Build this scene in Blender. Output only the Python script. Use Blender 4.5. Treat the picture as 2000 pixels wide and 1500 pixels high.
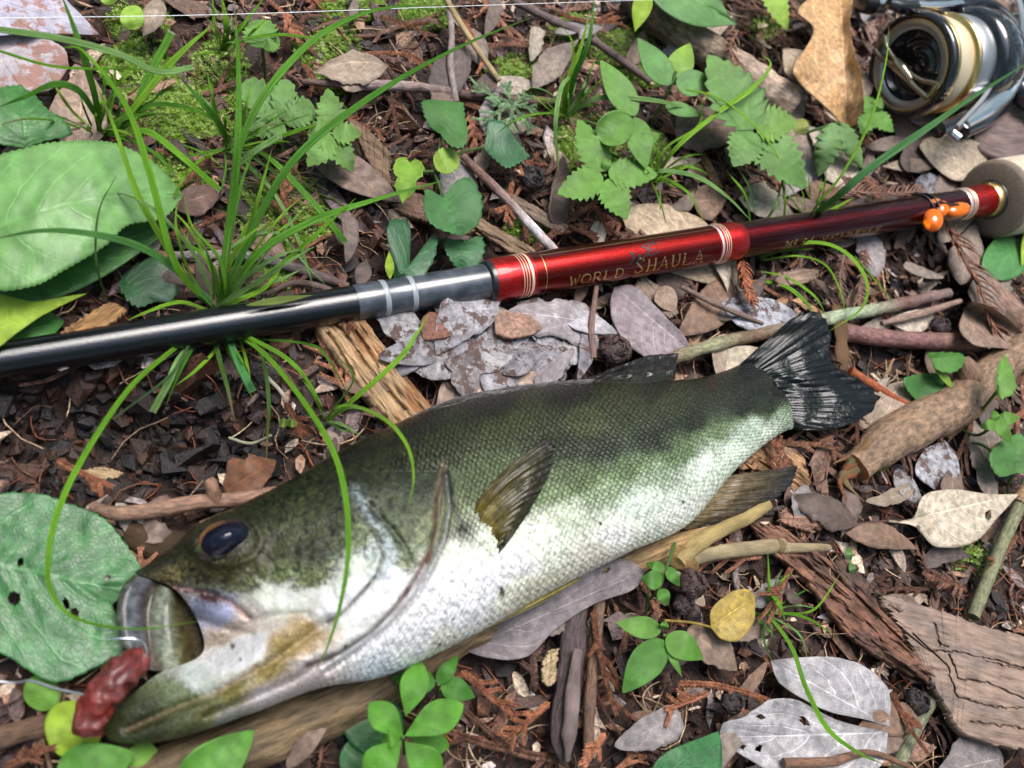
import bpy, math, random
import numpy as np
from mathutils import Vector, Matrix

for o in list(bpy.data.objects):
    bpy.data.objects.remove(o)
SC = bpy.context.scene
COLL = SC.collection
PI = math.pi

# ------------------------------------------------------------------ camera
HF = math.radians(62)
DIST = 0.25
F = 1000 / math.tan(HF / 2)
tx, ty = math.tan(math.radians(22)), math.tan(math.radians(25))
n = Vector((tx, ty, 1)).normalized()
Xw = (Vector((1, 0, 0)) - n.x * n).normalized()
Yw = n.cross(Xw)
CM = Matrix((Xw, Yw, n))
CP = CM @ Vector((0, 0, DIST))
cam = bpy.data.cameras.new('camera')
camo = bpy.data.objects.new('camera', cam)
COLL.objects.link(camo)
camo.matrix_world = Matrix.Translation(CP) @ CM.to_4x4()
cam.sensor_fit = 'HORIZONTAL'
cam.sensor_width = 36
cam.lens = 18 / math.tan(HF / 2)
cam.clip_start = 0.01
cam.clip_end = 50
cam.dof.use_dof = True
cam.dof.focus_distance = 0.243
cam.dof.aperture_fstop = 16
SC.camera = camo

# ------------------------------------------------------------------ sky, sun, exposure
W = bpy.data.worlds.new('World')
SC.world = W
W.use_nodes = True
nt = W.node_tree
bg = nt.nodes['Background']
sky = nt.nodes.new('ShaderNodeTexSky')
sky.sky_type = 'NISHITA'
sky.sun_disc = False
SUN_EL, SUN_AZ = math.radians(74), math.radians(10)
sky.sun_elevation = SUN_EL
sky.sun_rotation = SUN_AZ
sky.air_density = 1.0
sky.dust_density = 3.0
sky.ozone_density = 1.0
nt.links.new(sky.outputs[0], bg.inputs[0])
bg.inputs[1].default_value = 0.15
sl = bpy.data.lights.new('sun', 'SUN')
sl.energy = 1.35
sl.angle = math.radians(34)
sl.color = (1, 0.985, 0.965)
so = bpy.data.objects.new('sun', sl)
COLL.objects.link(so)
sd = Vector((math.sin(SUN_AZ) * math.cos(SUN_EL), math.cos(SUN_AZ) * math.cos(SUN_EL), math.sin(SUN_EL)))
so.rotation_euler = sd.to_track_quat('Z', 'Y').to_euler()
SC.view_settings.view_transform = 'Standard'
SC.view_settings.look = 'None'
SC.view_settings.exposure = 1.52
SC.view_settings.gamma = 1
SC.view_settings.use_curve_mapping = False

# ------------------------------------------------------------------ helpers
CMn = np.array(CM)
CPn = np.array(CP)


def P(px, py, z=0.0):
    """point of the place at height z that lies on the sight line of a photo point"""
    px, py, z = np.broadcast_arrays(np.asarray(px, float), np.asarray(py, float), np.asarray(z, float))
    d = np.stack([(px - 1000) / F, (750 - py) / F, -np.ones_like(px)], -1) @ CMn.T
    t = (z - CPn[2]) / d[..., 2]
    return CPn + d * t[..., None]


def mpp(px, py, z=0.0):
    """metres per photo pixel there"""
    q = P(px, py, z) - CPn
    return -(q @ CMn[:, 2]) / F


def proj(w):
    q = (np.asarray(w) - CPn) @ CMn
    return 1000 + F * q[..., 0] / -q[..., 2], 750 - F * q[..., 1] / -q[..., 2]


def C(r, g, b, k=0.8):
    f = lambda c: ((c / 255 + 0.055) / 1.055) ** 2.4 if c > 10 else c / 255 / 12.92
    return (f(r) * k, f(g) * k, f(b) * k)


def hsh(i, j, k=0):
    a = (i * 374761393 + j * 668265263 + k * 2147483647) & 0xFFFFFFFF
    a = ((a ^ (a >> 13)) * 1274126177) & 0xFFFFFFFF
    return ((a ^ (a >> 16)) & 0xFFFF) / 65535.0


def vn(x, y, s, seed=0):
    """value noise 0..1"""
    x = np.asarray(x, float) * s + 1000
    y = np.asarray(y, float) * s + 1000
    xi = np.floor(x).astype(np.int64)
    yi = np.floor(y).astype(np.int64)
    fx = x - xi
    fy = y - yi
    fx = fx * fx * (3 - 2 * fx)
    fy = fy * fy * (3 - 2 * fy)
    a = hsh(xi, yi, seed); b = hsh(xi + 1, yi, seed); c = hsh(xi, yi + 1, seed); d = hsh(xi + 1, yi + 1, seed)
    return (a * (1 - fx) + b * fx) * (1 - fy) + (c * (1 - fx) + d * fx) * fy


def fbm(x, y, s, seed=0, o=3):
    r = 0; w = 0
    for i in range(o):
        r = r + vn(x, y, s * 2 ** i, seed + i * 7) * 0.5 ** i
        w += 0.5 ** i
    return r / w


def cat(pts, nn):
    """Catmull-Rom resample of a polyline (k,d) to nn points"""
    p = np.asarray(pts, float)
    k = len(p)
    if k == 2:
        t = np.linspace(0, 1, nn)[:, None]
        return p[0] * (1 - t) + p[1] * t
    q = np.vstack([2 * p[0] - p[1], p, 2 * p[-1] - p[-2]])
    t = np.linspace(0, k - 1, nn)
    i = np.clip(np.floor(t).astype(int), 0, k - 2)
    f = (t - i)[:, None]
    a, b, c, d = q[i], q[i + 1], q[i + 2], q[i + 3]
    return 0.5 * (2 * b + (c - a) * f + (2 * a - 5 * b + 4 * c - d) * f ** 2 + (3 * b - a - 3 * c + d) * f ** 3)


def dseg(x, y, pl):
    """distance to a polyline"""
    d = np.full(np.shape(x), 1e9)
    for (ax, ay), (bx, by) in zip(pl[:-1], pl[1:]):
        vx, vy = bx - ax, by - ay
        L = vx * vx + vy * vy + 1e-9
        t = np.clip(((x - ax) * vx + (y - ay) * vy) / L, 0, 1)
        d = np.minimum(d, np.hypot(x - ax - t * vx, y - ay - t * vy))
    return d


class MB:
    def __init__(s):
        s.v = []; s.f = []; s.c = []; s.uv = []; s.nv = 0

    def add(s, v, f, c, uv=None):
        v = np.asarray(v, float).reshape(-1, 3)
        m = len(v)
        s.v.append(v)
        f = np.asarray(f)
        s.f.extend((f + s.nv).tolist())
        c = np.asarray(c, float)
        if c.ndim == 1:
            c = np.tile(c, (m, 1))
        s.c.append(c.reshape(-1, 3))
        s.uv.append(np.zeros((m, 2)) if uv is None else np.asarray(uv, float).reshape(-1, 2))
        s.nv += m

    def build(s, name, mat, parent=None, smooth=True, origin=None, sub=0):
        V = np.vstack(s.v)
        if parent is not None:
            org = np.array(parent['_o'])
        elif origin is not None:
            org = np.array(origin, float)
        else:
            org = np.array([(V[:, 0].min() + V[:, 0].max()) / 2, (V[:, 1].min() + V[:, 1].max()) / 2, V[:, 2].min()])
        me = bpy.data.meshes.new(name)
        me.from_pydata((V - org).tolist(), [], s.f)
        ca = me.color_attributes.new('Col', 'FLOAT_COLOR', 'POINT')
        cc = np.ones((len(V), 4)); cc[:, :3] = np.vstack(s.c)
        ca.data.foreach_set('color', cc.ravel())
        ul = me.uv_layers.new(name='UVMap')
        li = np.empty(len(me.loops), dtype=np.int32)
        me.loops.foreach_get('vertex_index', li)
        ul.data.foreach_set('uv', np.vstack(s.uv)[li].ravel())
        if smooth:
            me.polygons.foreach_set('use_smooth', np.ones(len(me.polygons), dtype=bool))
        me.materials.append(mat)
        o = bpy.data.objects.new(name, me)
        COLL.objects.link(o)
        if parent is not None:
            o.parent = parent
        else:
            o.location = org
        if sub:
            m = o.modifiers.new('s', 'SUBSURF'); m.levels = sub; m.render_levels = sub
        return o


def tag(o, label=None, cat_=None, group=None, kind=None):
    if label: o['label'] = label
    if cat_: o['category'] = cat_
    if group: o['group'] = group
    if kind: o['kind'] = kind
    return o


def thing(name, label, cat_, loc, group=None):
    o = bpy.data.objects.new(name, None)
    o.empty_display_size = 0.01
    COLL.objects.link(o)
    o.location = [float(a) for a in loc]
    o['_o'] = [float(a) for a in loc]
    return tag(o, label, cat_, group)


def gridf(nu, nv, off=0, wrap=False):
    i = np.arange(nu - 1)[:, None]
    j = np.arange(nv if wrap else nv - 1)[None, :]
    j2 = (j + 1) % nv
    a = i * nv + j; b = (i + 1) * nv + j; c = (i + 1) * nv + j2; d = i * nv + j2
    return np.stack([a, d, c, b], -1).reshape(-1, 4) + off


def sheet(mb, G, col, th=0.0003, uv=None, down=(0, 0, -1)):
    """grid surface G (nu,nv,3) with thickness th"""
    nu, nv = G.shape[:2]
    if uv is None:
        u, v = np.meshgrid(np.linspace(0, 1, nu), np.linspace(-1, 1, nv), indexing='ij')
        uv = np.stack([u, v], -1)
    B = G + np.asarray(down) * th
    col = np.asarray(col, float)
    if col.ndim == 1:
        col = np.tile(col, (nu, nv, 1))
    f = gridf(nu, nv)
    N = nu * nv
    fb = f[:, ::-1] + N
    e = []
    top = lambda i, j: i * nv + j
    for j in range(nv - 1):
        e.append([top(0, j), top(0, j) + N, top(0, j + 1) + N, top(0, j + 1)])
        e.append([top(nu - 1, j + 1), top(nu - 1, j + 1) + N, top(nu - 1, j) + N, top(nu - 1, j)])
    for i in range(nu - 1):
        e.append([top(i + 1, 0), top(i + 1, 0) + N, top(i, 0) + N, top(i, 0)])
        e.append([top(i, nv - 1), top(i, nv - 1) + N, top(i + 1, nv - 1) + N, top(i + 1, nv - 1)])
    mb.add(np.vstack([G.reshape(-1, 3), B.reshape(-1, 3)]), np.vstack([f, fb, np.array(e)]),
           np.vstack([col.reshape(-1, 3)] * 2), np.vstack([uv.reshape(-1, 2)] * 2))


def frames(p):
    t = np.gradient(p, axis=0)
    t /= np.linalg.norm(t, axis=1)[:, None] + 1e-12
    up = np.array([0, 0, 1.0])
    if abs(t[0] @ up) > 0.95:
        up = np.array([1.0, 0, 0])
    s = np.cross(t, up); s /= np.linalg.norm(s, axis=1)[:, None] + 1e-12
    b = np.cross(s, t)
    return t, s, b


def tube(mb, pts, r, col, sides=8, nn=None, rough=0.0, seed=0, cap=True, flat=1.0, end=None, nscale=400):
    """tube along world points with radius list; rough = relative radius noise"""
    nn = nn or max(2, len(pts))
    p = cat(pts, nn)
    r = np.atleast_1d(np.asarray(r, float))
    R = np.interp(np.linspace(0, 1, nn), np.linspace(0, 1, len(r)), r) if len(r) > 1 else np.full(nn, r[0])
    t, s, b = frames(p)
    a = np.linspace(0, 2 * PI, sides, endpoint=False)
    L = np.concatenate([[0], np.cumsum(np.linalg.norm(np.diff(p, axis=0), axis=1))])
    rr = R[:, None] * np.ones(sides)
    if rough:
        n1 = vn(L[:, None] * np.ones(sides), np.cos(a)[None] * R.mean() * 1.5 + 0.02 * seed, nscale, seed)
        n2 = vn(L[:, None] * np.ones(sides), np.sin(a)[None] * R.mean() * 1.5 + 0.02 * seed, nscale, seed + 3)
        rr = rr * (1 + rough * (n1 + n2 - 1))
    G = p[:, None] + rr[..., None] * (np.cos(a)[None, :, None] * s[:, None] + flat * np.sin(a)[None, :, None] * b[:, None])
    uv = np.stack(np.broadcast_arrays(L[:, None] * 100, (a / (2 * PI))[None] * 3), -1)
    f = gridf(nn, sides, 0, True)[:, ::-1].tolist()
    V = G.reshape(-1, 3)
    col = np.asarray(col, float)
    if col.ndim == 2:
        k = np.linspace(0, 1, len(col))
        cc = np.stack([np.interp(np.linspace(0, 1, nn), k, col[:, i]) for i in range(3)], -1)
        cc = np.repeat(cc[:, None], sides, 1).reshape(-1, 3)
    else:
        cc = np.tile(col, (len(V), 1))
    mb.add(V, f, cc, uv)
    if cap:
        for idx, sg in ((0, -1), (nn - 1, 1)):
            ring = G[idx]
            jag = (1 + (0.25 * np.sin(a * 3 + seed) if rough else 0))
            cpt = p[idx] + sg * t[idx] * R[idx] * 0.25
            ff = [[i, (i + 1) % sides, sides] if sg > 0 else [(i + 1) % sides, i, sides] for i in range(sides)]
            ec = cc[idx * sides] if end is None else end
            mb.add(np.vstack([ring, cpt]), ff, ec)


def lathe(mb, O, a, prof, col, sides=48, ref=None):
    """prof: (t,r) pairs along unit axis a from O"""
    a = np.asarray(a, float); a = a / np.linalg.norm(a)
    ref = np.array([0, 0, 1.0]) if ref is None else np.asarray(ref, float)
    e1 = ref - (ref @ a) * a; e1 /= np.linalg.norm(e1); e2 = np.cross(a, e1)
    th = np.linspace(0, 2 * PI, sides, endpoint=False)
    prof = np.asarray(prof, float)
    G = np.asarray(O) + prof[:, 0, None, None] * a + prof[:, 1, None, None] * (np.cos(th)[None, :, None] * e1 + np.sin(th)[None, :, None] * e2)
    uv = np.stack(np.broadcast_arrays(prof[:, 0, None] * 100, (th / (2 * PI))[None]), -1)
    col = np.asarray(col, float)
    if col.ndim == 2:
        cc = np.repeat(col[:, None], sides, 1).reshape(-1, 3)
    else:
        cc = col
    mb.add(G.reshape(-1, 3), gridf(len(prof), sides, 0, True), cc, uv)


# ------------------------------------------------------------------ materials
class N:
    def __init__(s, name):
        s.m = bpy.data.materials.new(name)
        s.m.use_nodes = True
        s.t = s.m.node_tree
        s.b = s.t.nodes['Principled BSDF']
        s.out = s.t.nodes['Material Output']

    def node(s, typ, **kw):
        x = s.t.nodes.new(typ)
        for k, v in kw.items():
            setattr(x, k, v)
        return x

    def val(s, sock, v):
        if isinstance(v, bpy.types.NodeSocket):
            s.t.links.new(v, sock)
        else:
            sock.default_value = v

    def math(s, op, a, b=0.0, c=None):
        x = s.node('ShaderNodeMath', operation=op)
        s.val(x.inputs[0], a); s.val(x.inputs[1], b)
        if c is not None: s.val(x.inputs[2], c)
        return x.outputs[0]

    def ramp(s, v, a, b, lo=0.0, hi=1.0):
        x = s.node('ShaderNodeMapRange', interpolation_type='SMOOTHSTEP')
        s.val(x.inputs[0], v)
        for i, q in enumerate((a, b, lo, hi)): x.inputs[i + 1].default_value = q
        return x.outputs[0]

    def mix(s, fac, a, b, mode='MIX'):
        x = s.node('ShaderNodeMix', data_type='RGBA', blend_type=mode)
        s.val(x.inputs[0], fac)
        s.val(x.inputs[6], (*a, 1) if isinstance(a, tuple) else a)
        s.val(x.inputs[7], (*b, 1) if isinstance(b, tuple) else b)
        return x.outputs[2]

    def noise(s, vec, scale, detail=3, rough=0.55):
        x = s.node('ShaderNodeTexNoise')
        s.t.links.new(vec, x.inputs['Vector'])
        x.inputs['Scale'].default_value = scale
        x.inputs['Detail'].default_value = detail
        x.inputs['Roughness'].default_value = rough
        return x.outputs[0]

    def mapping(s, vec, sc):
        x = s.node('ShaderNodeMapping')
        s.t.links.new(vec, x.inputs[0])
        x.inputs['Scale'].default_value = sc
        return x.outputs[0]

    def bump(s, h, strength=0.5, dist=0.0005, normal=None):
        x = s.node('ShaderNodeBump')
        x.inputs['Strength'].default_value = strength
        x.inputs['Distance'].default_value = dist
        s.t.links.new(h, x.inputs['Height'])
        if normal is not None: s.t.links.new(normal, x.inputs['Normal'])
        return x.outputs[0]

    def col(s):
        return s.node('ShaderNodeVertexColor', layer_name='Col').outputs[0]

    def obj(s):
        return s.node('ShaderNodeTexCoord').outputs['Object']

    def uv(s):
        return s.node('ShaderNodeTexCoord').outputs['UV']

    def geo(s):
        return s.node('ShaderNodeNewGeometry').outputs['Position']

    def rnd(s):
        return s.node('ShaderNodeObjectInfo').outputs['Random']

    def set(s, **kw):
        for k, v in kw.items():
            s.val(s.b.inputs[k.replace('_', ' ')], v)
        return s


def simple(name, col, rough=0.4, metal=0.0, coat=0.0, spec=0.5, trans=0.0, bumpsc=0, bstr=0.3, ior=1.5):
    x = N(name)
    x.set(Base_Color=(*col, 1), Roughness=rough, Metallic=metal, Coat_Weight=coat, Specular_IOR_Level=spec, Transmission_Weight=trans, IOR=ior)
    if bumpsc:
        x.val(x.b.inputs['Normal'], x.bump(x.noise(x.geo(), bumpsc), bstr, 0.0002))
    return x.m


def mat_litter(name, rough=0.75, spec=0.4, lo=0.45, hi=1.5, sc=900, rv=0.5, bs=0.8, streak=None, wet=0.5):
    """dead matter: own colour x grain, each object a little different, patchy damp sheen"""
    x = N(name)
    g = x.geo()
    src = x.mapping(x.uv(), streak) if streak else g
    n1 = x.noise(src, 1.0 if streak else sc, 5, 0.65)
    n2 = x.noise(g, sc * 0.25, 3)
    f = x.ramp(n1, 0.3, 0.72, lo, hi)
    f = x.math('MULTIPLY', f, x.ramp(n2, 0.3, 0.7, 0.75, 1.2))
    f = x.math('MULTIPLY', f, x.math('MULTIPLY_ADD', x.rnd(), rv, 1 - rv / 2))
    c = x.node('ShaderNodeVectorMath', operation='SCALE')
    x.t.links.new(x.col(), c.inputs[0]); x.val(c.inputs['Scale'], f)
    x.set(Base_Color=c.outputs[0], Specular_IOR_Level=spec)
    x.val(x.b.inputs['Roughness'], x.ramp(n2, 0.35, 0.65, rough - wet * 0.5, rough))
    x.val(x.b.inputs['Normal'], x.bump(x.math('ADD', n1, x.math('MULTIPLY', x.noise(g, sc * 2.5, 3), 0.5)), bs, 0.0006))
    return x.m


def mat_leaf(name, vein=1.35, nveins=7.0, slant=0.8, rough=0.45, trans=0.3, net=40.0, tcol=(0.35, 0.6, 0.08), bs=0.4, mottle=(0.8, 1.2), blotch=None):
    x = N(name)
    uv = x.uv()
    sp = x.node('ShaderNodeSeparateXYZ'); x.t.links.new(uv, sp.inputs[0])
    u, v = sp.outputs[0], sp.outputs[1]
    av = x.math('ABSOLUTE', v)
    # side veins run forward and curve towards the tip, midrib along v = 0
    t = x.math('SUBTRACT', x.math('MULTIPLY', u, nveins), x.math('MULTIPLY', x.math('POWER', av, 1.25), slant * nveins * 0.35))
    t = x.math('ADD', t, x.math('MULTIPLY', x.noise(uv, 6, 2), 0.35))
    fr = x.math('ABSOLUTE', x.math('SUBTRACT', x.math('FRACT', t), 0.5))
    side = x.math('MULTIPLY', x.ramp(fr, 0.0, 0.07, 1.0, 0.0), x.ramp(av, 0.8, 1.0, 1, 0))
    mid = x.ramp(av, 0.0, 0.05, 1.0, 0.0)
    vm = x.math('MAXIMUM', side, mid)
    vo = x.node('ShaderNodeTexVoronoi', feature='DISTANCE_TO_EDGE')
    x.t.links.new(x.mapping(uv, (1, 0.45, 1)), vo.inputs['Vector']); vo.inputs['Scale'].default_value = net
    nv = x.ramp(vo.outputs['Distance'], 0.0, 0.12, 1.0, 0.0)
    allv = x.math('MAXIMUM', vm, x.math('MULTIPLY', nv, 0.42 if trans < .2 else .3))
    n2 = x.noise(x.geo(), 500, 4)
    f = x.math('MULTIPLY', x.ramp(n2, 0.3, 0.7, *mottle), x.math('MULTIPLY_ADD', allv, vein - 1, 1.0))
    c = x.node('ShaderNodeVectorMath', operation='SCALE')
    x.t.links.new(x.col(), c.inputs[0]); x.val(c.inputs['Scale'], f)
    base = c.outputs[0]
    if blotch:
        bm = x.ramp(x.noise(x.geo(), blotch[1], 5, 0.7), blotch[2], blotch[2] + 0.06, 0, 1)
        base = x.mix(bm, base, blotch[0])
    x.set(Base_Color=base, Roughness=rough)
    h = x.math('SUBTRACT', x.math('MULTIPLY', n2, 0.5), x.math('MULTIPLY', allv, -0.6 if vein > 1 and trans < 0.2 else 0.6))
    x.val(x.b.inputs['Normal'], x.bump(h, bs, 0.0004))
    if trans:
        tr = x.node('ShaderNodeBsdfTranslucent')
        x.val(tr.inputs[0], x.mix(1.0, base, (*[q * 2.2 for q in tcol],), 'MULTIPLY') if False else x.mix(0.5, base, tcol))
        ms = x.node('ShaderNodeMixShader'); ms.inputs[0].default_value = trans
        x.t.links.new(x.b.outputs[0], ms.inputs[1]); x.t.links.new(tr.outputs[0], ms.inputs[2])
        x.t.links.new(ms.outputs[0], x.out.inputs[0])
    return x.m


M_soil = mat_litter('soil', 0.85, 0.3, 0.35, 1.6, 700, 0, 1.0)
M_crumb = mat_litter('soil_crumbs', 0.7, 0.5, 0.5, 1.5, 1200, 0, 0.8, wet=0.9)
M_flake = mat_litter('bark_flake', 0.7, 0.45, 0.55, 1.4, 900, 0.5, 0.9, wet=0.6)
M_sprig = mat_litter('dead_cypress', 0.65, 0.45, 0.6, 1.4, 800, 0.8, 0.5, wet=0.5)
M_bark = mat_litter('bark', 0.75, 0.4, 0.45, 1.45, 700, 0.2, 1.2, streak=(3.5, 9.0, 1), wet=0.5)
M_slab = mat_litter('smooth_bark', 0.75, 0.35, 0.72, 1.22, 600, 0.2, 0.8, streak=(3.0, 16.0, 1), wet=0.3)
M_log = mat_litter('log_bark', 0.7, 0.35, 0.4, 1.5, 600, 0.1, 1.0, streak=(1.2, 9.0, 1), wet=0.4)
M_wood = mat_litter('wood_grain', 0.8, 0.3, 0.5, 1.35, 500, 0.1, 1.0, streak=(2.5, 55.0, 1), wet=0.1)
M_twig = mat_litter('twig_bark', 0.7, 0.45, 0.55, 1.4, 1000, 0.1, 0.9, streak=(5, 5.0, 1), wet=0.5)
M_green = mat_leaf('green_leaf', 1.25, 7, 0.8, 0.42, 0.28, mottle=(0.92, 1.08), bs=.3, blotch=(C(120, 110, 50, .5), 420, .70))
M_greend = mat_leaf('dark_green_leaf', 1.5, 6, 0.8, 0.4, 0.12, tcol=(0.1, 0.35, 0.05), blotch=(C(70, 60, 30, .5), 380, .70))
M_herb = mat_leaf('herb_leaf', 1.12, 5, 0.9, 0.5, 0.35, net=60, mottle=(0.85, 1.12), blotch=(C(150, 140, 60, .5), 460, .71))
M_dead = mat_leaf('dead_leaf', 1.8, 8, 0.9, 0.5, 0.1, net=38, tcol=(0.4, 0.3, 0.2), bs=0.6, mottle=(0.65, 1.25))
M_deadv = mat_leaf('veined_dead_leaf', 1.9, 5, 1.2, 0.7, 0.08, net=45, tcol=(0.4, 0.35, 0.3), bs=0.8, mottle=(0.7, 1.2))
M_bleach = mat_leaf('bleached_leaf', 0.8, 8, 0.9, 0.7, 0.05, net=60, tcol=(0.4, 0.35, 0.3), bs=1.0, mottle=(0.6, 1.25), blotch=(C(105, 84, 78), 260, 0.51))
M_bleach2 = mat_leaf('bleached_pink_leaf', 0.8, 8, 0.9, 0.7, 0.05, net=60, tcol=(0.4, 0.35, 0.3), bs=0.8, mottle=(0.85, 1.15), blotch=(C(165, 125, 115), 160, 0.5))


def mat_grass():
    x = N('grass_blade')
    uv = x.uv()
    sp = x.node('ShaderNodeSeparateXYZ'); x.t.links.new(uv, sp.inputs[0])
    n1 = x.noise(x.mapping(uv, (1.5, 14, 1)), 1.0, 3)
    c = x.node('ShaderNodeVectorMath', operation='SCALE')
    x.t.links.new(x.col(), c.inputs[0]); x.val(c.inputs['Scale'], x.ramp(n1, 0.3, 0.7, 0.55, 1.35))
    x.set(Base_Color=c.outputs[0], Roughness=0.42, Specular_IOR_Level=0.35)
    x.val(x.b.inputs['Normal'], x.bump(n1, 0.9, 0.0005))
    tr = x.node('ShaderNodeBsdfTranslucent')
    x.val(tr.inputs[0], x.mix(0.5, c.outputs[0], (0.3, 0.6, 0.03)))
    ms = x.node('ShaderNodeMixShader'); ms.inputs[0].default_value = 0.35
    x.t.links.new(x.b.outputs[0], ms.inputs[1]); x.t.links.new(tr.outputs[0], ms.inputs[2])
    x.t.links.new(ms.outputs[0], x.out.inputs[0])
    return x.m


M_grass = mat_grass()
# ------------------------------------------------------------------ ground
PITC = P(250, 850)[:2]


def px_of(x, y):
    return proj(np.stack([x, y, np.zeros_like(x)], -1))


def gz(x, y):
    """height of the forest floor"""
    x = np.asarray(x, float); y = np.asarray(y, float)
    h = (fbm(x, y, 22, 1, 3) - 0.5) * 0.008 + (vn(x, y, 9, 5) - 0.5) * 0.004
    a, b = px_of(x, y)
    pit = np.exp(-(((a - 250) / 260) ** 4 + ((b - 850) / 105) ** 4))
    return h - 0.002 - 0.011 * pit


def axis_pts(c, half, nf, far):
    f = np.linspace(-half, half, nf)
    out = np.geomspace(half * 1.03, far, 30)
    return np.concatenate([c - out[::-1], c + f, c + out])


gx = axis_pts(0.06, 0.34, 420, 14.0)
gy = axis_pts(0.03, 0.30, 380, 14.0)
GX, GY = np.meshgrid(gx, gy, indexing='ij')
GZ = gz(GX, GY) + (fbm(GX, GY, 260, 9, 3) - 0.5) * 0.0035
tone = fbm(GX, GY, 60, 21, 3)[..., None]
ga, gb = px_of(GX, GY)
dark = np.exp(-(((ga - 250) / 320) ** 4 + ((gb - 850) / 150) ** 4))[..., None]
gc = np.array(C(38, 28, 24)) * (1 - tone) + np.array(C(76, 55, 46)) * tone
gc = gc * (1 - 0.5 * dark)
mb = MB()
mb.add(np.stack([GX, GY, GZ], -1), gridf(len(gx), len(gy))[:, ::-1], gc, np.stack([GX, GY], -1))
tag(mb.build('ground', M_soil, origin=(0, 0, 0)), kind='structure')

RN = np.random.default_rng(7)
RR = random.Random(5)


def scatter(nn, margin=140, pxmin=None):
    """random spots on the floor around the view, even in area"""
    out = []
    while len(out) < nn:
        x = RN.uniform(-0.27, 0.50, nn * 2); y = RN.uniform(-0.22, 0.42, nn * 2)
        a, b = px_of(x, y)
        k = (a > -margin) & (a < 2000 + margin) & (b > -margin) & (b < 1500 + margin)
        out.extend(np.stack([x, y, a, b], -1)[k].tolist())
    return np.array(out[:nn])


def in_pit(a, b):
    return np.exp(-(((a - 250) / 300) ** 4 + ((b - 850) / 125) ** 4))


ICO_V = None


def ico():
    t = (1 + 5 ** 0.5) / 2
    v = np.array([[-1, t, 0], [1, t, 0], [-1, -t, 0], [1, -t, 0], [0, -1, t], [0, 1, t], [0, -1, -t], [0, 1, -t], [t, 0, -1], [t, 0, 1], [-t, 0, -1], [-t, 0, 1]], float)
    f = np.array([[0, 11, 5], [0, 5, 1], [0, 1, 7], [0, 7, 10], [0, 10, 11], [1, 5, 9], [5, 11, 4], [11, 10, 2], [10, 7, 6], [7, 1, 8], [3, 9, 4], [3, 4, 2], [3, 2, 6], [3, 6, 8], [3, 8, 9], [4, 9, 5], [2, 4, 11], [6, 2, 10], [8, 6, 7], [9, 8, 1]])
    return v / np.linalg.norm(v[0]), f


def rot_rand(m, tilt=1.0):
    """m random rotation matrices, tilt limits lean from flat"""
    az = RN.uniform(0, 2 * PI, m); ti = RN.normal(0, tilt, m); az2 = RN.uniform(0, 2 * PI, m)
    def rz(a):
        c, s, o, z = np.cos(a), np.sin(a), np.ones(m), np.zeros(m)
        return np.stack([c, -s, z, s, c, z, z, z, o], -1).reshape(m, 3, 3)
    def rx(a):
        c, s, o, z = np.cos(a), np.sin(a), np.ones(m), np.zeros(m)
        return np.stack([o, z, z, z, c, -s, z, s, c], -1).reshape(m, 3, 3)
    return rz(az) @ rx(ti) @ rz(az2)


def scatter_mesh(name, mat, V, Fc, S, scale, cols, zoff, tilt, jitter=0.0, smooth=False):
    """one merged mesh of many uncountable bits"""
    m = len(S); k = len(V)
    R = rot_rand(m, tilt)
    vv = V[None] * scale[:, None, :]
    vv = vv + RN.normal(0, 1, (m, k, 3)) * jitter * scale[:, None, :]
    vv = np.einsum('mij,mkj->mki', R, vv)
    pos = np.stack([S[:, 0], S[:, 1], gz(S[:, 0], S[:, 1]) + zoff], -1)
    vv = vv + pos[:, None]
    f = (Fc[None] + (np.arange(m) * k)[:, None, None]).reshape(-1, Fc.shape[1])
    q = MB(); q.add(vv, f, np.repeat(cols, k, 0))
    return q.build(name, mat, smooth=smooth, origin=(0, 0, 0))


def pick(cols, m, var=0.25):
    c = np.array([cols[i] for i in RN.integers(0, len(cols), m)])
    return c * RN.uniform(1 - var, 1 + var, (m, 1))


# crumbs of soil and rotten bark
iv, icf = ico()
S = scatter(9000)
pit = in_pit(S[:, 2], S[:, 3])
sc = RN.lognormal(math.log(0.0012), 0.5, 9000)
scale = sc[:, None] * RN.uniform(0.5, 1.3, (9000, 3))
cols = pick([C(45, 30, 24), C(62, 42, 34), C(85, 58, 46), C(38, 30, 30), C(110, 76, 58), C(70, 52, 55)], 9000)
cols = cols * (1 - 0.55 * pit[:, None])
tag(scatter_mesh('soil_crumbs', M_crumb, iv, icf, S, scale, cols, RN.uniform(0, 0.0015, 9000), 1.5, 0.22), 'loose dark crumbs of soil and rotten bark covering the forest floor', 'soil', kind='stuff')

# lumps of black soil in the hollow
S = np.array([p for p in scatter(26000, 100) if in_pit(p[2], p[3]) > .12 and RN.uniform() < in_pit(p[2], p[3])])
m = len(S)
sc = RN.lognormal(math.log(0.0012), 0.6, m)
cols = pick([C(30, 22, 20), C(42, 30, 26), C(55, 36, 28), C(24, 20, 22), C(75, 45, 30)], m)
tag(scatter_mesh('soil_clods', M_crumb, iv, icf, S, sc[:, None] * RN.uniform(0.5, 1.4, (m, 3)), cols, RN.uniform(-.0003, 0.0025, m), 1.5, 0.28), 'damp black soil clods heaped in the hollow between rod and fish', 'soil', kind='stuff')

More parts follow.
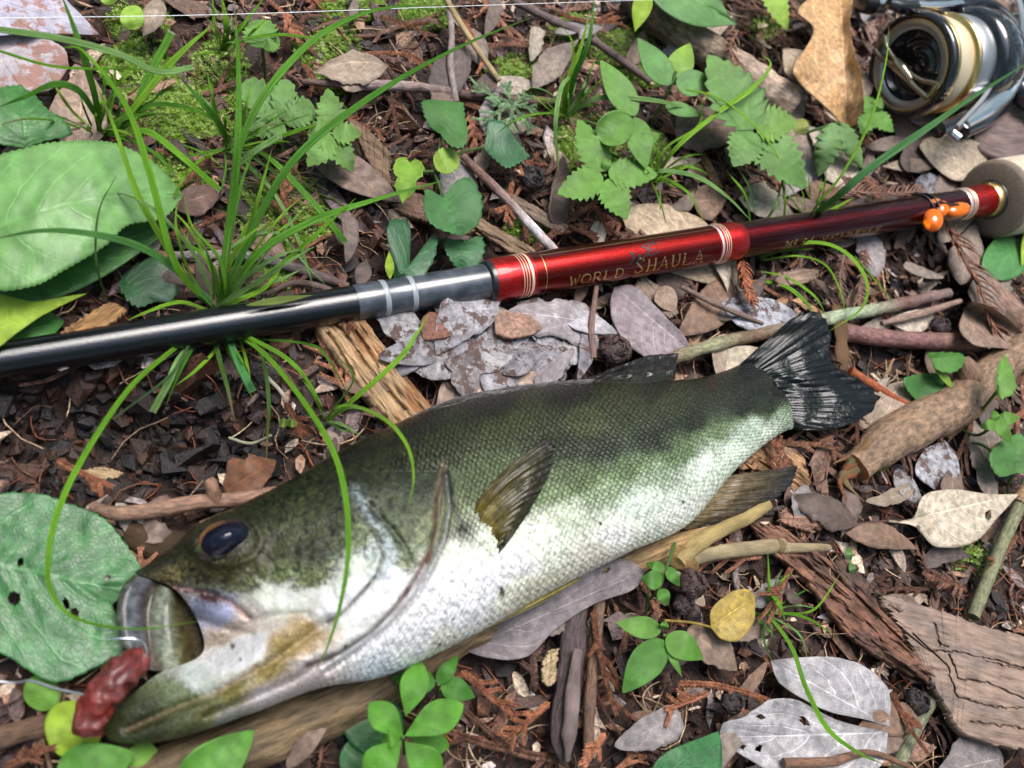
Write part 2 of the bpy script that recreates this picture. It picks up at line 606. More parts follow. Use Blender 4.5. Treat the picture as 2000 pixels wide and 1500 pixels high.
# small thin flakes of bark
FV = np.array([[-1, -.35, 0], [-.3, -.5, .05], [.6, -.45, 0], [1, .1, .05], [.4, .5, 0], [-.5, .42, .06],
               [-1, -.35, -.18], [-.3, -.5, -.15], [.6, -.45, -.18], [1, .1, -.15], [.4, .5, -.18], [-.5, .42, -.15]])
FF = [[0, 1, 2], [0, 2, 3], [0, 3, 4], [0, 4, 5], [6, 8, 7], [6, 9, 8], [6, 10, 9], [6, 11, 10]]
for i in range(6):
    j = (i + 1) % 6
    FF += [[i, i + 6, j], [j, i + 6, j + 6]]
FF = np.array(FF)
m = 5200
S = scatter(m); pit = in_pit(S[:, 2], S[:, 3]); S = S[(RN.uniform(0, 1, m) > pit * 1.15)]; m = len(S)
sc = RN.lognormal(math.log(0.0027), 0.42, m)
scale = np.stack([sc, sc * RN.uniform(0.3, 0.9, m), sc * RN.uniform(0.2, 0.5, m)], -1)
cols = pick([C(100, 74, 62), C(84, 66, 60), C(122, 90, 74), C(92, 68, 58), C(165, 130, 106), C(122, 104, 102), C(74, 58, 54), C(142, 106, 84), C(170, 156, 152), C(200, 178, 155), C(52, 42, 40), C(48, 38, 38)], m, 0.35)
tag(scatter_mesh('bark_crumbs', M_crumb, FV, FF, S, scale, cols, RN.uniform(0.0005, 0.0035, m), 0.45, 0.08), 'small brown and grey bark flakes mixed through the forest litter', 'bark litter', kind='stuff')

# thin splinters, needles and root fibres
S = scatter(3600)
S = S[RN.uniform(0, 1, 3600) > in_pit(S[:, 2], S[:, 3]) * .8]
m = len(S)
k = 6; tt = np.linspace(-1, 1, k)
NV = np.concatenate([np.stack([tt, 0 * tt + o, 0 * tt + h], -1) for o, h in ((-1, 0), (1, 0), (0, 1.4))])
NF = []
for a_, b_ in ((0, 1), (1, 2), (2, 0)):
    for i in range(k - 1):
        NF.append([a_ * k + i, b_ * k + i, b_ * k + i + 1, a_ * k + i + 1])
NF = np.array(NF)
L = RN.lognormal(math.log(0.0055), 0.5, m)
w = RN.uniform(0.0001, 0.00035, m)
V3 = np.tile(NV[None], (m, 1, 1))
V3[..., 0] *= L[:, None]; V3[..., 1] *= w[:, None]; V3[..., 2] *= w[:, None]
bend = RN.normal(0, 0.35, m)
V3[..., 1] += bend[:, None] * L[:, None] * np.tile(tt, 3)[None] ** 2 + RN.normal(0, 0.08, m)[:, None] * L[:, None] * np.sin(np.tile(tt, 3) * 4)[None]
V3 = np.einsum('mij,mkj->mki', rot_rand(m, 0.15), V3)
V3 += np.stack([S[:, 0], S[:, 1], gz(S[:, 0], S[:, 1]) + RN.uniform(0.001, 0.0045, m)], -1)[:, None]
cols = pick([C(150, 80, 45), C(120, 62, 38), C(165, 135, 105), C(90, 60, 48), C(190, 165, 130), C(130, 88, 60)], m, 0.3)
mb = MB(); mb.add(V3, (NF[None] + (np.arange(m) * 18)[:, None, None]).reshape(-1, 4), np.repeat(cols, 18, 0))
tag(mb.build('litter_fibres', M_crumb, origin=(0, 0, 0)), 'fine brown needles, splinters and root fibres strewn through the litter', 'litter', kind='stuff')


# ------------------------------------------------------------------ dead cypress sprigs
def scale_chain(q, p0, ang, length, w, rng, col, bendc, taper=0.7):
    """a chain of overlapping scale leaves; returns node points"""
    step = w * 0.62
    nn = max(3, int(length / step))
    x, y, a = p0[0], p0[1], ang
    nodes = []
    for i in range(nn):
        ww = w * (1 - (1 - taper) * i / nn)
        a += bendc * step + rng.uniform(-0.07, 0.07)
        ca, sa = math.cos(a), math.sin(a)
        z = p0[2]
        side = 1 if i % 2 else -1
        for s_ in (side,) if ww < 0.0009 else (1, -1):
            # rhombic scale: root, outer shoulder, tip, inner, crest
            loc = [(0, 0, 0), (0.55, 0.52 * s_, 0.05), (1.35, 0.34 * s_, 0.12), (0.8, -0.05 * s_, 0.1), (0.6, 0.24 * s_, 0.42), (0.6, 0.2 * s_, -0.3)]
            v = [(x + (l[0] * ca - l[1] * sa) * ww, y + (l[0] * sa + l[1] * ca) * ww, z + l[2] * ww) for l in loc]
            f = [[0, 1, 4], [1, 2, 4], [2, 3, 4], [3, 0, 4], [1, 0, 5], [2, 1, 5], [3, 2, 5], [0, 3, 5]]
            if s_ < 0: f = [t[::-1] for t in f]
            q.add(v, f, np.array(col) * rng.uniform(0.75, 1.3))
        x += ca * step; y += sa * step
        nodes.append((x, y, z, a))
    return nodes


def sprig_proto(seed, col, live=False):
    rng = random.Random(seed)
    q = MB()
    L = rng.uniform(0.014, 0.032)
    w = rng.uniform(0.0013, 0.0019)
    if seed % 4 == 0:
        nodes = scale_chain(q, (-L / 2, 0, 0), 0, L, w, rng, col, rng.uniform(-25, 25))
    else:
        nodes = scale_chain(q, (-L / 2, 0, 0), 0, L, w, rng, col, rng.uniform(-18, 18))
        nb = rng.randint(3, 8); sd_ = rng.choice((1, -1))
        for k in range(nb):
            i = int(len(nodes) * (0.15 + 0.75 * k / nb))
            x, y, z, a = nodes[i]
            sd_ = -sd_
            ll = L * rng.uniform(0.2, 0.5) * (1 - 0.5 * k / nb)
            nd = scale_chain(q, (x, y, z + 0.0002), a + sd_ * rng.uniform(0.5, 0.95), ll, w * 0.75, rng, col, -sd_ * rng.uniform(0, 40))
            if rng.random() < 0.5 and len(nd) > 5:
                x, y, z, a = nd[len(nd) // 2]
                scale_chain(q, (x, y, z + 0.0002), a + sd_ * 0.6, ll * 0.45, w * 0.6, rng, col, 0)
    V = np.vstack(q.v)
    # sag over the litter
    V[:, 2] += 0.0012 * np.sin(V[:, 0] * 260 + seed) + 0.0008 * np.sin(V[:, 1] * 330 + seed)
    q.v = [V]
    return q


SPR_COL = [C(132, 88, 66), C(112, 78, 62), C(145, 102, 78), C(104, 76, 66), C(128, 98, 84)]
protos = []
for s_ in range(14):
    q = sprig_proto(s_ + 1, SPR_COL[s_ % 5])
    o = q.build('cypress_sprig', M_sprig, origin=(0, 0, 0), smooth=False)
    protos.append(o)
G_SPR = 'dead cypress sprigs in the litter'
spots = scatter(3000, 60)
used = []
nsp = 0
first = set()
FISHPOLY = [(230, 1400), (500, 960), (820, 830), (1250, 760), (1500, 720), (1600, 760), (1350, 960), (1150, 1080), (900, 1240), (620, 1330)]


def in_poly(x, y, poly):
    c = False
    for i in range(len(poly)):
        (x1, y1), (x2, y2) = poly[i - 1], poly[i]
        if (y1 > y) != (y2 > y) and x < (x2 - x1) * (y - y1) / (y2 - y1) + x1: c = not c
    return c


for (x, y, a, b) in spots:
    if nsp >= 185: break
    if a < 0 or a > 2000 or b < 0 or b > 1500: continue
    if in_pit(a, b) > 0.3 or in_poly(a, b, FISHPOLY): continue
    # sprigs gather in the upper middle and along the lower right
    wgt = 0.35 + 0.65 * max(math.exp(-((a - 850) / 500) ** 2 - ((b - 150) / 260) ** 2), math.exp(-((a - 1300) / 450) ** 2 - ((b - 430) / 150) ** 2), math.exp(-((a - 1250) / 400) ** 2 - ((b - 1350) / 220) ** 2))
    if RR.random() > wgt: continue
    if any((x - u) ** 2 + (y - v) ** 2 < 0.007 ** 2 for u, v in used): continue
    used.append((x, y))
    i = RR.randrange(14)
    if i in first:
        o = protos[i].copy(); COLL.objects.link(o)
    else:
        o = protos[i]; first.add(i)
    o.location = (x, y, float(gz(x, y)) + 0.003 + RR.random() * 0.003)
    o.rotation_euler = (RR.uniform(-0.15, 0.15), RR.uniform(-0.15, 0.15), RR.uniform(0, 2 * PI))
    k = RR.uniform(0.85, 1.45)
    o.scale = (k, k, k)
    tag(o, 'rusty brown dead cypress sprig of overlapping scales lying in the litter', 'cypress sprig', G_SPR)
    nsp += 1
for i in range(14):
    if i not in first:
        bpy.data.objects.remove(protos[i])
# the smallest broken ends, beyond counting
q = MB()
for (x, y, a, b) in scatter(420, 120):
    if in_pit(a, b) > 0.5: continue
    scale_chain(q, (x, y, float(gz(x, y)) + 0.0015 + RR.random() * 0.002), RR.uniform(0, 6.3), RR.uniform(0.004, 0.013), RR.uniform(0.0009, 0.0014), RR, RR.choice(SPR_COL), RR.uniform(-60, 60))
tag(q.build('sprig_crumbs', M_sprig, origin=(0, 0, 0), smooth=False), 'broken rusty ends of cypress sprigs scattered through the litter', 'litter', kind='stuff')

# ------------------------------------------------------------------ bark flakes big enough to pick up
fl_protos = []
for s_ in range(10):
    rg = np.random.default_rng(100 + s_)
    k = 13
    a = np.sort(rg.uniform(0, 2 * PI, k))
    asp = rg.uniform(0.35, 0.8)
    r = rg.uniform(0.7, 1.1, k)
    ring = np.stack([np.cos(a) * r, np.sin(a) * r * asp], -1)
    vs = [[0, 0, 0.12]]
    lay = [(0.55, 0.1), (1.0, 0.0), (0.97, -0.16)]
    for sc_, z_ in lay:
        for p_ in ring:
            vs.append([p_[0] * sc_, p_[1] * sc_, z_ + rg.uniform(-0.05, 0.05) + 0.12 * math.sin(p_[1] * 3)])
    fs = [[0, 1 + i, 1 + (i + 1) % k] for i in range(k)]
    for l in range(2):
        for i in range(k):
            j = (i + 1) % k
            fs += [[1 + l * k + i, 1 + (l + 1) * k + i, 1 + (l + 1) * k + j], [1 + l * k + i, 1 + (l + 1) * k + j, 1 + l * k + j]]
    V = np.array(vs)
    col = [C(122, 94, 80), C(95, 74, 66), C(150, 118, 95), C(112, 95, 92), C(80, 60, 54), C(160, 140, 125), C(136, 96, 76), C(120, 104, 104), C(168, 130, 98), C(90, 72, 68)][s_]
    q = MB(); q.add(V, fs, col, V[:, :2] * 0.5)
    fl_protos.append(q)
nfl = 0
used = []
fl_o = {}
for (x, y, a, b) in scatter(2500, 60):
    if nfl >= 210: break
    if a < 0 or a > 2000 or b < 0 or b > 1500 or in_pit(a, b) > 0.35 or in_poly(a, b, FISHPOLY): continue
    if any((x - u) ** 2 + (y - v) ** 2 < 0.006 ** 2 for u, v in used): continue
    used.append((x, y))
    i = RR.randrange(10)
    if i in fl_o:
        o = fl_o[i].copy(); COLL.objects.link(o)
    else:
        o = fl_protos[i].build('bark_flake', M_flake, origin=(0, 0, 0), smooth=False); fl_o[i] = o
    k = RR.uniform(0.0035, 0.0085)
    o.scale = (k * RR.uniform(1.0, 1.7), k * RR.uniform(0.6, 1.0), k * 0.5)
    o.location = (x, y, float(gz(x, y)) + 0.002 + RR.random() * 0.002)
    o.rotation_euler = (RR.uniform(-0.35, 0.35), RR.uniform(-0.35, 0.35), RR.uniform(0, 2 * PI))
    tag(o, 'small ragged flake of dead bark lying loose in the forest litter', 'bark flake', 'loose bark flakes in the litter')
    nfl += 1

# ------------------------------------------------------------------ thin loose twigs
for i in range(46):
    while True:
        (x, y, a, b) = scatter(1, 40)[0]
        if 0 < a < 2000 and 0 < b < 1500 and in_pit(a, b) < 0.3 and not in_poly(a, b, FISHPOLY): break
    ang = RR.uniform(0, 2 * PI); L = RR.uniform(0.012, 0.035); bd = RR.uniform(-0.2, 0.2)
    pts = []
    for t in np.linspace(-0.5, 0.5, 5):
        X = x + math.cos(ang) * L * t - math.sin(ang) * L * bd * t * t; Y = y + math.sin(ang) * L * t + math.cos(ang) * L * bd * t * t
        pts.append((X + RR.uniform(-.0005, .0005), Y + RR.uniform(-.0005, .0005), float(gz(X, Y)) + 0.004))
    r = RR.uniform(0.0004, 0.0010)
    q = MB()
    tube(q, pts, [r, r * 0.6], RR.choice([C(110, 75, 60), C(130, 105, 90), C(85, 60, 52), C(150, 120, 90)]), 6, 14, 0.35, i)
    tag(q.build('thin_twig', M_twig), 'short thin brown twig lying loose on the forest litter', 'twig', 'thin loose twigs in the litter')

# ------------------------------------------------------------------ moss
MOSS = [(270, 130, 70, 50, 120), (330, 215, 110, 60, 380), (360, 190, 60, 40, 160), (430, 130, 60, 60, 90), (830, 25, 55, 35, 260), (690, 10, 60, 25, 160), (640, 80, 60, 50, 120),
        (1210, 100, 70, 40, 240), (1230, 150, 60, 30, 160), (1120, 60, 50, 40, 110), (1010, 150, 60, 40, 160), (1010, 200, 50, 40, 80), (1140, 290, 70, 60, 260), (1250, 300, 50, 40, 130), (480, 200, 40, 60, 120),
        (560, 420, 90, 70, 150), (340, 350, 60, 50, 110), (500, 560, 70, 25, 90), (1030, 440, 40, 25, 60), (660, 150, 50, 30, 60), (1900, 1080, 60, 40, 40), (1690, 910, 30, 20, 30), (1700, 1200, 50, 30, 20), (270, 40, 60, 40, 90), (1280, 60, 50, 40, 120), (1500, 60, 40, 30, 60)]
q = MB()
for (cx, cy, rx, ry, k) in MOSS:
    for _ in range(int(k * 4.2)):
        r_ = math.sqrt(RR.random()); th = RR.uniform(0, 6.28)
        a, b = cx + rx * r_ * math.cos(th) * 1.1, cy + ry * r_ * math.sin(th) * 1.1
        w0 = P(a, b, 0)
        z0 = float(gz(w0[0], w0[1])) + 0.0012
        h = RR.uniform(0.0014, 0.0046) * (1.25 - r_)
        g = RR.uniform(0.6, 1.4)
        c0 = np.array(C(125, 160, 48)) * g if RR.random() < 0.6 else np.array(C(175, 200, 110)) * g
        V_ = []; F_ = []
        lean = RR.uniform(0, 6.28); lx, ly = math.cos(lean) * h * 0.5, math.sin(lean) * h * 0.5
        for lv in range(3):
            zz = z0 + h * (0.25 + lv * 0.35)
            ox, oy = w0[0] + lx * lv * 0.4, w0[1] + ly * lv * 0.4
            a0 = RR.uniform(0, 6.28)
            for kk in range(4):
                aa = a0 + kk * PI / 2
                l_ = RR.uniform(0.0008, 0.0015) * (1.2 - 0.3 * lv)
                dx, dy = math.cos(aa), math.sin(aa)
                bi = len(V_)
                V_ += [(ox - dy * 0.00014, oy + dx * 0.00014, zz), (ox + dy * 0.00014, oy - dx * 0.00014, zz), (ox + dx * l_, oy + dy * l_, zz + l_ * 0.6)]
                F_.append([bi, bi + 1, bi + 2])
        q.add(V_, F_, c0)
tag(q.build('moss', M_grass, origin=(0, 0, 0), smooth=False), 'low bright green moss growing in patches among the cypress litter', 'moss', kind='stuff')
# dry straw among the grass
q = MB()
for _ in range(70):
    a, b = RR.gauss(540, 70), RR.gauss(340, 60)
    w0 = P(a, b, 0); ang = RR.gauss(-0.5, 0.4); L = RR.uniform(0.008, 0.022)
    z0 = float(gz(w0[0], w0[1]))
    pts = [(w0[0] + math.cos(ang) * L * t, w0[1] + math.sin(ang) * L * t + RR.uniform(-.0008, .0008), z0 + 0.003 + 0.003 * math.sin(t * 3) + RR.uniform(0, .001)) for t in (-.5, -.2, .1, .5)]
    tube(q, pts, [0.0003, 0.0002], RR.choice([C(205, 190, 140), C(175, 165, 110), C(150, 170, 80)]), 4, 8, flat=0.4)
tag(q.build('dry_grass', M_grass, origin=(0, 0, 0)), 'dry straw coloured grass stems flattened under the big green tuft', 'dry grass', kind='stuff')

# ------------------------------------------------------------------ unseen wood all round, added to block low sky, open overhead
q = MB(); rg = random.Random(12)
for i in range(30):
    a = i / 30 * 2 * PI + rg.uniform(-.08, .08); r_ = rg.uniform(2.6, 7.5); h = rg.uniform(5, 9)
    x, y = math.cos(a) * r_, math.sin(a) * r_
    tube(q, [(x, y, -.05), (x + rg.uniform(-.1, .1), y, h * .4), (x + rg.uniform(-.4, .4), y + rg.uniform(-.4, .4), h)], [rg.uniform(.1, .2), .04], C(92, 76, 64, .6), 10, 14, .1, i, nscale=4)
tag(q.build('unseen_trunks', M_bark, origin=(0, 0, 0)), 'unseen grey brown trunks of the surrounding wood, added to block low sky', 'wood', kind='stuff')
m = 24000
az = RN.uniform(0, 2 * PI, m); r_ = RN.uniform(2.4, 9, m); el = np.radians(RN.uniform(0, 1, m) ** 0.75 * (57 + 7 * np.sin(az * 3 + 1)))
c_ = np.stack([np.cos(az) * r_, np.sin(az) * r_, np.tan(el) * r_], -1)
sz = RN.uniform(.07, .16, m) * (r_ / 4)
quad = np.array([[-1, 0, 0], [0, -.5, .1], [1, 0, 0], [0, .5, .1]])
V_ = np.einsum('mij,mkj->mki', rot_rand(m, 1.2), quad[None] * sz[:, None, None]) + c_[:, None]
q = MB(); q.add(V_, np.array([[0, 1, 2, 3]])[None] .repeat(m, 0).reshape(-1, 4) + (np.arange(m) * 4)[:, None], np.repeat(pick([C(50, 66, 42, .5), C(38, 54, 34, .5), C(64, 80, 46, .5)], m, .3), 4, 0))
tag(q.build('unseen_foliage', M_grass, origin=(0, 0, 0), smooth=False), 'unseen leafy green mass of the surrounding wood, added to block low sky', 'wood', kind='stuff')
# ------------------------------------------------------------------ fish
NET = np.array([
    [(262, 1118), (352, 1160), (398, 1270), (300, 1322), (202, 1412)],
    [(322, 1080), (392, 1150), (445, 1255), (365, 1345), (222, 1450)],
    [(384, 1026), (450, 1120), (515, 1230), (450, 1340), (330, 1446)],
    [(470, 985), (525, 1085), (590, 1195), (565, 1290), (480, 1398)],
    [(570, 935), (620, 1035), (665, 1140), (665, 1240), (622, 1345)],
    [(690, 866), (735, 970), (768, 1085), (775, 1200), (748, 1322)],
    [(812, 812), (852, 920), (885, 1040), (900, 1150), (892, 1258)],
    [(965, 772), (998, 870), (1030, 980), (1050, 1080), (1058, 1165)],
    [(1125, 750), (1152, 840), (1180, 930), (1200, 1015), (1222, 1082)],
    [(1275, 747), (1293, 815), (1315, 890), (1335, 960), (1352, 1018)],
    [(1370, 737), (1390, 785), (1408, 835), (1422, 880), (1440, 915)],
    [(1445, 712), (1472, 752), (1497, 788), (1513, 818), (1532, 843)],
    [(1482, 690), (1508, 732), (1534, 770), (1548, 803), (1562, 836)],
], float)
HH = [.0055, .0075, .0105, .0125, .0145, .0155, .0155, .0145, .0125, .0100, .0070, .0042, .0028]
SX = [0, 1.0, 2.1, 3.4, 4.9, 6.5, 8.2, 10.3, 12.4, 14.4, 15.9, 17.2, 17.9]
SX = np.array(SX) / SX[-1]
NU, NV_ = 560, 220


def pin(t, xk, yk):
    """smooth monotone-ish interpolation of knots (Hermite)"""
    xk = np.asarray(xk, float); yk = np.asarray(yk, float)
    m = np.gradient(yk, xk, axis=0)
    i = np.clip(np.searchsorted(xk, t, side='right') - 1, 0, len(xk) - 2)
    h = xk[i + 1] - xk[i]; s = (t - xk[i]) / h
    sh = (-1,) + (1,) * (yk.ndim - 1)
    s = s.reshape(sh); h = h.reshape(sh)
    return (2 * s ** 3 - 3 * s ** 2 + 1) * yk[i] + (s ** 3 - 2 * s ** 2 + s) * h * m[i] + (-2 * s ** 3 + 3 * s ** 2) * yk[i + 1] + (s ** 3 - s ** 2) * h * m[i + 1]


su = np.linspace(0, 1, NU)
sv = 0.5 - 0.5 * np.cos(np.linspace(0, PI, NV_))
Nu = pin(su, SX, NET)                       # NU,5,2
Q = pin(sv, np.linspace(0, 1, 5), np.transpose(Nu, (1, 0, 2)))   # NV,NU,2
Q = np.transpose(Q, (1, 0, 2))
FX, FY = Q[..., 0], Q[..., 1]
Hs = pin(su, SX, np.array(HH))
LIFT = 0.0045
prof = (1 - np.abs(2 * sv - 1) ** 2.3) ** 0.62
z0 = Hs + LIFT
Z = z0[:, None] + Hs[:, None] * prof[None]


def bump_at(x, y, cx, cy, rx, ry, ang=0):
    c, s = math.cos(ang), math.sin(ang)
    dx, dy = x - cx, y - cy
    return np.exp(-(((dx * c + dy * s) / rx) ** 2 + ((-dx * s + dy * c) / ry) ** 2))


def sm(d, w):
    return np.exp(-(d / w) ** 2)


GILL = [(868, 920), (856, 975), (852, 1030), (838, 1085), (812, 1135), (775, 1185), (725, 1235), (665, 1275), (600, 1300)]
GILL2 = [(872, 930), (878, 990), (868, 1050), (842, 1110), (812, 1165), (760, 1225), (700, 1270), (640, 1310)]
PREOP = [(678, 965), (705, 1010), (735, 1045), (748, 1085), (735, 1125), (705, 1160), (672, 1195), (640, 1215)]
PREOP2 = [(720, 985), (755, 1025), (785, 1060), (805, 1100)]
MAXL = [(318, 1142), (360, 1150), (410, 1160), (452, 1178), (485, 1205)]
MAXL2 = [(318, 1142), (345, 1185), (385, 1210), (430, 1225), (490, 1240)]
JAWL = [(640, 1215), (585, 1255), (520, 1300), (440, 1345), (340, 1385), (250, 1425)]
JAWU = [(400, 1275), (450, 1235), (520, 1205), (600, 1200)]
THRO = [(640, 1290), (560, 1335), (480, 1368), (400, 1400)]
dG, dG2, dP, dP2 = dseg(FX, FY, GILL), dseg(FX, FY, GILL2), dseg(FX, FY, PREOP), dseg(FX, FY, PREOP2)
dM, dM2, dJ, dJU, dT = dseg(FX, FY, MAXL), dseg(FX, FY, MAXL2), dseg(FX, FY, JAWL), dseg(FX, FY, JAWU), dseg(FX, FY, THRO)
shift = lambda pl, dx, dy: [(a + dx, b + dy) for a, b in pl]
gxx = np.interp(FY, [p[1] for p in GILL], [p[0] for p in GILL])
inY = np.clip((FY - 915) / 40, 0, 1) * np.clip((1330 - FY) / 40, 0, 1)
sd_ = 1 / (1 + np.exp((FX - gxx) / 3.0))
Z += inY * (0.0017 * np.exp(-dG / 50) * sd_ - 0.0006 * np.exp(-dG / 10) * (1 - sd_))
pxx = np.interp(FY, [p[1] for p in PREOP], [p[0] for p in PREOP])
inP = np.clip((FY - 965) / 30, 0, 1) * np.clip((1225 - FY) / 30, 0, 1)
sp3 = 1 / (1 + np.exp((FX - pxx) / 3.0))
Z += inP * (0.0009 * np.exp(-dP / 40) * sp3)
rho = np.hypot((FX - 441) / 1.36, FY - 1053) / 45
Z += 0.0009 * np.exp(-((rho - 1.12) / .16) ** 2)
Z += -0.0006 * sm(dG, 7) + 0.0 - 0.0012 * sm(dG2, 7) + 0.0006 * sm(dseg(FX, FY, shift(GILL2, -12, -4)), 7)
Z += -0.0005 * sm(dP, 6) + 0.0003 * sm(dseg(FX, FY, shift(PREOP, 24, 4)), 18) - 0.0009 * sm(dP2, 8)
Z += -0.0011 * sm(dM, 7) - 0.0012 * sm(dM2, 8) + 0.0012 * bump_at(FX, FY, 410, 1188, 60, 18, 0.4)
Z += -0.0013 * sm(dJ, 10) + 0.0012 * sm(dseg(FX, FY, shift(JAWL, -10, -34)), 22) - 0.0012 * sm(dJU, 9) - 0.0010 * sm(dT, 9)
Z += 0.0030 * bump_at(FX, FY, 437, 1052, 62, 46, -0.35) + 0.0006 * bump_at(FX, FY, 760, 1090, 30, 70, 0.3)
Z += -0.0010 * sm(dseg(FX, FY, [(905, 1040), (935, 1075), (950, 1095)]), 14)
Z += (fbm(FX, FY, 1 / 60, 3, 3) - 0.5) * 0.0012 * np.clip(prof, 0, 1)[None]
Z += (fbm(FX, FY, 1 / 14, 8, 2) - 0.5) * 0.0004 * (FX < 900) * np.clip(prof, 0, 1)[None]

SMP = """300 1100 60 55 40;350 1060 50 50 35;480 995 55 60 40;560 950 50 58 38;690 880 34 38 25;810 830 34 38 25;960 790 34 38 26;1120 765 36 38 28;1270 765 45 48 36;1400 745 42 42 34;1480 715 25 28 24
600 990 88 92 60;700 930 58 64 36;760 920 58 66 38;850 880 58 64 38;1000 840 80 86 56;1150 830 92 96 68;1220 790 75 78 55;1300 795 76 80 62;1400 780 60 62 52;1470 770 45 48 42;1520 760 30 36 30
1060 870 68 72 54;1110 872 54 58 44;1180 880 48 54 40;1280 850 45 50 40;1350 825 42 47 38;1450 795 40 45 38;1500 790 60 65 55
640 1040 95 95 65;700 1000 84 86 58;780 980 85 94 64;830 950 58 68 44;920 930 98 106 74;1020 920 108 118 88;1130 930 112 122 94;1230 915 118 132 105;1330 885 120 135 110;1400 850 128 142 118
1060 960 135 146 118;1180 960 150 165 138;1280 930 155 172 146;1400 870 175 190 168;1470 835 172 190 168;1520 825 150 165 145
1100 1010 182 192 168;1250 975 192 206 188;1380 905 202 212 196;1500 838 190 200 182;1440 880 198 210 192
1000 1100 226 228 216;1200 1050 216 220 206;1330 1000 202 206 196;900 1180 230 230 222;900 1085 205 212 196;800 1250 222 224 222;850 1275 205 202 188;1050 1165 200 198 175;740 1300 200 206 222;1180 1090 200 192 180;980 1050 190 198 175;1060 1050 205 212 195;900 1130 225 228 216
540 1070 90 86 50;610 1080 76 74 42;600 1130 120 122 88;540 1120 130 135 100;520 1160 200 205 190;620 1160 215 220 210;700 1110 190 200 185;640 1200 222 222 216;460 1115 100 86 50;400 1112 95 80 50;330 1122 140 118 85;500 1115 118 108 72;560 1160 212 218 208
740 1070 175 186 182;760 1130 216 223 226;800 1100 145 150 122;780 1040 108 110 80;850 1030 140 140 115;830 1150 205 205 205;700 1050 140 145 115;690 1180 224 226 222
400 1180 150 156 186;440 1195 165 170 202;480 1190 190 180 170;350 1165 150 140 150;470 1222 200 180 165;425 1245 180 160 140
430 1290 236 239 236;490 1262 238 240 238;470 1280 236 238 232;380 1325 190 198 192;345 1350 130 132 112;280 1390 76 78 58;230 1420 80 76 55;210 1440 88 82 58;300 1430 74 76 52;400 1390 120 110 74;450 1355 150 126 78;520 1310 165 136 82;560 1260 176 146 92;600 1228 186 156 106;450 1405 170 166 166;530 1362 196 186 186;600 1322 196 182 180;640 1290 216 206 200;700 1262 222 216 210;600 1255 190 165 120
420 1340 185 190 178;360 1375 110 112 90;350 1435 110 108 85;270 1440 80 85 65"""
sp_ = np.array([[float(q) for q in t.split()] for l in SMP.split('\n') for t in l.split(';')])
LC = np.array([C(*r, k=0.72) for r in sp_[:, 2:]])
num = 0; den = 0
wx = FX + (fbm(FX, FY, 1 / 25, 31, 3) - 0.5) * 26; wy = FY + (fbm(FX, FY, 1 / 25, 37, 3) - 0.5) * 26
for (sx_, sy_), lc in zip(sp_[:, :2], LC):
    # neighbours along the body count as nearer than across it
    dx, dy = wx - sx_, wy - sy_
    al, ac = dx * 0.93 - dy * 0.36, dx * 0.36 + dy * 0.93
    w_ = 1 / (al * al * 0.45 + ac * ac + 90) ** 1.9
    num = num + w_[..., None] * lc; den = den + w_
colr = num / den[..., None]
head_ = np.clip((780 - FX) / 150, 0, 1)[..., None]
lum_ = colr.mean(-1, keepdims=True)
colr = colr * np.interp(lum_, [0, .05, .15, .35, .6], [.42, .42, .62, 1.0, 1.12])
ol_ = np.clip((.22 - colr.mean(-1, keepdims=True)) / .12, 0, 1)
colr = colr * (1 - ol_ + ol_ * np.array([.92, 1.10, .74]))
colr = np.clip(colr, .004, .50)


def paint(d, w, c, k=1.0):
    global colr
    m_ = (np.clip(sm(d, w), 0, 1) * k)[..., None]
    colr = colr * (1 - m_) + np.array(c) * m_


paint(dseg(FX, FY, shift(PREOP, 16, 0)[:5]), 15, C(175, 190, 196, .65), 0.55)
paint(dP, 5, C(90, 85, 60, .6), .7)
paint(dP2, 6, C(70, 75, 50, .6), .7)
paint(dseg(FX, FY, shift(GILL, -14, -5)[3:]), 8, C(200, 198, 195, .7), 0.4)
paint(dG[:], 6, C(96, 66, 62, .6), 0.8)
paint(dseg(FX, FY, GILL[3:6]), 7, C(120, 50, 40, .7), 0.7)
paint(dseg(FX, FY, [(866, 905), (858, 960), (846, 1010)]), 8, C(120, 105, 82, .65), 0.6)
paint(dG2, 5, C(130, 130, 140, .7), 0.6)
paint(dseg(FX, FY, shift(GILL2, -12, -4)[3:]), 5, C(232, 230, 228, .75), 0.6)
paint(dJ, 5, C(150, 125, 90, .7), 0.4)
paint(dM, 5, C(170, 120, 110, .7), 0.6)
paint(dseg(FX, FY, [(398, 1168), (418, 1170)]), 12, C(58, 30, 26, .7), 1.0)
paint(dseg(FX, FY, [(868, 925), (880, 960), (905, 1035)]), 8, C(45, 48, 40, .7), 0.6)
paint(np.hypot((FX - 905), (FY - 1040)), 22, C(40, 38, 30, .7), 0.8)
# dark freckles of the head and back, pale flecks of the cheek
fr = vn(FX, FY, 1 / 5.0, 51) * 0.6 + vn(FX, FY, 1 / 2.6, 52) * 0.4
hd = np.clip((900 - FX) / 120, 0, 1)
wpal = np.clip((.34 - colr.mean(-1, keepdims=True)) / .2, .12, 1) * np.clip((1230 - FY) / 60, .35, 1)[..., None]
colr = colr * (1 + hd[..., None] * 0.55 * (fr[..., None] - 0.52) * 3 * wpal)
dots = np.clip((fbm(FX, FY, 1 / 7.0, 71, 2) - .52) * 9, 0, 1)[..., None] * hd[..., None] * np.clip((.42 - colr.mean(-1, keepdims=True)) / .2, 0, 1)
dots = dots * np.clip((1200 - FY + (FX - 400) * .0) / 60, 0, 1)[..., None]
colr = colr * (1 - .62 * dots)
spk = (vn(FX, FY, 1 / 3.0, 61) > 0.86) & (vn(FX, FY, 1 / 20., 62) > 0.5)
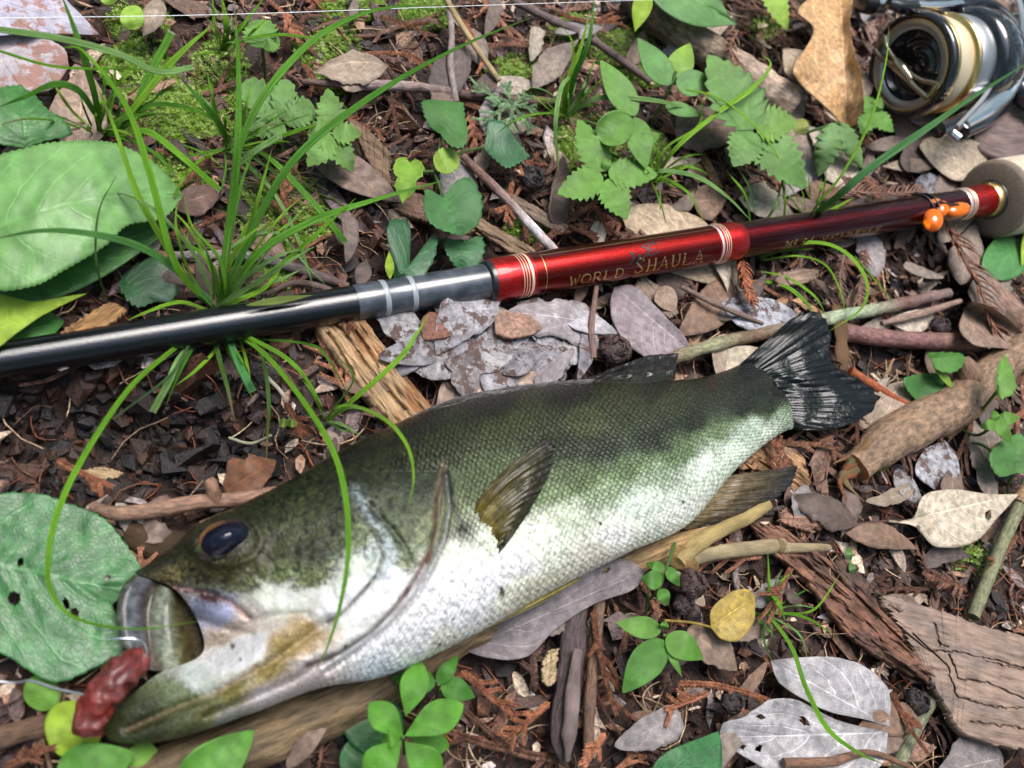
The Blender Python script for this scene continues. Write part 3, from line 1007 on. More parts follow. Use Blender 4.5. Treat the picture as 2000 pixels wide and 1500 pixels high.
colr = np.where(spk[..., None] & (colr.mean(-1, keepdims=True) > 0.25), colr * 0.72, colr)
paint(np.hypot((FX - 440) / 1.45, FY - 1054), 46, C(48, 44, 26, .6), .75)
# dirt specks
for (a, b, r) in ((980, 1158, 8), (980, 1150, 6), (455, 1262, 7), (488, 1204, 4), (675, 1263, 6), (885, 1208, 4), (860, 1258, 4), (1172, 1022, 4), (1390, 748, 9), (470, 1288, 4), (1335, 980, 4), (936, 1170, 3), (560, 1240, 4)):
    paint(np.hypot(FX - a, (FY - b) * 0.8), r * 0.75, C(55, 28, 20, .7), 1.0)

G = P(FX, FY, Z)
# open mouth: roll the front edge inwards
fish = thing('bass', 'olive and silver freshwater bass lying on its side on the forest litter', 'fish', P(900, 1020, 0))
q = MB()
al = np.concatenate([[0], np.cumsum(np.hypot(*np.diff(Q[:, NV_ // 2], axis=0).T))])
ac = np.concatenate([np.zeros((NU, 1)), np.cumsum(np.hypot(np.diff(FX, axis=1), np.diff(FY, axis=1)), axis=1)], 1)
UV = np.stack([np.broadcast_to(al[:, None], FX.shape) / 11.0, (ac / ac[:, -1:]) * 48.0], -1)
scl = np.clip((dG * np.where(FX > 700, 1, -1) - 10) / 40, 0, 1)
# scales only behind the gill cover
gx_ = np.interp(FY, [p[1] for p in GILL], [p[0] for p in GILL])
scl = np.clip((FX - gx_ - 8) / 45, 0, 1)
scl = np.where(FY < 920, np.clip((FX - 690 - (920 - FY) * 0.1) / 120, 0, 1), scl)
UV[..., 0] = UV[..., 0]
VT = G.reshape(-1, 3)
# lower half, world shape
lowp = []
for j in np.linspace(0, NV_ - 1, 24).astype(int)[1:-1]:
    pt = P(FX[:, j], FY[:, j], z0).copy(); pt[:, 2] = z0 - Hs * prof[j]
    lowp.append(pt)
low = np.stack(lowp, 1)      # NU, 22, 3
full = np.concatenate([G, low[:, ::-1]], 1)
nl = low.shape[1]
cf = np.concatenate([colr, colr[:, -1:][:, [0] * nl] * 1.0], 1)
uvf = np.concatenate([UV, np.broadcast_to(UV[:, -1:], (NU, nl, 2))], 1)
nw = NV_ + nl
ff = gridf(NU, nw, 0, True)
q.add(full.reshape(-1, 3), ff, cf, uvf)
# tail-end cap
c_ = full[-1].mean(0)
q.add(np.vstack([full[-1], c_]), [[i, (i + 1) % nw, nw] for i in range(nw)], cf[-1, 0])
# mouth: deep throat funnel
m0 = NV_ // 2
mi = np.clip(np.round(np.linspace(0, nl - 1, NV_)).astype(int), 0, nl - 1)
q.add(np.vstack([G[0], low[0][mi]]), [[i, i + NV_, i + NV_ + 1, i + 1] for i in range(NV_ - 1)], C(110, 85, 70, .6))


def mat_fish():
    x = N('bass_skin')
    uv = x.uv()
    sep = x.node('ShaderNodeSeparateXYZ'); x.t.links.new(uv, sep.inputs[0])
    u, v = sep.outputs[0], sep.outputs[1]
    msk = x.node('ShaderNodeAttribute', attribute_name='scales').outputs['Fac']
    # staggered rows of round scales
    cmb = x.node('ShaderNodeCombineXYZ')
    x.val(cmb.inputs[0], x.math('ADD', u, x.math('MULTIPLY', x.math('FLOOR', v), 0.5)))
    x.val(cmb.inputs[1], v)
    fu = x.math('FRACT', cmb.outputs[0] if False else x.math('ADD', u, x.math('MULTIPLY', x.math('FLOOR', v), 0.5)))
    fv = x.math('FRACT', v)
    dy = x.math('MULTIPLY', x.math('ABSOLUTE', x.math('SUBTRACT', fv, 0.5)), 2.0)
    uw = x.math('ADD', u, x.math('MULTIPLY', x.noise(x.geo(), 250, 2), 0.9))
    def lat(o):
        du = x.math('SUBTRACT', x.math('FRACT', x.math('ADD', uw, o)), 0.5)
        dv = x.math('SUBTRACT', x.math('FRACT', x.math('ADD', x.math('MULTIPLY', x.math('ADD', v, x.math('MULTIPLY', x.noise(x.uv(), .35, 2), 2.2)), 0.5), o)), 0.5)
        r2 = x.math('ADD', x.math('MULTIPLY', x.math('MULTIPLY', du, du), 3.2), x.math('MULTIPLY', x.math('MULTIPLY', dv, dv), 4.6))
        # each scale is highest towards its free hind edge
        return x.math('ADD', x.math('SUBTRACT', 1.0, r2), x.math('MULTIPLY', du, 0.35))
    la, lb = lat(0.0), lat(0.5)
    hgt = x.math('MAXIMUM', la, lb)
    edge = x.ramp(hgt, 0.42, 0.95, 1.0, 0.0)
    nz = x.noise(x.geo(), 1500, 4, 0.7)
    nb = x.noise(x.geo(), 350, 3, 0.6)
    nrow = x.math('ADD', x.math('MULTIPLY', nz, 0.5), 0.5)
    cellr = x.node('ShaderNodeTexWhiteNoise', noise_dimensions='2D')
    cc = x.node('ShaderNodeCombineXYZ')
    x.val(cc.inputs[0], x.math('FLOOR', x.math('ADD', u, x.math('ADD', x.math('MULTIPLY', x.math('FLOOR', v), 0.5), x.math('MULTIPLY', x.math('POWER', dy, 2.0), 0.42)))))
    x.val(cc.inputs[1], x.math('FLOOR', v)); x.t.links.new(cc.outputs[0], cellr.inputs['Vector'])
    pale = x.node('ShaderNodeRGBToBW'); x.t.links.new(x.col(), pale.inputs[0])
    edge = x.math('MULTIPLY', edge, x.ramp(pale.outputs[0], 0.12, 0.5, 0.85, 0.3))
    lum = x.math('MULTIPLY', x.math('SUBTRACT', 1.0, x.math('MULTIPLY', edge, x.ramp(nz, 0.35, 0.6, 0.45, 0.85))), x.ramp(x.noise(x.geo(), 700, 2), 0.3, 0.7, 0.9, 1.75))
    lum = x.math('ADD', x.math('MULTIPLY', lum, msk), x.math('SUBTRACT', 1.0, msk))
    lum = x.math('MULTIPLY', lum, x.math('MULTIPLY_ADD', x.math('SUBTRACT', x.ramp(nz, 0.3, 0.7, 0.55, 1.35), 1.0), x.ramp(pale.outputs[0], 0.12, 0.5, 1.0, 0.28), 1.0))
    c = x.node('ShaderNodeVectorMath', operation='SCALE')
    x.t.links.new(x.col(), c.inputs[0]); x.val(c.inputs['Scale'], lum)
    x.set(Base_Color=c.outputs[0], Metallic=0.1, Specular_IOR_Level=0.27, Coat_Weight=0.22, Coat_Roughness=0.05)
    x.val(x.b.inputs['Roughness'], x.ramp(nb, 0.35, 0.65, 0.2, 0.36))
    h = x.math('ADD', x.math('MULTIPLY', x.math('MULTIPLY', hgt, msk), 0.85), x.math('MULTIPLY', nz, 0.8))
    bn = x.bump(x.math('MULTIPLY', h, x.ramp(pale.outputs[0], 0.1, 0.5, 1.0, 0.55)), 0.9, 0.00045)
    x.val(x.b.inputs['Normal'], bn)
    x.val(x.b.inputs['Coat Normal'], x.bump(x.math('ADD', x.math('MULTIPLY', nb, 1.2), h), 0.5, 0.0005))
    return x.m


M_fish = mat_fish()
body = q.build('body', M_fish, fish)
at = body.data.attributes.new('scales', 'FLOAT', 'POINT')
sc_all = np.zeros(len(body.data.vertices), dtype=np.float32)
sf = np.concatenate([scl, np.broadcast_to(scl[:, -1:], (NU, nl))], 1)
sc_all[:NU * nw] = sf.reshape(-1)
at.data.foreach_set('value', sc_all)


def mat_fin():
    x = N('wet_fin')
    uv = x.uv()
    n1 = x.noise(x.mapping(uv, (2.0, 40, 1)), 1.0, 3)
    n2 = x.noise(x.geo(), 700, 4)
    c = x.node('ShaderNodeVectorMath', operation='SCALE')
    x.t.links.new(x.col(), c.inputs[0]); x.val(c.inputs['Scale'], x.math('MULTIPLY', x.ramp(n1, 0.3, 0.7, 0.55, 1.5), x.ramp(n2, 0.3, 0.7, 0.7, 1.25)))
    x.set(Base_Color=c.outputs[0], Roughness=0.2, Specular_IOR_Level=0.28, Coat_Weight=0.3, Coat_Roughness=0.04)
    x.val(x.b.inputs['Normal'], x.bump(x.math('ADD', n1, n2), 0.8, 0.0005))
    return x.m


M_fin = mat_fin()


def fin(name, base, tip, cb, ct, rays=16, zb=(.01, .01), zt=(.01, .01), amp=0.0003, mid=None, zm=None, nu=90, label=None, th=0.0004, bow=0.0, seed=1):
    """fin between its base line and its outer edge; rays run from base to edge"""
    nv = rays * 6
    b = cat(base, nv); t = cat(tip, nv)
    s = np.linspace(0, 1, nu)[:, None]
    k = np.linspace(0, 1, nv)
    zb_ = np.interp(k, np.linspace(0, 1, len(zb)), zb); zt_ = np.interp(k, np.linspace(0, 1, len(zt)), zt)
    if mid is None:
        X = b[None, :, 0] * (1 - s) + t[None, :, 0] * s; Y = b[None, :, 1] * (1 - s) + t[None, :, 1] * s
    else:
        m_ = cat(mid, nv)
        w0, w1, w2 = (1 - s) ** 2, 2 * s * (1 - s), s ** 2
        X = b[None, :, 0] * w0 + m_[None, :, 0] * w1 + t[None, :, 0] * w2; Y = b[None, :, 1] * w0 + m_[None, :, 1] * w1 + t[None, :, 1] * w2
    Zz = zb_[None] * (1 - s) + zt_[None] * s + bow * np.sin(PI * s)
    split = 1 + 2.0 * s
    Zz = Zz + amp * np.abs(np.sin(k[None] * PI * rays)) * (0.5 + 0.5 * np.abs(np.sin(k[None] * PI * rays * 2)) * s) + (vn(s * 5 + 0 * k[None], k[None] * 9 + 0 * s, 1, seed) - .5) * amp * 3
    col = np.array(cb)[None, None] * (1 - s[..., None]) + np.array(ct)[None, None] * s[..., None]
    mot = vn(s * 8 + 0 * k[None], k[None] * 6 + 0 * s, 1, seed + 5)[..., None]
    col = col * (0.6 + 0.8 * mot)
    # frayed edge
    e = (vn(k * 60, 0 * k, 1, seed) - .5) * 0.05
    X = X + (X - b[None, :, 0]) * e[None] * s ** 6; Y = Y + (Y - b[None, :, 1]) * e[None] * s ** 6
    u, v = np.meshgrid(np.linspace(0, 1, nu), k, indexing='ij')
    q = MB(); sheet(q, P(X, Y, Zz), col, th, np.stack([u, v], -1))
    o = q.build(name, M_fin, fish)
    if label: o['label'] = label
    return o


fin('tail_fin', [(1440, 716), (1478, 722), (1512, 745), (1532, 790), (1548, 838)],
    [(1540, 626), (1575, 610), (1606, 614), (1622, 650), (1622, 700), (1640, 722), (1690, 748), (1716, 775), (1700, 805), (1650, 832), (1600, 842)],
    C(20, 28, 24, .4), C(9, 13, 17, .4), 20, (.0085, .009, .010, .009, .0085), (.011, .015, .013, .011, .012, .012), 0.00045, bow=0.0015, label='black forked tail fin')
fin('pectoral_fin', [(912, 1022), (914, 1045), (930, 1062), (945, 1078), (958, 1088)],
    [(1068, 853), (1080, 868), (1078, 905), (1064, 945), (1042, 985), (1010, 1035), (975, 1082)],
    C(112, 98, 32, .65), C(32, 34, 24, .5), 14, (.0325, .033, .033, .0325, .031), (.037, .0385, .037, .035, .034), 0.00045,
    mid=[(930, 950), (950, 945), (975, 965), (985, 990), (985, 1020), (975, 1050)], bow=0.002, seed=4)
fin('anal_fin', [(1400, 932), (1385, 960), (1360, 990), (1335, 1012), (1322, 1030)],
    [(1556, 910), (1550, 935), (1525, 965), (1485, 992), (1420, 1018), (1350, 1036)],
    C(110, 92, 58, .7), C(34, 34, 36, .6), 13, (.0115, .0115, .011, .0105, .0095), (.0095, .010, .0095, .009, .0085), 0.0004, bow=0.001, seed=7)
fin('pelvic_fin', [(945, 1228), (962, 1216), (985, 1200), (1010, 1184)],
    [(1060, 1178), (1120, 1140), (1175, 1095), (1198, 1066), (1150, 1080)],
    C(185, 165, 110, .75), C(135, 125, 55, .7), 6, (.0175, .0195, .0205, .021), (.0155, .0165, .0175, .018, .0185), 0.0004,
    mid=[(985, 1215), (1030, 1185), (1070, 1150), (1085, 1122)], bow=0.0005, seed=9)
fin('dorsal_fin', [(790, 822), (870, 792), (960, 774), (1060, 760), (1150, 752)],
    [(770, 828), (880, 780), (985, 757), (1090, 744), (1165, 740)],
    C(52, 50, 44, .6), C(105, 100, 100, .6), 12, (.0185, .0188, .018, .0172, .016), (.0165, .017, .0165, .016, .015), 0.0003, seed=11)
fin('soft_dorsal_fin', [(1140, 752), (1200, 748), (1260, 748), (1318, 742)],
    [(1148, 738), (1215, 712), (1270, 694), (1325, 690)],
    C(38, 40, 32, .6), C(34, 30, 30, .6), 9, (.0160, .0155, .0145, .0125), (.0125, .0115, .0105, .0095), 0.0005, seed=12)

# upper jaw and lining of the far side of the open mouth
q = MB()
k1 = cat([(262, 1122), (238, 1148), (228, 1190), (235, 1250), (270, 1300)], 60)
k2 = cat([(300, 1135), (285, 1160), (278, 1200), (285, 1260), (300, 1310)], 60)
k3 = cat([(330, 1150), (325, 1180), (322, 1220), (330, 1270), (345, 1312)], 60)
k4 = cat([(350, 1160), (375, 1195), (392, 1240), (398, 1285), (375, 1318)], 60)
ks = [k1, k2, k3, k4]
vv = np.linspace(0, 1, 46)
Xm = pin(vv, np.linspace(0, 1, 4), np.stack(ks))         # 46,60,2
zz = .0126 + .0009 * np.sin(vv * PI * 3.4 + 0.4)[:, None] - .002 * vv[:, None] + .0012 * np.sin(np.linspace(0, 3, 60))[None]
lowb = np.clip((Xm[..., 1] - 1225) / 70, 0, 1)[..., None]
cm = pin(vv, np.linspace(0, 1, 6), np.array([C(82, 84, 62, .6), C(118, 124, 132, .6), C(92, 84, 70, .6), C(150, 160, 140, .65), C(88, 84, 52, .6), C(66, 58, 40, .6)]))
fr2 = vn(Xm[..., 0], Xm[..., 1], 1 / 9., 3)[..., None]
sheet(q, P(Xm[..., 0], Xm[..., 1], zz), np.clip(cm, .01, 1)[:, None] * (0.5 + 1.0 * fr2) * (.8 + .5 * lowb), 0.0005, np.stack(np.meshgrid(vv * 3, np.linspace(0, 5, 60), indexing='ij'), -1))
q.build('upper_jaw', M_fin, fish)

# eye: ball, iris ring and pupil
ec = P(441, 1053, .0250)
q = MB()
es = 0.0062
e1 = P(500, 1030, .0262) - ec; e1 /= np.linalg.norm(e1)
en = (CPn - ec); en /= np.linalg.norm(en)
en = en * 0.75 + np.array([0, 0.1, .55]); en /= np.linalg.norm(en)
e1 -= (e1 @ en) * en; e1 /= np.linalg.norm(e1); e2 = np.cross(en, e1)
rE = mpp(440, 1052, .026) * 59
M_eye = simple('eye_cornea', (0.004, 0.005, 0.014), 0.07, coat=0.0, spec=0.45, bumpsc=1100, bstr=0.6)
M_eyering = N('iris')
M_eyering.set(Base_Color=M_eyering.col(), Roughness=0.25, Coat_Weight=1.0, Coat_Roughness=0.05)
M_eyering.val(M_eyering.b.inputs['Normal'], M_eyering.bump(M_eyering.noise(M_eyering.geo(), 1200), 0.4, 0.0003))


def dome(q, c, R0, R1, h0, h1, colf, sx=1.0, sy=1.0, n_=40, rr=14):
    rad = np.linspace(R0, R1, rr); hh = np.linspace(0, 1, rr)
    th = np.linspace(0, 2 * PI, n_, endpoint=False)
    hgt = h0 + (h1 - h0) * hh ** 2
    G_ = c + rad[:, None, None] * (np.cos(th)[None, :, None] * e1 * sx + np.sin(th)[None, :, None] * e2 * sy) + hgt[:, None, None] * en
    cc_ = np.stack([colf(r_, th) for r_ in np.linspace(0, 1, rr)])
    q.add(G_.reshape(-1, 3), gridf(rr, n_, 0, True)[:, ::-1], cc_)


def irc(r_, th):
    gold = np.clip(np.cos(th - 2.45), 0, 1)[:, None] ** 2 * (.7 if r_ < .7 else .15)
    base = np.array(C(30, 30, 38, .6)) * (1 - gold) + np.array(C(150, 100, 35, .8)) * gold
    return base * (0.6 if r_ > 0.85 else 1) + 0 * th[:, None]


q1 = MB(); dome(q1, ec, rE * 0.60, rE * 1.0, .0010, -.0030, irc, 1.0, 0.74)
eye = q1.build('eye', M_eyering.m, fish)
q1 = MB(); dome(q1, ec, 0.00001, rE * 0.74, .0042, .0006, lambda r_, th: np.tile(C(6, 8, 20, .8), (len(th), 1)), 1.08, 0.70)
pu = q1.build('pupil', M_eye, fish)
# ------------------------------------------------------------------ fishing rod
RA = P(0, 705, .0075)
RB = P(1932, 390, .0165)
rdir = (RB - RA) / np.linalg.norm(RB - RA)


def rod_at(px):
    """point of the rod axis seen at photo column px"""
    lo, hi = -0.2, 0.6
    for _ in range(50):
        m_ = (lo + hi) / 2
        if proj(RA + rdir * m_)[0] < px: lo = m_
        else: hi = m_
    return lo


def rpt(px): return RA + rdir * rod_at(px)


def rpx(px, r):
    """metric radius of a cylinder seen with half-width r photo pixels"""
    w = rpt(px)
    return r * -((w - CPn) @ CMn[:, 2]) / F


def rlathe(q, prof, col, sides=72):
    O = RA
    pr = [(rod_at(a), rpx(a, b)) for a, b in prof]
    lathe(q, O, rdir, pr, col, sides)


rod = thing('fishing_rod', 'black and glossy red fishing rod with gold lettering lying above the bass', 'fishing rod', rpt(900) * np.array([1, 1, 0]))
xb = N('carbon_blank')
g_ = xb.geo(); uvb = xb.uv()
nb_ = xb.noise(g_, 2600, 3, .7)
xb.set(Base_Color=(0.003, 0.0035, 0.005, 1), Coat_Weight=0.25, Coat_Roughness=0.08, Specular_IOR_Level=0.5)
xb.val(xb.b.inputs['Roughness'], 0.09)
wv = xb.noise(xb.mapping(uvb, (6.0, 1, 1)), 8, 3)
xb.val(xb.b.inputs['Normal'], xb.bump(xb.math('ADD', nb_, xb.math('MULTIPLY', wv, .5)), 0.25, 0.00022))
xb.val(xb.b.inputs['Coat Normal'], xb.bump(xb.math('ADD', nb_, xb.math('MULTIPLY', wv, .8)), 0.25, 0.0002))
M_blank = xb.m
xg = N('grey_ferrule'); n5 = xg.noise(xg.mapping(xg.uv(), (1.2, 4, 1)), 2, 4)
xg.set(Base_Color=xg.mix(xg.ramp(n5, .35, .7), (0.022, 0.028, 0.038), (0.06, 0.07, 0.085)), Roughness=0.32, Coat_Weight=0.6, Coat_Roughness=0.1)
M_ferr = xg.m


def metal_red(name, c1, c2, rough=.28, k=.6):
    x = N(name); s_ = x.noise(x.geo(), 5500, 2, .8)
    x.set(Base_Color=x.mix(x.ramp(s_, .4, .65), c1, c2), Metallic=k, Roughness=rough, Coat_Weight=0.5, Coat_Roughness=0.05)
    x.val(x.b.inputs['Normal'], x.bump(s_, 0.35, 0.0002))
    return x.m


M_red = metal_red('bright_red_lacquer', (0.32, 0.003, 0.005), (0.50, 0.012, 0.010), .25, .8)
xs = N('red_flake_lacquer')
# random flecks of two reds all over; darker edges come from metal reflection
s_ = xs.noise(xs.geo(), 5500, 2, .8)
sp2 = xs.node('ShaderNodeSeparateXYZ'); xs.t.links.new(xs.uv(), sp2.inputs[0])
hue = xs.node('ShaderNodeTexNoise'); hue.inputs['Scale'].default_value = 3
xs.set(Base_Color=xs.mix(xs.ramp(s_, .4, .65), (0.11, 0.001, 0.004), (0.32, 0.02, 0.010)), Metallic=1.0, Roughness=0.27, Coat_Weight=0.5, Coat_Roughness=0.04)
xs.val(xs.b.inputs['Normal'], xs.bump(s_, 0.3, 0.0002))
M_sleeve = xs.m
M_dark = metal_red('dark_red_lacquer', (0.07, 0.002, 0.005), (0.11, 0.004, 0.008), .16, 1.0)
M_gold = simple('gold_foil', (0.75, 0.55, 0.22), 0.3, 1.0)
M_thread = simple('metallic_thread', (0.78, 0.62, 0.45), 0.4, 0.6)
M_silver = simple('silver_thread', (0.7, 0.62, 0.58), 0.35, 0.7)
M_black = simple('black_rubber', (0.008, 0.008, 0.01), 0.35, coat=.3)

q = MB(); rlathe(q, [(-420, 36), (0, 36), (250, 36), (450, 35.5), (690, 35), (700, 35)], (.01,) * 3); q.build('blank', M_blank, rod)
q = MB(); rlathe(q, [(692, 35.6), (694, 36), (752, 36), (756, 35.4), (800, 35.4), (803, 36), (955, 35)], (.01,) * 3)
q.build('ferrule', M_ferr, rod)
for a in (748, 800):
    q = MB(); rlathe(q, [(a - 5, 36), (a - 3, 36.8), (a + 3, 36.8), (a + 5, 36)], (.1,) * 3)
    q.build('pale_wrap_line', simple('pale_wrap', (0.22, 0.24, 0.26), .4, coat=.5) if a == 748 else bpy.data.materials['pale_wrap'], rod)
q = MB(); rlathe(q, [(946, 34), (947, 39.5), (951, 41), (958, 42)], (.01,) * 3); q.build('dark_rim', M_black, rod)
q = MB(); rlathe(q, [(956, 41.5), (960, 43), (985, 43.5), (1012, 43)], (.01,) * 3); q.build('red_collar', M_red, rod)


def bands(list_, mat, w=1.6, r=43.4):
    for a in list_:
        q = MB(); rr = r(a) if callable(r) else r
        rlathe(q, [(a - w, rr - .4), (a - w * .5, rr + .3), (a + w * .5, rr + .3), (a + w, rr - .4)], (.1,) * 3)
        q.build('gold_thread', mat, rod)


q = MB(); rlathe(q, [(1010, 43.2), (1030, 43)], (.1,) * 3); q.build('thread_wrap', M_red, rod)
bands([1005, 1010, 1015], M_thread, .8, 43.6); bands([1022], M_thread, 2.6, 43.4)
q = MB(); rlathe(q, [(1028, 42.6), (1200, 40.2), (1386, 37.8)], (.1,) * 3); q.build('sleeve', M_sleeve, rod)
bands([1389], M_silver, 2.2, 38.4); bands([1395, 1399, 1403], M_thread, .7, 38.6)
q = MB(); rlathe(q, [(1384, 38), (1400, 38.4), (1425, 38.2), (1436, 37), (1441, 35)], (.1,) * 3); q.build('red_collar', M_red, rod)
q = MB(); rlathe(q, [(1436, 35.5), (1600, 33), (1870, 29.5)], (.1,) * 3); q.build('dark_red_blank', M_dark, rod)
bands([1872], M_silver, 3, 30.5); bands([1878, 1882], M_thread, 1.1, 30.8)
q = MB(); rlathe(q, [(1868, 29.8), (1886, 30.6), (1915, 31.5), (1925, 32)], (.1,) * 3); q.build('red_collar', M_red, rod)
q = MB(); rlathe(q, [(1922, 32), (1924, 34), (1932, 35), (1934, 35)], (.1,) * 3); q.build('gold_ring', M_gold, rod)
q = MB(); rlathe(q, [(1931, 34), (1932, 37), (1937, 37.5)], (.01,) * 3); q.build('dark_rim', M_black, rod)
xc = N('cork')
nc = xc.noise(xc.geo(), 900, 4, .7); nc2 = xc.noise(xc.geo(), 220, 3)
cb_ = xc.mix(xc.ramp(nc, .35, .7), C(185, 165, 142), C(228, 215, 198))
cb_ = xc.mix(xc.ramp(nc2, .6, .72), cb_, C(120, 92, 70))
xc.set(Base_Color=cb_, Roughness=0.85, Specular_IOR_Level=.25)
xc.val(xc.b.inputs['Normal'], xc.bump(nc, .6, .0004))
xf = N('cork_face'); nf_ = xf.noise(xf.geo(), 2200, 4, .7)
xf.set(Base_Color=xf.mix(xf.ramp(nf_, .35, .7), C(125, 110, 98), C(168, 152, 138)), Roughness=.9, Specular_IOR_Level=.2)
xf.val(xf.b.inputs['Normal'], xf.bump(nf_, .6, .0003))
tc = rod_at(1934); rc = rpx(1934, 76)
q = MB(); lathe(q, RA, rdir, [(tc, rpx(1934, 30)), (tc + .0001, rc * .55), (tc + .0006, rc * .88), (tc + .0016, rc * .985), (tc + .0028, rc)], (.1,) * 3, 80); q.build('cork_face', xf.m, rod)
q = MB(); lathe(q, RA, rdir, [(tc + .0028, rc), (tc + .03, rc * 1.03), (tc + .08, rc), (tc + .12, rc * .9), (tc + .1201, .001)], (.1,) * 3, 80); q.build('cork_grip', xc.m, rod)
# lettering round the rod
cdir = CPn - rpt(1250); cdir -= (cdir @ rdir) * rdir; cdir /= np.linalg.norm(cdir)
ddir = np.cross(rdir, cdir)
if proj(rpt(1250) + ddir * .01)[1] < proj(rpt(1250))[1]: ddir = -ddir


def on_rod(t, ang, r):
    return RA + rdir * np.asarray(t)[..., None] + np.asarray(r)[..., None] * (np.cos(ang)[..., None] * cdir + np.sin(ang)[..., None] * ddir)


def glyph(strokes, x0, w, h, ang0, rad, q):
    """strokes in a unit box (y up), each (points, width)"""
    for pts, wd in strokes:
        p = cat(pts, 14 if len(pts) > 2 else 4)
        t = np.gradient(p, axis=0); t /= np.linalg.norm(t, axis=1)[:, None] + 1e-9
        nr = np.stack([-t[:, 1], t[:, 0]], -1)
        L_ = p + nr * wd / 2; R_ = p - nr * wd / 2
        G_ = []
        for e in (L_, R_):
            T = x0 + e[:, 0] * w
            A = ang0 - e[:, 1] * h / rad
            G_.append(on_rod(T, A, np.full(len(T), rad)))
        m_ = len(p)
        q.add(np.vstack(G_), [[i, i + 1, i + 1 + m_, i + m_] for i in range(m_ - 1)], (.7, .55, .3))


TK, TN = .15, .05
SR = lambda x, y, w_=.3: ([(x - w_ / 2, y), (x + w_ / 2, y)], .04)
GLY = {
    'W': [([(0, 1), (.28, 0)], TK), ([(.28, 0), (.5, .8)], TN), ([(.5, .8), (.72, 0)], TK), ([(.72, 0), (1, 1)], TN), SR(0, 1), SR(1, 1)],
    'O': [([(.5, 1), (.12, .85), (0, .5), (.12, .15), (.5, 0)], TK), ([(.5, 0), (.88, .15), (1, .5), (.88, .85), (.5, 1)], TK * .8)],
    'R': [([(.15, 0), (.15, 1)], TK), ([(.15, 1), (.6, .98), (.8, .75), (.6, .5), (.15, .48)], TN * 1.6), ([(.45, .48), (.95, 0)], TK), SR(.15, 0), SR(.95, 0, .2)],
    'L': [([(.15, 0), (.15, 1)], TK), ([(.15, 0.02), (.85, .02), (.9, .25)], TN), SR(.15, 1)],
    'D': [([(.15, 0), (.15, 1)], TK), ([(.15, 1), (.7, .93), (.95, .5), (.7, .07), (.15, 0)], TN * 2)],
    'S': [([(.85, .85), (.5, 1), (.15, .78), (.5, .5), (.85, .22), (.45, 0), (.1, .15)], TK * .8), ([(.87, 1), (.87, .75)], TN), ([(.1, 0), (.1, .28)], TN)],
    'H': [([(.15, 0), (.15, 1)], TK), ([(.85, 0), (.85, 1)], TK), ([(.15, .5), (.85, .5)], TN), SR(.15, 0), SR(.15, 1), SR(.85, 0), SR(.85, 1)],
    'A': [([(.05, 0), (.5, 1)], TN), ([(.5, 1), (.95, 0)], TK), ([(.2, .35), (.78, .35)], TN), SR(.05, 0, .25), SR(.95, 0, .3)],
    'U': [([(.15, 1), (.15, .3), (.5, 0), (.85, .3), (.85, 1)], TK * .7), ([(.15, 1), (.15, .3)], TK), SR(.15, 1), SR(.85, 1)],
}


M_letter = simple('pale_gold_print', (0.30, 0.22, 0.10), 0.4, 0.3)


def word(txt, xa, xb_, hpx, ang, name, big0=1.0):
    q = MB()
    ta, tb = rod_at(xa), rod_at(xb_)
    step = (tb - ta) / len(txt)
    for i, ch in enumerate(txt):
        t0 = ta + i * step
        rad = np.interp(t0, [rod_at(1028), rod_at(1386)], [rpx(1028, 42.6), rpx(1386, 37.8)]) * 1.004
        h = rpx((xa + xb_) / 2, hpx) * (big0 if i == 0 else 1)
        glyph(GLY[ch], t0 + step * .08, step * .78, h, ang, rad, q)
    return q.build(name, M_gold, rod, smooth=False)


word('WORLD', 1092, 1200, 21, .92, 'lettering')
word('SHAULA', 1216, 1354, 26, .86, 'lettering', 1.2)


def small(txt, xa, xb_, hpx, ang, rpxl):
    cu = bpy.data.curves.new('lettering', 'FONT'); cu.body = txt; cu.size = 1; cu.shear = .3
    ob = bpy.data.objects.new('lettering_src', cu); COLL.objects.link(ob)
    bpy.context.view_layer.update()
    me = ob.to_mesh()
    v = np.array([p.co[:] for p in me.vertices]); f = [list(p.vertices) for p in me.polygons]
    ob.to_mesh_clear(); bpy.data.objects.remove(ob)
    v[:, 0] -= v[:, 0].min(); wv_ = v[:, 0].max()
    ta, tb = rod_at(xa), rod_at(xb_)
    t = ta + v[:, 0] / wv_ * (tb - ta)
    ra, rb = rpx(xa, rpxl(xa)), rpx(xb_, rpxl(xb_))
    rad = (ra + (rb - ra) * (t - ta) / (tb - ta)) * 1.006
    h = rpx((xa + xb_) / 2, hpx)
    q = MB(); q.add(on_rod(t, ang - v[:, 1] / .7 * h / rad, rad), [[0, 1, 2]], (.7, .6, .4)); q.f = f
    q.build('lettering', M_letter, rod, smooth=False)


brp = lambda a: np.interp(a, [1436, 1600, 1870], [35.5, 33, 29.5])
small('2651F-4', 1508, 1566, 17, 0.98, brp)
small('LINE WT. 5-12lb. PE MAX1.2G', 1576, 1698, 12, 0.92, brp)
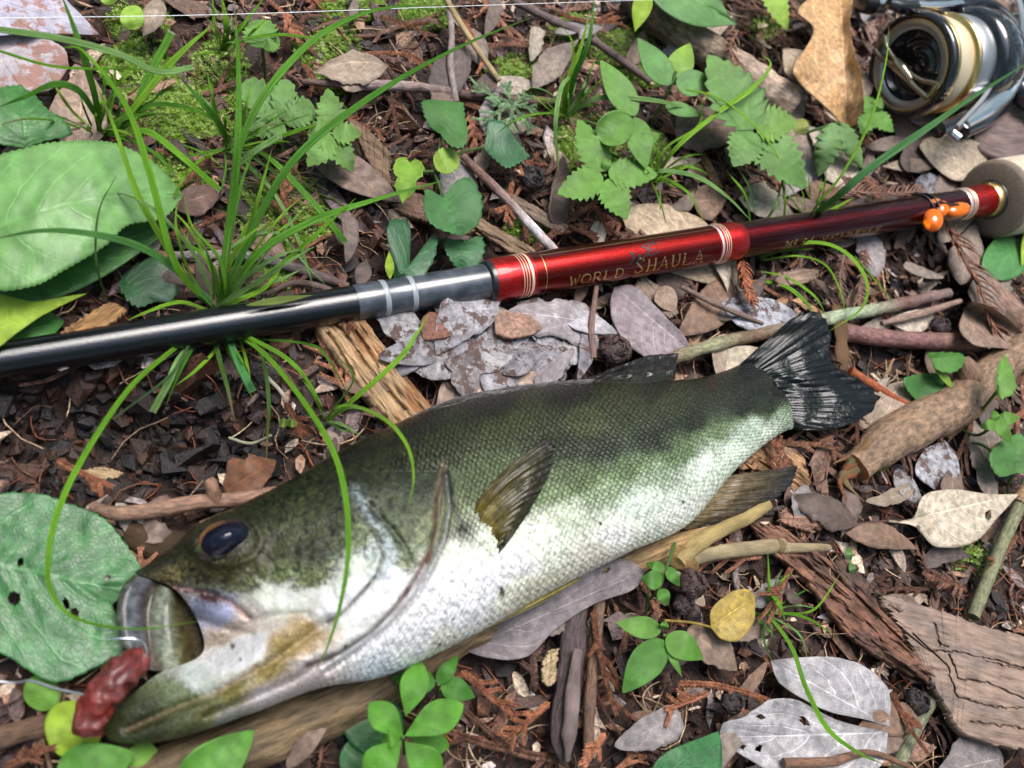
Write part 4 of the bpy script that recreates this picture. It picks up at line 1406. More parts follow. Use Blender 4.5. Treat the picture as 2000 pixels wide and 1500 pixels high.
# thin gold frame line and small dark emblem on the sleeve
q = MB()
for (a0, a1, g0, g1) in ((1048, 1048, -.9, 1.25), (1048, 1375, -.9, -.9)):
    k_ = np.linspace(0, 1, 40)
    tt_ = np.interp(k_, [0, 1], [rod_at(a0), rod_at(a1)]); an = g0 + (g1 - g0) * k_
    rad = np.interp(tt_, [rod_at(1028), rod_at(1386)], [rpx(1028, 42.6), rpx(1386, 37.8)]) * 1.003
    if a0 == a1: A_ = on_rod(tt_ - .00008, an, rad); B_2 = on_rod(tt_ + .00008, an, rad)
    else: A_ = on_rod(tt_, an - .015, rad); B_2 = on_rod(tt_, an + .015, rad)
    q.add(np.vstack([A_, B_2]), [[i, i + 1, i + 41, i + 40] for i in range(39)], (.6, .5, .3))
q.build('frame_line', M_gold, rod, smooth=False)
q = MB()
EMB = [[(.0, .0), (.12, .2), (.16, .45), (.1, .7)], [(.2, 0), (.3, .25), (.35, .5)], [(.35, .05), (.45, .3), (.6, .45), (.62, .75), (.8, .95), (1, 1.0)], [(.62, .75), (.5, .9), (.66, 1.05), (.9, 1.1)], [(.5, .4), (.75, .35), (.95, .5)], [(.6, .55), (.85, .7)]]
ta, tb = rod_at(1205), rod_at(1268)
for st in EMB:
    rad = rpx(1235, 40.1) * 1.004
    glyph([(st, .07)], ta, tb - ta, rpx(1235, 34), 0.30, rad, q)
q.build('emblem', M_black, rod, smooth=False)

# keeper cord and orange beads
beads = thing('orange_beads', 'cluster of translucent orange beads tied by black cord near the cork grip', 'beads', rpt(1835) * np.array([1, 1, 0]))
for a, tl in ((1796, .0009), (1806, .0004)):
    q = MB(); t0 = rod_at(a); r0 = rpx(a, 31.8)
    th = np.linspace(0, 2 * PI, 49)
    pts = [RA + rdir * (t0 + tl * math.sin(x_)) + r0 * (math.cos(x_) * cdir + math.sin(x_) * ddir) for x_ in th]
    tube(q, pts, [.00045], (.01, .01, .012), 8, 60, cap=False); q.build('cord', M_black, beads)
q = MB(); tube(q, [rpt(1806) + cdir * rpx(1806, 33) - ddir * rpx(1806, 12), rpt(1822) + cdir * rpx(1806, 35) - ddir * rpx(1806, 4), rpt(1838) + cdir * rpx(1806, 38)], [.00045], (.01, .01, .01), 8, 12); q.build('cord', M_black, beads)
M_amber = simple('amber_plastic', (0.95, 0.20, 0.005), 0.08, trans=.4, spec=.6, ior=1.45, coat=.5)


def blob(q, c, ax, rx, ry, rz, col, n1=20, n2=28, pw=1.0):
    """rounded pebble with long axis ax"""
    ax = np.asarray(ax, float); ax /= np.linalg.norm(ax)
    b_ = np.cross(ax, [0.1, 0.2, 1.0]); b_ /= np.linalg.norm(b_); d_ = np.cross(ax, b_)
    t = np.linspace(0, PI, n1)
    prof_ = [(-math.cos(x_) * rx, max(1e-6, math.sin(x_) ** pw) * ry) for x_ in t]
    th = np.linspace(0, 2 * PI, n2, endpoint=False)
    pr = np.array(prof_)
    G_ = c + pr[:, 0, None, None] * ax + pr[:, 1, None, None] * (np.cos(th)[None, :, None] * b_ + np.sin(th)[None, :, None] * d_ * rz / ry)
    q.add(G_.reshape(-1, 3), gridf(n1, n2, 0, True), col)


for (ca, cb2, l_, wd, ax2, up_) in ((1824, 396, 17, 8, (1830 + 20, 393), 34), (1870, 410, 27, 12, (1905, 402), 36), (1822, 430, 20, 15, (1828, 400), 34), (1838, 408, 16, 11, (1848, 380), 42)):
    base_z = rpt(1840)[2]
    zc = base_z + .0042
    c_ = P(ca, cb2, zc); a_ = P(ax2[0], ax2[1], zc) - c_
    mm = mpp(ca, cb2, zc)
    q = MB(); blob(q, c_, a_, l_ * mm * 1.25, wd * mm * 1.35, wd * mm * 1.1, (1, .4, .02), pw=.8); q.build('bead', M_amber, beads)

# ------------------------------------------------------------------ reel
RO = P(1778, 128, .026)
rm = mpp(1778, 128, .026)
R0 = 98 * rm
ra_ = rdir
reel = thing('spinning_reel', 'black and gold spinning reel lying on its side among dead leaves', 'fishing reel', P(1850, 130, 0))
M_gloss = simple('gloss_black_metal', (0.012, 0.013, 0.018), 0.18, .3, coat=1.0)
M_sat = simple('satin_silver', (0.5, 0.51, 0.53), 0.35, .9)
M_chr = simple('polished_steel', (0.8, 0.84, 0.88), 0.22, 1.0)
M_gdn = simple('gold_anodised', (0.72, 0.50, 0.20), 0.25, 1.0, coat=.3)
xl = N('wound_line'); nl_ = xl.noise(xl.mapping(xl.uv(), (60, 1, 1)), 6, 2)
xl.set(Base_Color=xl.mix(nl_, (0.42, .34, .20), (0.66, .58, .42)), Roughness=.45, Metallic=.15)
xl.val(xl.b.inputs['Normal'], xl.bump(nl_, .4, .0002)); M_line = xl.m
up_r = CPn - RO; up_r -= (up_r @ ra_) * ra_; up_r /= np.linalg.norm(up_r)


def rl(name, prof, mat, sides=72, parent=None):
    q = MB(); lathe(q, RO, ra_, [(a * R0, b * R0) for a, b in prof], (.1,) * 3, sides, up_r)
    return q.build(name, mat, parent or reel)


rl('spool_lip', [(-.03, .86), (-.06, .90), (-.05, .97), (0, 1.0), (.10, 1.0)], M_gloss)
rl('lip_ring', [(.10, 1.0), (.13, 1.01), (.16, 1.005), (.2, .97), (.24, .93)], M_gdn)
rl('gold_edge', [(-.02, .84), (-.05, .855), (-.03, .87)], M_gdn)
rl('silver_face', [(.02, .67), (-.02, .70), (-.03, .84), (-.02, .86)], M_sat)
rl('spool_dish', [(.02, .67), (.10, .66), (.14, .60), (.22, .58), (.24, .50), (.18, .48), (.18, .42), (.26, .40), (.27, .32), (.22, .30), (.22, .22), (.28, .20), (.26, .1), (.25, .0001)], M_gloss)
rl('line', [(.22, .90), (.26, .94), (.50, .93), (.70, .88), (.74, .84)], M_line)
rl('gold_flange', [(.72, .84), (.74, .96), (.80, .98), (.86, .95), (.90, .90)], M_gdn)
rl('spool_skirt', [(.88, .92), (.95, .95), (1.25, .93), (1.42, .90), (1.45, .6)], M_sat)
rl('rotor', [(1.30, .80), (1.34, 1.02), (1.5, 1.08), (1.9, 1.05), (2.3, .9), (2.6, .55), (2.65, .01)], M_gloss)
# bridge across the face: two rails meeting in the middle
fa = P(1720, 88, .026) - RO; fa -= (fa @ ra_) * ra_; fa /= np.linalg.norm(fa)
# direction of the bar from upper left to lower right on the photo
def face(px, py):
    """point of the spool face seen at a photo point"""
    d = P(px, py, 0) - CPn; d /= np.linalg.norm(d)
    t = ((RO - ra_ * R0 * .10 - CPn) @ ra_) / (d @ ra_)
    return CPn + d * t
M_knob = simple('drag_knob_metal', (0.5, 0.42, 0.30), 0.25, 1.0, coat=.4)
for pl, r_ in (([(1728, 72), (1732, 92), (1745, 112), (1765, 132), (1785, 148), (1805, 158), (1832, 164)], [4, 3.2, 3, 3.4, 3, 3, 4.2]),
               ([(1708, 96), (1722, 112), (1745, 128), (1768, 150), (1790, 172), (1812, 190)], [4, 3, 4.5, 5.5, 4, 4.2]),
               ([(1712, 92), (1722, 80), (1730, 70)], [3.4, 2.8, 3.6]), ([(1812, 190), (1822, 178), (1834, 162)], [3.8, 3.2, 4.4]), ([(1750, 121), (1762, 136), (1780, 158)], [6, 8, 6])):
    q = MB(); tube(q, [face(*p) for p in pl], [x_ * rm * 1.6 for x_ in r_], (.5, .4, .3), 10, 40); q.build('drag_bridge', M_knob, reel)
q = MB(); tube(q, [face(1758, 122), face(1768, 130)], [5 * rm, 5 * rm], (.5,) * 3, 12); q.build('screw', M_chr, reel)


def rt(name, pl, r_, mat, z, sides=12, nn=50, flat=1.0, lab=None):
    q = MB(); pts = [P(a, b, z[i] if isinstance(z, (list, tuple)) else z) for i, (a, b) in enumerate(pl)]
    m_ = mpp(pl[0][0], pl[0][1], z[0] if isinstance(z, (list, tuple)) else z)
    tube(q, pts, [x_ * m_ for x_ in r_], (.3,) * 3, sides, nn, flat=flat)
    return q.build(name, mat, reel)


rt('bail_wire', [(1922, -30), (1938, 20), (1950, 60), (1952, 95), (1946, 140), (1925, 185), (1893, 222), (1868, 248)], [4, 4.2, 4.4, 4.4, 4.4, 4.2, 4, 4], M_sat, .034)
rt('bail_arm', [(1985, -20), (1998, 40), (1999, 95), (1988, 140), (1960, 180), (1925, 212), (1885, 240)], [7, 8, 10, 14, 20, 17, 10], M_chr, .030, flat=.7)
rt('bail_arm', [(1990, -30), (2006, 45), (2008, 110), (1994, 160), (1960, 205), (1920, 238), (1880, 258)], [8, 10, 12, 13, 14, 13, 12], M_gloss, .012)
rt('line_roller', [(1888, 228), (1862, 243), (1832, 254)], [13, 15, 16], M_gloss, .026)
rt('roller_cap', [(1858, 258), (1872, 270)], [9, 10], M_chr, .026)
rt('rotor_arm', [(1735, 6), (1770, 14), (1830, 12), (1890, 4), (1940, 14), (1985, 50)], [9, 15, 16, 15, 13, 9], M_gloss, .038)
rt('rotor_arm_plate', [(1795, 6), (1830, 8), (1880, 3)], [8, 9, 6], M_chr, .0405, flat=.4)
rt('handle_knob', [(1682, 4), (1702, 8)], [19, 20], M_black, .030, sides=20)
rt('knob_cap', [(1704, 8), (1722, 10), (1732, 12)], [19, 19, 12], M_chr, .030, sides=20)
rt('reel_body', [(1960, 60), (2010, 50), (2080, 30)], [30, 36, 30], M_gloss, .018, sides=20)
rt('reel_body', [(1985, 170), (2010, 190), (2060, 220)], [20, 26, 26], M_gloss, .018, sides=20)

# ------------------------------------------------------------------ soft bait, hook and lines
q = MB()
wp = [P(a, b, z) for a, b, z in ((278, 1283, .0165), (240, 1312, .0185), (205, 1350, .0185), (182, 1392, .0175), (172, 1432, .016))]
wm = mpp(220, 1350, .018)
tube(q, wp, [24 * wm, 33 * wm, 35 * wm, 33 * wm, 31 * wm, 27 * wm], np.array([C(112, 24, 15, .75), C(95, 18, 12, .7), C(120, 34, 22, .75), C(85, 20, 14, .7)]), 36, 110, .34, 4, nscale=620, flat=.8)
xr = N('red_soft_bait'); nr_ = xr.noise(xr.geo(), 700, 5, .7)
vv_ = xr.node('ShaderNodeVectorMath', operation='SCALE'); xr.t.links.new(xr.col(), vv_.inputs[0]); xr.val(vv_.inputs['Scale'], xr.ramp(nr_, .3, .7, .5, 1.5))
xr.set(Base_Color=vv_.outputs[0], Roughness=.38, Subsurface_Weight=.3, Subsurface_Scale=.001, Coat_Weight=.35, Coat_Roughness=.25)
xr.b.inputs['Subsurface Radius'].default_value = (1, .3, .2)
xr.val(xr.b.inputs['Normal'], xr.bump(nr_, .9, .0008))
tag(q.build('soft_bait', xr.m), 'lumpy red soft bait lodged in the open mouth of the bass', 'bait')
q = MB()
tube(q, [P(a, b, z) for a, b, z in ((200, 1248, .019), (235, 1247, .0198), (262, 1248, .0198), (280, 1256, .019), (286, 1275, .0175))], [.0001, .00022, .00026, .00026, .00026], (.4,) * 3, 10, 40)
tag(q.build('fish_hook', M_chr), 'thin grey fish hook point poking out above the red bait', 'fish hook')
q = MB()
tube(q, [P(a, b, z) for a, b, z in ((-80, 1322, .012), (20, 1333, .012), (60, 1330, .014), (110, 1345, .016), (168, 1358, .0185))], [.00022, .00022, .0003, .00026], (.3,) * 3, 8, 40, .2)
tag(q.build('leader_line', M_sat), 'grey leader line running to the red bait from the left', 'fishing line')
q = MB()
tube(q, [P(a, b, .030) for a, b in ((-40, 36), (450, 28), (900, 12), (1400, -5))], [.00009], (.8,) * 3, 6, 40)
tag(q.build('fishing_line', simple('nylon_line', (.75, .78, .8), .3)), 'thin white fishing line stretched across the top above the moss', 'fishing line')
# ------------------------------------------------------------------ leaves
PROF = {
    'ovate': lambda t: np.sin(PI * t ** 0.72) ** 0.85,
    'lance': lambda t: np.sin(PI * t ** 0.85) ** 1.05,
    'round': lambda t: np.sqrt(np.clip(1 - (2 * t - 1) ** 2, 0, 1)) ** 0.9,
    'obov': lambda t: np.sin(PI * t ** 1.35) ** 0.8,
    'heart': lambda t: np.clip(np.interp(t, [0, .03, .1, .25, .45, .7, .9, 1], [.35, .75, .95, 1, .85, .5, .16, 0]), 0, 1),
    'ivy': lambda t: np.clip(np.interp(t, [0, .03, .12, .28, .38, .5, .6, .75, .9, 1], [.3, .75, 1.0, .95, .62, .66, .72, .5, .16, 0]), 0, 1),
    'wide': lambda t: np.sin(PI * t ** 0.6) ** 0.55,
}


def leaf(name, mat, col, base, tip, wl, wr=None, shape='ovate', ser=(0, 0), z=(.008, .009, .007), cup=0.0, bow=0.0, parent=None, up=None, low=None,
         nu=56, nv=17, th=0.00018, rip=0.0006, seed=0, label=None, cat_=None, group=None, stem=None, stemr=3, holes=None, colv=0.25, droop=0.0, fold=0.0, rag=0.0, col2=None):
    wr = wl if wr is None else wr
    if ser[0]: nu = max(nu, int(ser[0] * 5))
    if up is None and ser[1] > 1: ser = (ser[0] * .6, .07)
    t = np.linspace(0, 1, nu)
    b = np.array(base, float); e = np.array(tip, float)
    d = e - b; L = np.hypot(*d); nrm = np.array([d[1], -d[0]]) / L
    mid = b + d * t[:, None] + nrm * (bow * L * 4 * t * (1 - t))[:, None]
    if up is None:
        f = PROF[shape](t)
        s1 = 1 + ser[1] * ((t * ser[0]) % 1 - .5) * 2 if ser[0] else 1
        s2 = 1 + ser[1] * ((t * ser[0] + .37) % 1 - .5) * 2 if ser[0] else 1
        rg1 = 1 + rag * (fbm(t * 9, 0 * t, 1, seed, 4) - .5) * 3; rg2 = 1 + rag * (fbm(t * 9, 0 * t, 1, seed + 50, 4) - .5) * 3
        U = mid + nrm * (wl * f * s1 * rg1)[:, None]
        D = mid - nrm * (wr * f * s2 * rg2)[:, None]
        if shape in ('heart', 'ivy'):
            back = -(d / L) * (np.exp(-(t / .12) ** 2) * 0.16 * (wl + wr))[:, None]
            U = U + back * 1.0; D = D + back * 1.0
    else:
        U = cat([base] + list(up) + [tip], nu); D = cat([base] + list(low) + [tip], nu)
        if ser[0]:
            for E in (U, D):
                tg = np.gradient(E, axis=0); tg /= np.linalg.norm(tg, axis=1)[:, None] + 1e-9
                o = E - mid; o /= np.linalg.norm(o, axis=1)[:, None] + 1e-9
                E += o * (ser[1] * (((t * ser[0]) % 1) - .5))[:, None]
        if rag:
            for k_, E in enumerate((U, D)):
                o = E - mid; E += o * ((fbm(t * 9, 0 * t + k_ * 3.3, 1, seed, 4) - .5) * 3 * rag)[:, None]
    v = np.linspace(-1, 1, nv)
    av = np.abs(v)[None, :, None]
    XY = np.where(v[None, :, None] < 0, mid[:, None] * (1 - av) + U[:, None] * av, mid[:, None] * (1 - av) + D[:, None] * av)
    zt = cat(np.array(z)[:, None], nu)[:, 0] if len(z) > 2 else np.interp(t, [0, 1], z)
    wpx = np.linalg.norm(U - D, axis=1)
    m_ = mpp(*mid[nu // 2], zt[nu // 2])
    Zz = zt[:, None] + cup * m_ * (np.abs(v)[None] ** 2) * wpx[:, None] * .5 + fold * m_ * v[None] * wpx[:, None] * .5
    Zz = Zz + (fbm(XY[..., 0], XY[..., 1], 1 / 45, seed, 2) - .5) * 2 * rip
    # quilting between side veins
    Zz = Zz + min(0.00015, m_ * wpx.max() * .0045) * np.sin((t[:, None] * 7 - np.abs(v)[None] * 2.0) * 2 * PI) * (1 - np.abs(v)[None])
    floor_ = P(XY[..., 0], XY[..., 1], 0)
    c = np.array(col, float)
    if mat in (M_green, M_greend, M_herb): c = c * np.array([1.22, .93, .82]); colv = max(colv, .35)
    cn = fbm(XY[..., 0], XY[..., 1], 1 / 30, seed + 9, 3)[..., None]
    cc = c * (1 + colv * (cn - .5) * 2)
    if col2 is not None:
        k2 = np.clip((fbm(XY[..., 0], XY[..., 1], 1 / 28, seed + 19, 3) - .48) * 6, 0, 1)[..., None]
        cc = cc * (1 - k2) + np.array(col2) * k2
    G_ = P(XY[..., 0], XY[..., 1], Zz)
    q = MB()
    uu, vv2 = np.meshgrid(t, v, indexing='ij')
    sheet(q, G_, cc, th, np.stack([uu, vv2], -1))
    if holes:
        hx = G_.reshape(-1, 3); gp = np.vstack([XY.reshape(-1, 2)] * 2)
        kill = np.zeros(len(gp), bool)
        for (hx_, hy_, hr) in holes: kill |= np.hypot(gp[:, 0] - hx_, gp[:, 1] - hy_) < hr
        q.f = [f_ for f_ in q.f if not any(kill[i] for i in f_)]
    if stem and parent is None:
        sp = [P(a, b_, z_) for a, b_, z_ in stem] 
        tube(q, sp, [stemr * m_ * .8, stemr * m_], np.array(col) * .8, 6, 16)
        # a leaf and its stalk are one piece of the same skin
    o = q.build(name, mat, parent)
    if parent is None: tag(o, label, cat_ or 'leaf', group)
    elif label: o['label'] = label
    return o


def stemp(parent, pts, r, col, name='stem', mat=None):
    q = MB(); m_ = mpp(pts[0][0], pts[0][1], pts[0][2])
    tube(q, [P(*p) for p in pts], [x_ * m_ for x_ in (r if isinstance(r, (list, tuple)) else [r])], col, 7, max(12, len(pts) * 5))
    return q.build(name, mat or M_grass, parent)


LG = C(160, 220, 95, .65); MG = C(120, 195, 72, .6); DG = C(66, 146, 60, .5); PG = C(122, 195, 118, .58); YG = C(160, 215, 65, .65); BG = C(72, 150, 75, .48)


def plant(label, cat_, loc, leaves, stems=(), mat=None, col=LG, ser=(0, 0), shape='ovate', name='herb_plant', z0=.012, group=None):
    t = thing(name, label, cat_, P(loc[0], loc[1], 0), group)
    for i, s in enumerate(stems):
        stemp(t, s, [3.5, 2.5], C(110, 150, 80, .6))
    for i, l in enumerate(leaves):
        b, e, w = l[0], l[1], l[2]
        kw = l[3] if len(l) > 3 else {}
        kk_ = dict(shape=shape, ser=ser, z=(z0, z0 + .002, z0 - .0005), cup=.15, seed=i + int(loc[0]), rip=.0005)
        kk_.update(kw)
        c_ = kk_.pop('c', col); m_ = kk_.pop('m', mat or M_herb)
        leaf('leaf', m_, c_, b, e, w, parent=t, **kk_)
    return t


# big foreground leaves
t = thing('broad_leaf_plant', 'wide pale green toothed leaf with clear veins above the left end of the rod', 'plant', P(60, 430, 0))
leaf('leaf', M_green, PG, (-60, 470), (358, 382), 1, up=[(-40, 330), (60, 286), (160, 274), (235, 283), (310, 325)], low=[(-30, 560), (60, 560), (130, 525), (205, 480), (250, 440), (320, 425)],
     ser=(46, 3.5), z=(.020, .024, .022, .015), cup=-.12, seed=3, nu=210, nv=31, parent=t, bow=.07)
leaf('leaf', M_greend, DG, (-60, 560), (335, 440), 60, 70, 'ovate', z=(.010, .011, .010), parent=t, seed=8)
stemp(t, [(-60, 470, .020), (-160, 520, .012)], 8, MG)
leaf('lobed_leaf', M_greend, BG, (50, 290), (40, 165), 1, up=[(-30, 270), (-40, 200), (0, 172)], low=[(90, 275), (140, 262), (120, 230), (95, 215), (72, 190)], z=(.012, .014, .012), seed=5,
     label='dark green lobed leaf at the upper left edge above the broad leaf', ser=(14, 6))
leaf('broad_leaf', M_greend, C(72, 150, 88, .42), (-60, 1090), (262, 1160), 1, up=[(-40, 980), (60, 962), (140, 985), (200, 1010), (240, 1055), (276, 1112)], low=[(-50, 1240), (20, 1285), (100, 1332), (170, 1312), (240, 1268), (232, 1215), (222, 1178)],
     z=(.008, .009, .009, .0075), seed=12, nu=240, nv=81, holes=[(28, 1168, 11), (146, 1196, 7), (130, 1182, 5), (40, 1098, 6), (128, 1176, 5), (210, 1128, 4)], ser=(20, 3),
     label='large round dark green leaf with small holes beside the mouth of the bass', cat_='leaf')
leaf('green_leaf', M_herb, YG, (-40, 610), (172, 572), 1, up=[(-20, 572), (60, 588), (120, 580)], low=[(-30, 690), (40, 645), (90, 612)], z=(.012, .014, .012), seed=14, label='bright yellow green leaf poking out just above the black rod at left')
leaf('green_leaf', M_greend, DG, (-20, 660), (126, 628), 60, 45, 'ovate', z=(.007, .008, .006), seed=15, label='dark green leaf half under the rod below the bright one at left')
leaf('lobed_leaf', M_greend, C(40, 105, 60, .42), (235, 545), (300, 590), 1, up=[(262, 518), (310, 500), (345, 540), (340, 585)], low=[(232, 560), (250, 588), (272, 600)], z=(.006, .008, .007), seed=16, ser=(8, 6), label='dark blue green lobed leaf in shade behind the tuft and above the rod')
leaf('green_leaf', M_greend, DG, (0, 560), (190, 500), 40, 50, 'ovate', z=(.008, .010, .008), seed=17, label='dark green leaf in shade under the lower edge of the broad leaf')
leaf('green_leaf', M_herb, YG, (150, 1480), (125, 1370), 50, 62, 'round', z=(.007, .009, .007), seed=18, label='bright yellow green rounded leaf under the red bait')
leaf('green_leaf', M_herb, MG, (60, 1380), (100, 1325), 35, 40, 'round', z=(.005, .006, .005), seed=19, label='small pale green leaf below the large round leaf and the leader line')
leaf('green_leaf', M_herb, C(95, 180, 65, .5), (110, 1530), (265, 1470), 55, 50, 'ovate', z=(.011, .013, .012), seed=20, label='green leaf at the bottom edge under the chin of the bass')
leaf('green_leaf', M_herb, C(105, 190, 75, .5), (350, 1560), (497, 1426), 52, 50, 'ovate', z=(.014, .016, .014), seed=21, cup=.3, label='bright pointed green leaf at the bottom left in front of the log')
leaf('green_leaf', M_herb, MG, (240, 1520), (300, 1455), 30, 30, 'round', z=(.008, .009, .008), seed=22, label='small green leaf between two bottom leaves in front of the lower jaw')
leaf('green_leaf', M_greend, C(50, 135, 72, .45), (1270, 1540), (1403, 1428), 1, up=[(1275, 1500), (1300, 1470), (1345, 1450)], low=[(1360, 1560), (1405, 1510), (1410, 1460)], z=(.010, .012, .010), seed=23, label='dark green leaf tip rising from the bottom edge left of the grey veined leaf')
leaf('green_leaf', M_herb, C(120, 195, 120, .5), (1265, -60), (1440, 47), 1, up=[(1340, -50), (1400, -10), (1420, 25)], low=[(1270, -10), (1310, 30), (1370, 52)], z=(.020, .022, .018), seed=24, label='smooth pale green pointed leaf at the top edge over the dead branch')
leaf('green_leaf', M_herb, YG, (1265, -30), (1240, 62), 20, 18, 'lance', z=(.022, .022, .018), seed=25, cup=.3, label='narrow bright yellow green leaf hanging at the top edge near the middle')
leaf('green_leaf', M_herb, LG, (1500, -40), (1538, 60), 22, 24, 'ovate', ser=(8, .15), z=(.018, .018, .014), seed=26, label='small toothed leaf at the top edge left of the big tan leaf')
leaf('green_leaf', M_greend, C(80, 160, 90, .5), (1995, 470), (1935, 540), 1, up=[(1960, 458), (1928, 485), (1918, 520)], low=[(2010, 500), (1995, 535), (1960, 548)], z=(.008, .010, .009), seed=27, label='glossy dark green rounded leaf at the right edge under the cork grip')
leaf('green_leaf', M_herb, YG, (2030, 420), (1995, 520), 18, 16, 'lance', z=(.012, .012, .01), seed=28, label='light green leaf edge beside the glossy leaf under the cork grip')
leaf('green_leaf', M_herb, LG, (262, 58), (258, 10), 26, 22, 'round', z=(.010, .012, .010), seed=29, label='small oval green leaf at the top left near the white line')
leaf('green_leaf', M_herb, LG, (200, -25), (225, 5), 20, 20, 'round', z=(.010, .012, .010), seed=31, label='tiny green leaf cut by the top edge at left')

# lobed herb left of centre
plant('low herb with pale lobed leaflets right of the grass tuft', 'plant', (560, 250),
      [((545, 225), (475, 160), 32, dict(ser=(6, .2))), ((545, 230), (490, 255), 26), ((548, 230), (560, 155), 24), ((555, 235), (612, 205), 30, dict(ser=(7, .22))), ((553, 240), (522, 265), 22)],
      [[(548, 232, .012), (552, 300, .004)]], col=C(130, 200, 115, .5), ser=(5, .18), shape='round')
plant('small herb with three toothed leaflets near the brown fallen leaf', 'plant', (650, 270),
      [((645, 258), (600, 262), 30, dict(ser=(5, .2))), ((648, 250), (640, 172), 28), ((650, 258), (706, 262), 22), ((648, 265), (600, 325), 28), ((655, 275), (690, 335), 22)],
      [[(648, 260, .014), (640, 300, .004)]], col=C(135, 205, 110, .5), ser=(6, .2), shape='ovate', z0=.014)
plant('rounded scalloped leaf on a thin stalk beside the tall blade', 'plant', (515, 90), [((512, 92), (505, 38), 34), ((512, 88), (545, 75), 20, dict(shape='round'))], [[(512, 92, .013), (518, 150, .003)]], col=C(130, 205, 105, .5), ser=(6, .15), shape='round', z0=.013)
# ivy seedling
plant('hairy ivy seedling with five lobed leaves above the grey ferrule', 'plant', (845, 330),
      [((868, 258), (845, 196), 46, 0) if 0 else ((860, 262), (905, 200), 1, dict(up=[(838, 245), (826, 215), (830, 195)], low=[(880, 285), (905, 288), (914, 262), (908, 225)], c=C(85, 160, 80, .5), z=(.020, .022, .021))),
       ((848, 322), (895, 305), 26, dict(c=LG, z=(.016, .018, .016), shape='round')),
       ((945, 290), (1035, 305), 1, dict(up=[(950, 262), (955, 235), (985, 240), (1010, 275)], low=[(965, 310), (990, 328), (1015, 318)], c=C(55, 125, 80, .45), m=M_greend, z=(.012, .013, .011))),
       ((800, 318), (786, 398), 30, dict(shape='ivy', c=C(140, 205, 80, .6), z=(.018, .020, .018), cup=.5)),
       ((865, 385), (905, 460), 1, dict(up=[(832, 370), (828, 410), (845, 440), (880, 455)], low=[(890, 355), (918, 348), (942, 390), (935, 435)], c=C(80, 160, 90, .5), z=(.017, .018, .016)))],
      [[(850, 335, .014), (848, 370, .004)], [(852, 325, .015), (862, 265, .019)], [(852, 325, .014), (900, 298, .014), (945, 288, .012)], [(850, 335, .014), (812, 335, .017)], [(850, 340, .014), (866, 385, .016)]], col=MG, ser=(12, 5), name='ivy_seedling')
plant('dark ivy leaves in shade right above the grey ferrule', 'plant', (820, 500),
      [((800, 520), (770, 545), 1, dict(up=[(800, 440), (770, 428), (755, 450), (765, 500)], low=[(848, 455), (850, 500), (820, 545)], c=C(60, 125, 85, .42), m=M_greend)),
       ((905, 470), (900, 528), 1, dict(up=[(872, 468), (870, 490), (885, 515)], low=[(940, 462), (945, 495), (925, 525)], c=C(55, 130, 75, .42), m=M_greend, z=(.009, .010, .008))),
       ((762, 545), (760, 490), 9, dict(c=YG, shape='lance', z=(.014, .016, .014)))],
      [[(840, 470, .008), (905, 470, .009)]], ser=(10, 5), name='ivy_seedling')
# toothed herb
plant('pale green toothed seedling with leaflets in a cross above the red sleeve', 'plant', (1180, 345),
      [((1178, 335), (1128, 232), 30), ((1178, 345), (1088, 378), 32), ((1188, 335), (1285, 342), 30), ((1185, 350), (1225, 428), 30), ((1180, 335), (1192, 300), 9, dict(shape='lance'))],
      [[(1182, 342, .016), (1185, 400, .003)]], col=C(130, 205, 100, .5), ser=(8, .16), z0=.017)
plant('herb with smooth pointed leaves behind the toothed seedling', 'plant', (1230, 270),
      [((1242, 225), (1172, 116), 27), ((1235, 232), (1168, 268), 34, dict(shape='round', cup=.5)), ((1240, 230), (1262, 330), 26), ((1245, 280), (1290, 262), 16)],
      [[(1240, 230, .02), (1235, 300, .004)]], col=C(125, 200, 100, .5), z0=.020)
plant('slender herb with three pale leaves on a grey stalk', 'plant', (1310, 180),
      [((1310, 165), (1245, 74), 26), ((1318, 150), (1348, 84), 26, dict(c=C(150, 215, 95, .55))), ((1320, 160), (1402, 165), 26), ((1300, 205), (1370, 225), 14)],
      [[(1320, 140, .022), (1308, 175, .018), (1272, 240, .004)]], col=C(120, 195, 115, .5), z0=.020)
plant('tall toothed herb with large pale leaves in the upper right', 'plant', (1475, 250),
      [((1478, 250), (1382, 106), 52, dict(z=(.022, .026, .024))), ((1475, 242), (1558, 240), 36, dict(c=C(140, 210, 105, .5))), ((1480, 255), (1575, 368), 42, dict(z=(.022, .024, .018))), ((1472, 258), (1432, 325), 36)],
      [[(1476, 250, .022), (1470, 330, .004)], [(1476, 250, .022), (1400, 220, .014)]], col=C(130, 200, 115, .5), ser=(8, .17), z0=.022)
plant('drooping pale herb between the toothed leaves and the reel', 'plant', (1640, 270),
      [((1632, 240), (1598, 345), 26, dict(z=(.020, .018, .010), cup=-.4)), ((1640, 240), (1685, 330), 20, dict(z=(.020, .017, .010), cup=-.4)), ((1568, 262), (1560, 232), 16, dict(shape='round', c=C(170, 200, 110, .55)))],
      [[(1636, 240, .02), (1565, 262, .012)], [(1636, 240, .02), (1660, 262, .016), (1700, 262, .006)]], col=C(135, 200, 130, .5), ser=(7, .15), z0=.02)
plant('small toothed seedling tucked beside the reel spool', 'plant', (1705, 225),
      [((1705, 222), (1690, 186), 17), ((1708, 220), (1745, 258), 17), ((1702, 222), (1682, 262), 18), ((1708, 215), (1722, 190), 12)],
      [[(1705, 222, .016), (1700, 260, .003)]], col=C(125, 200, 100, .5), ser=(6, .2), z0=.017)
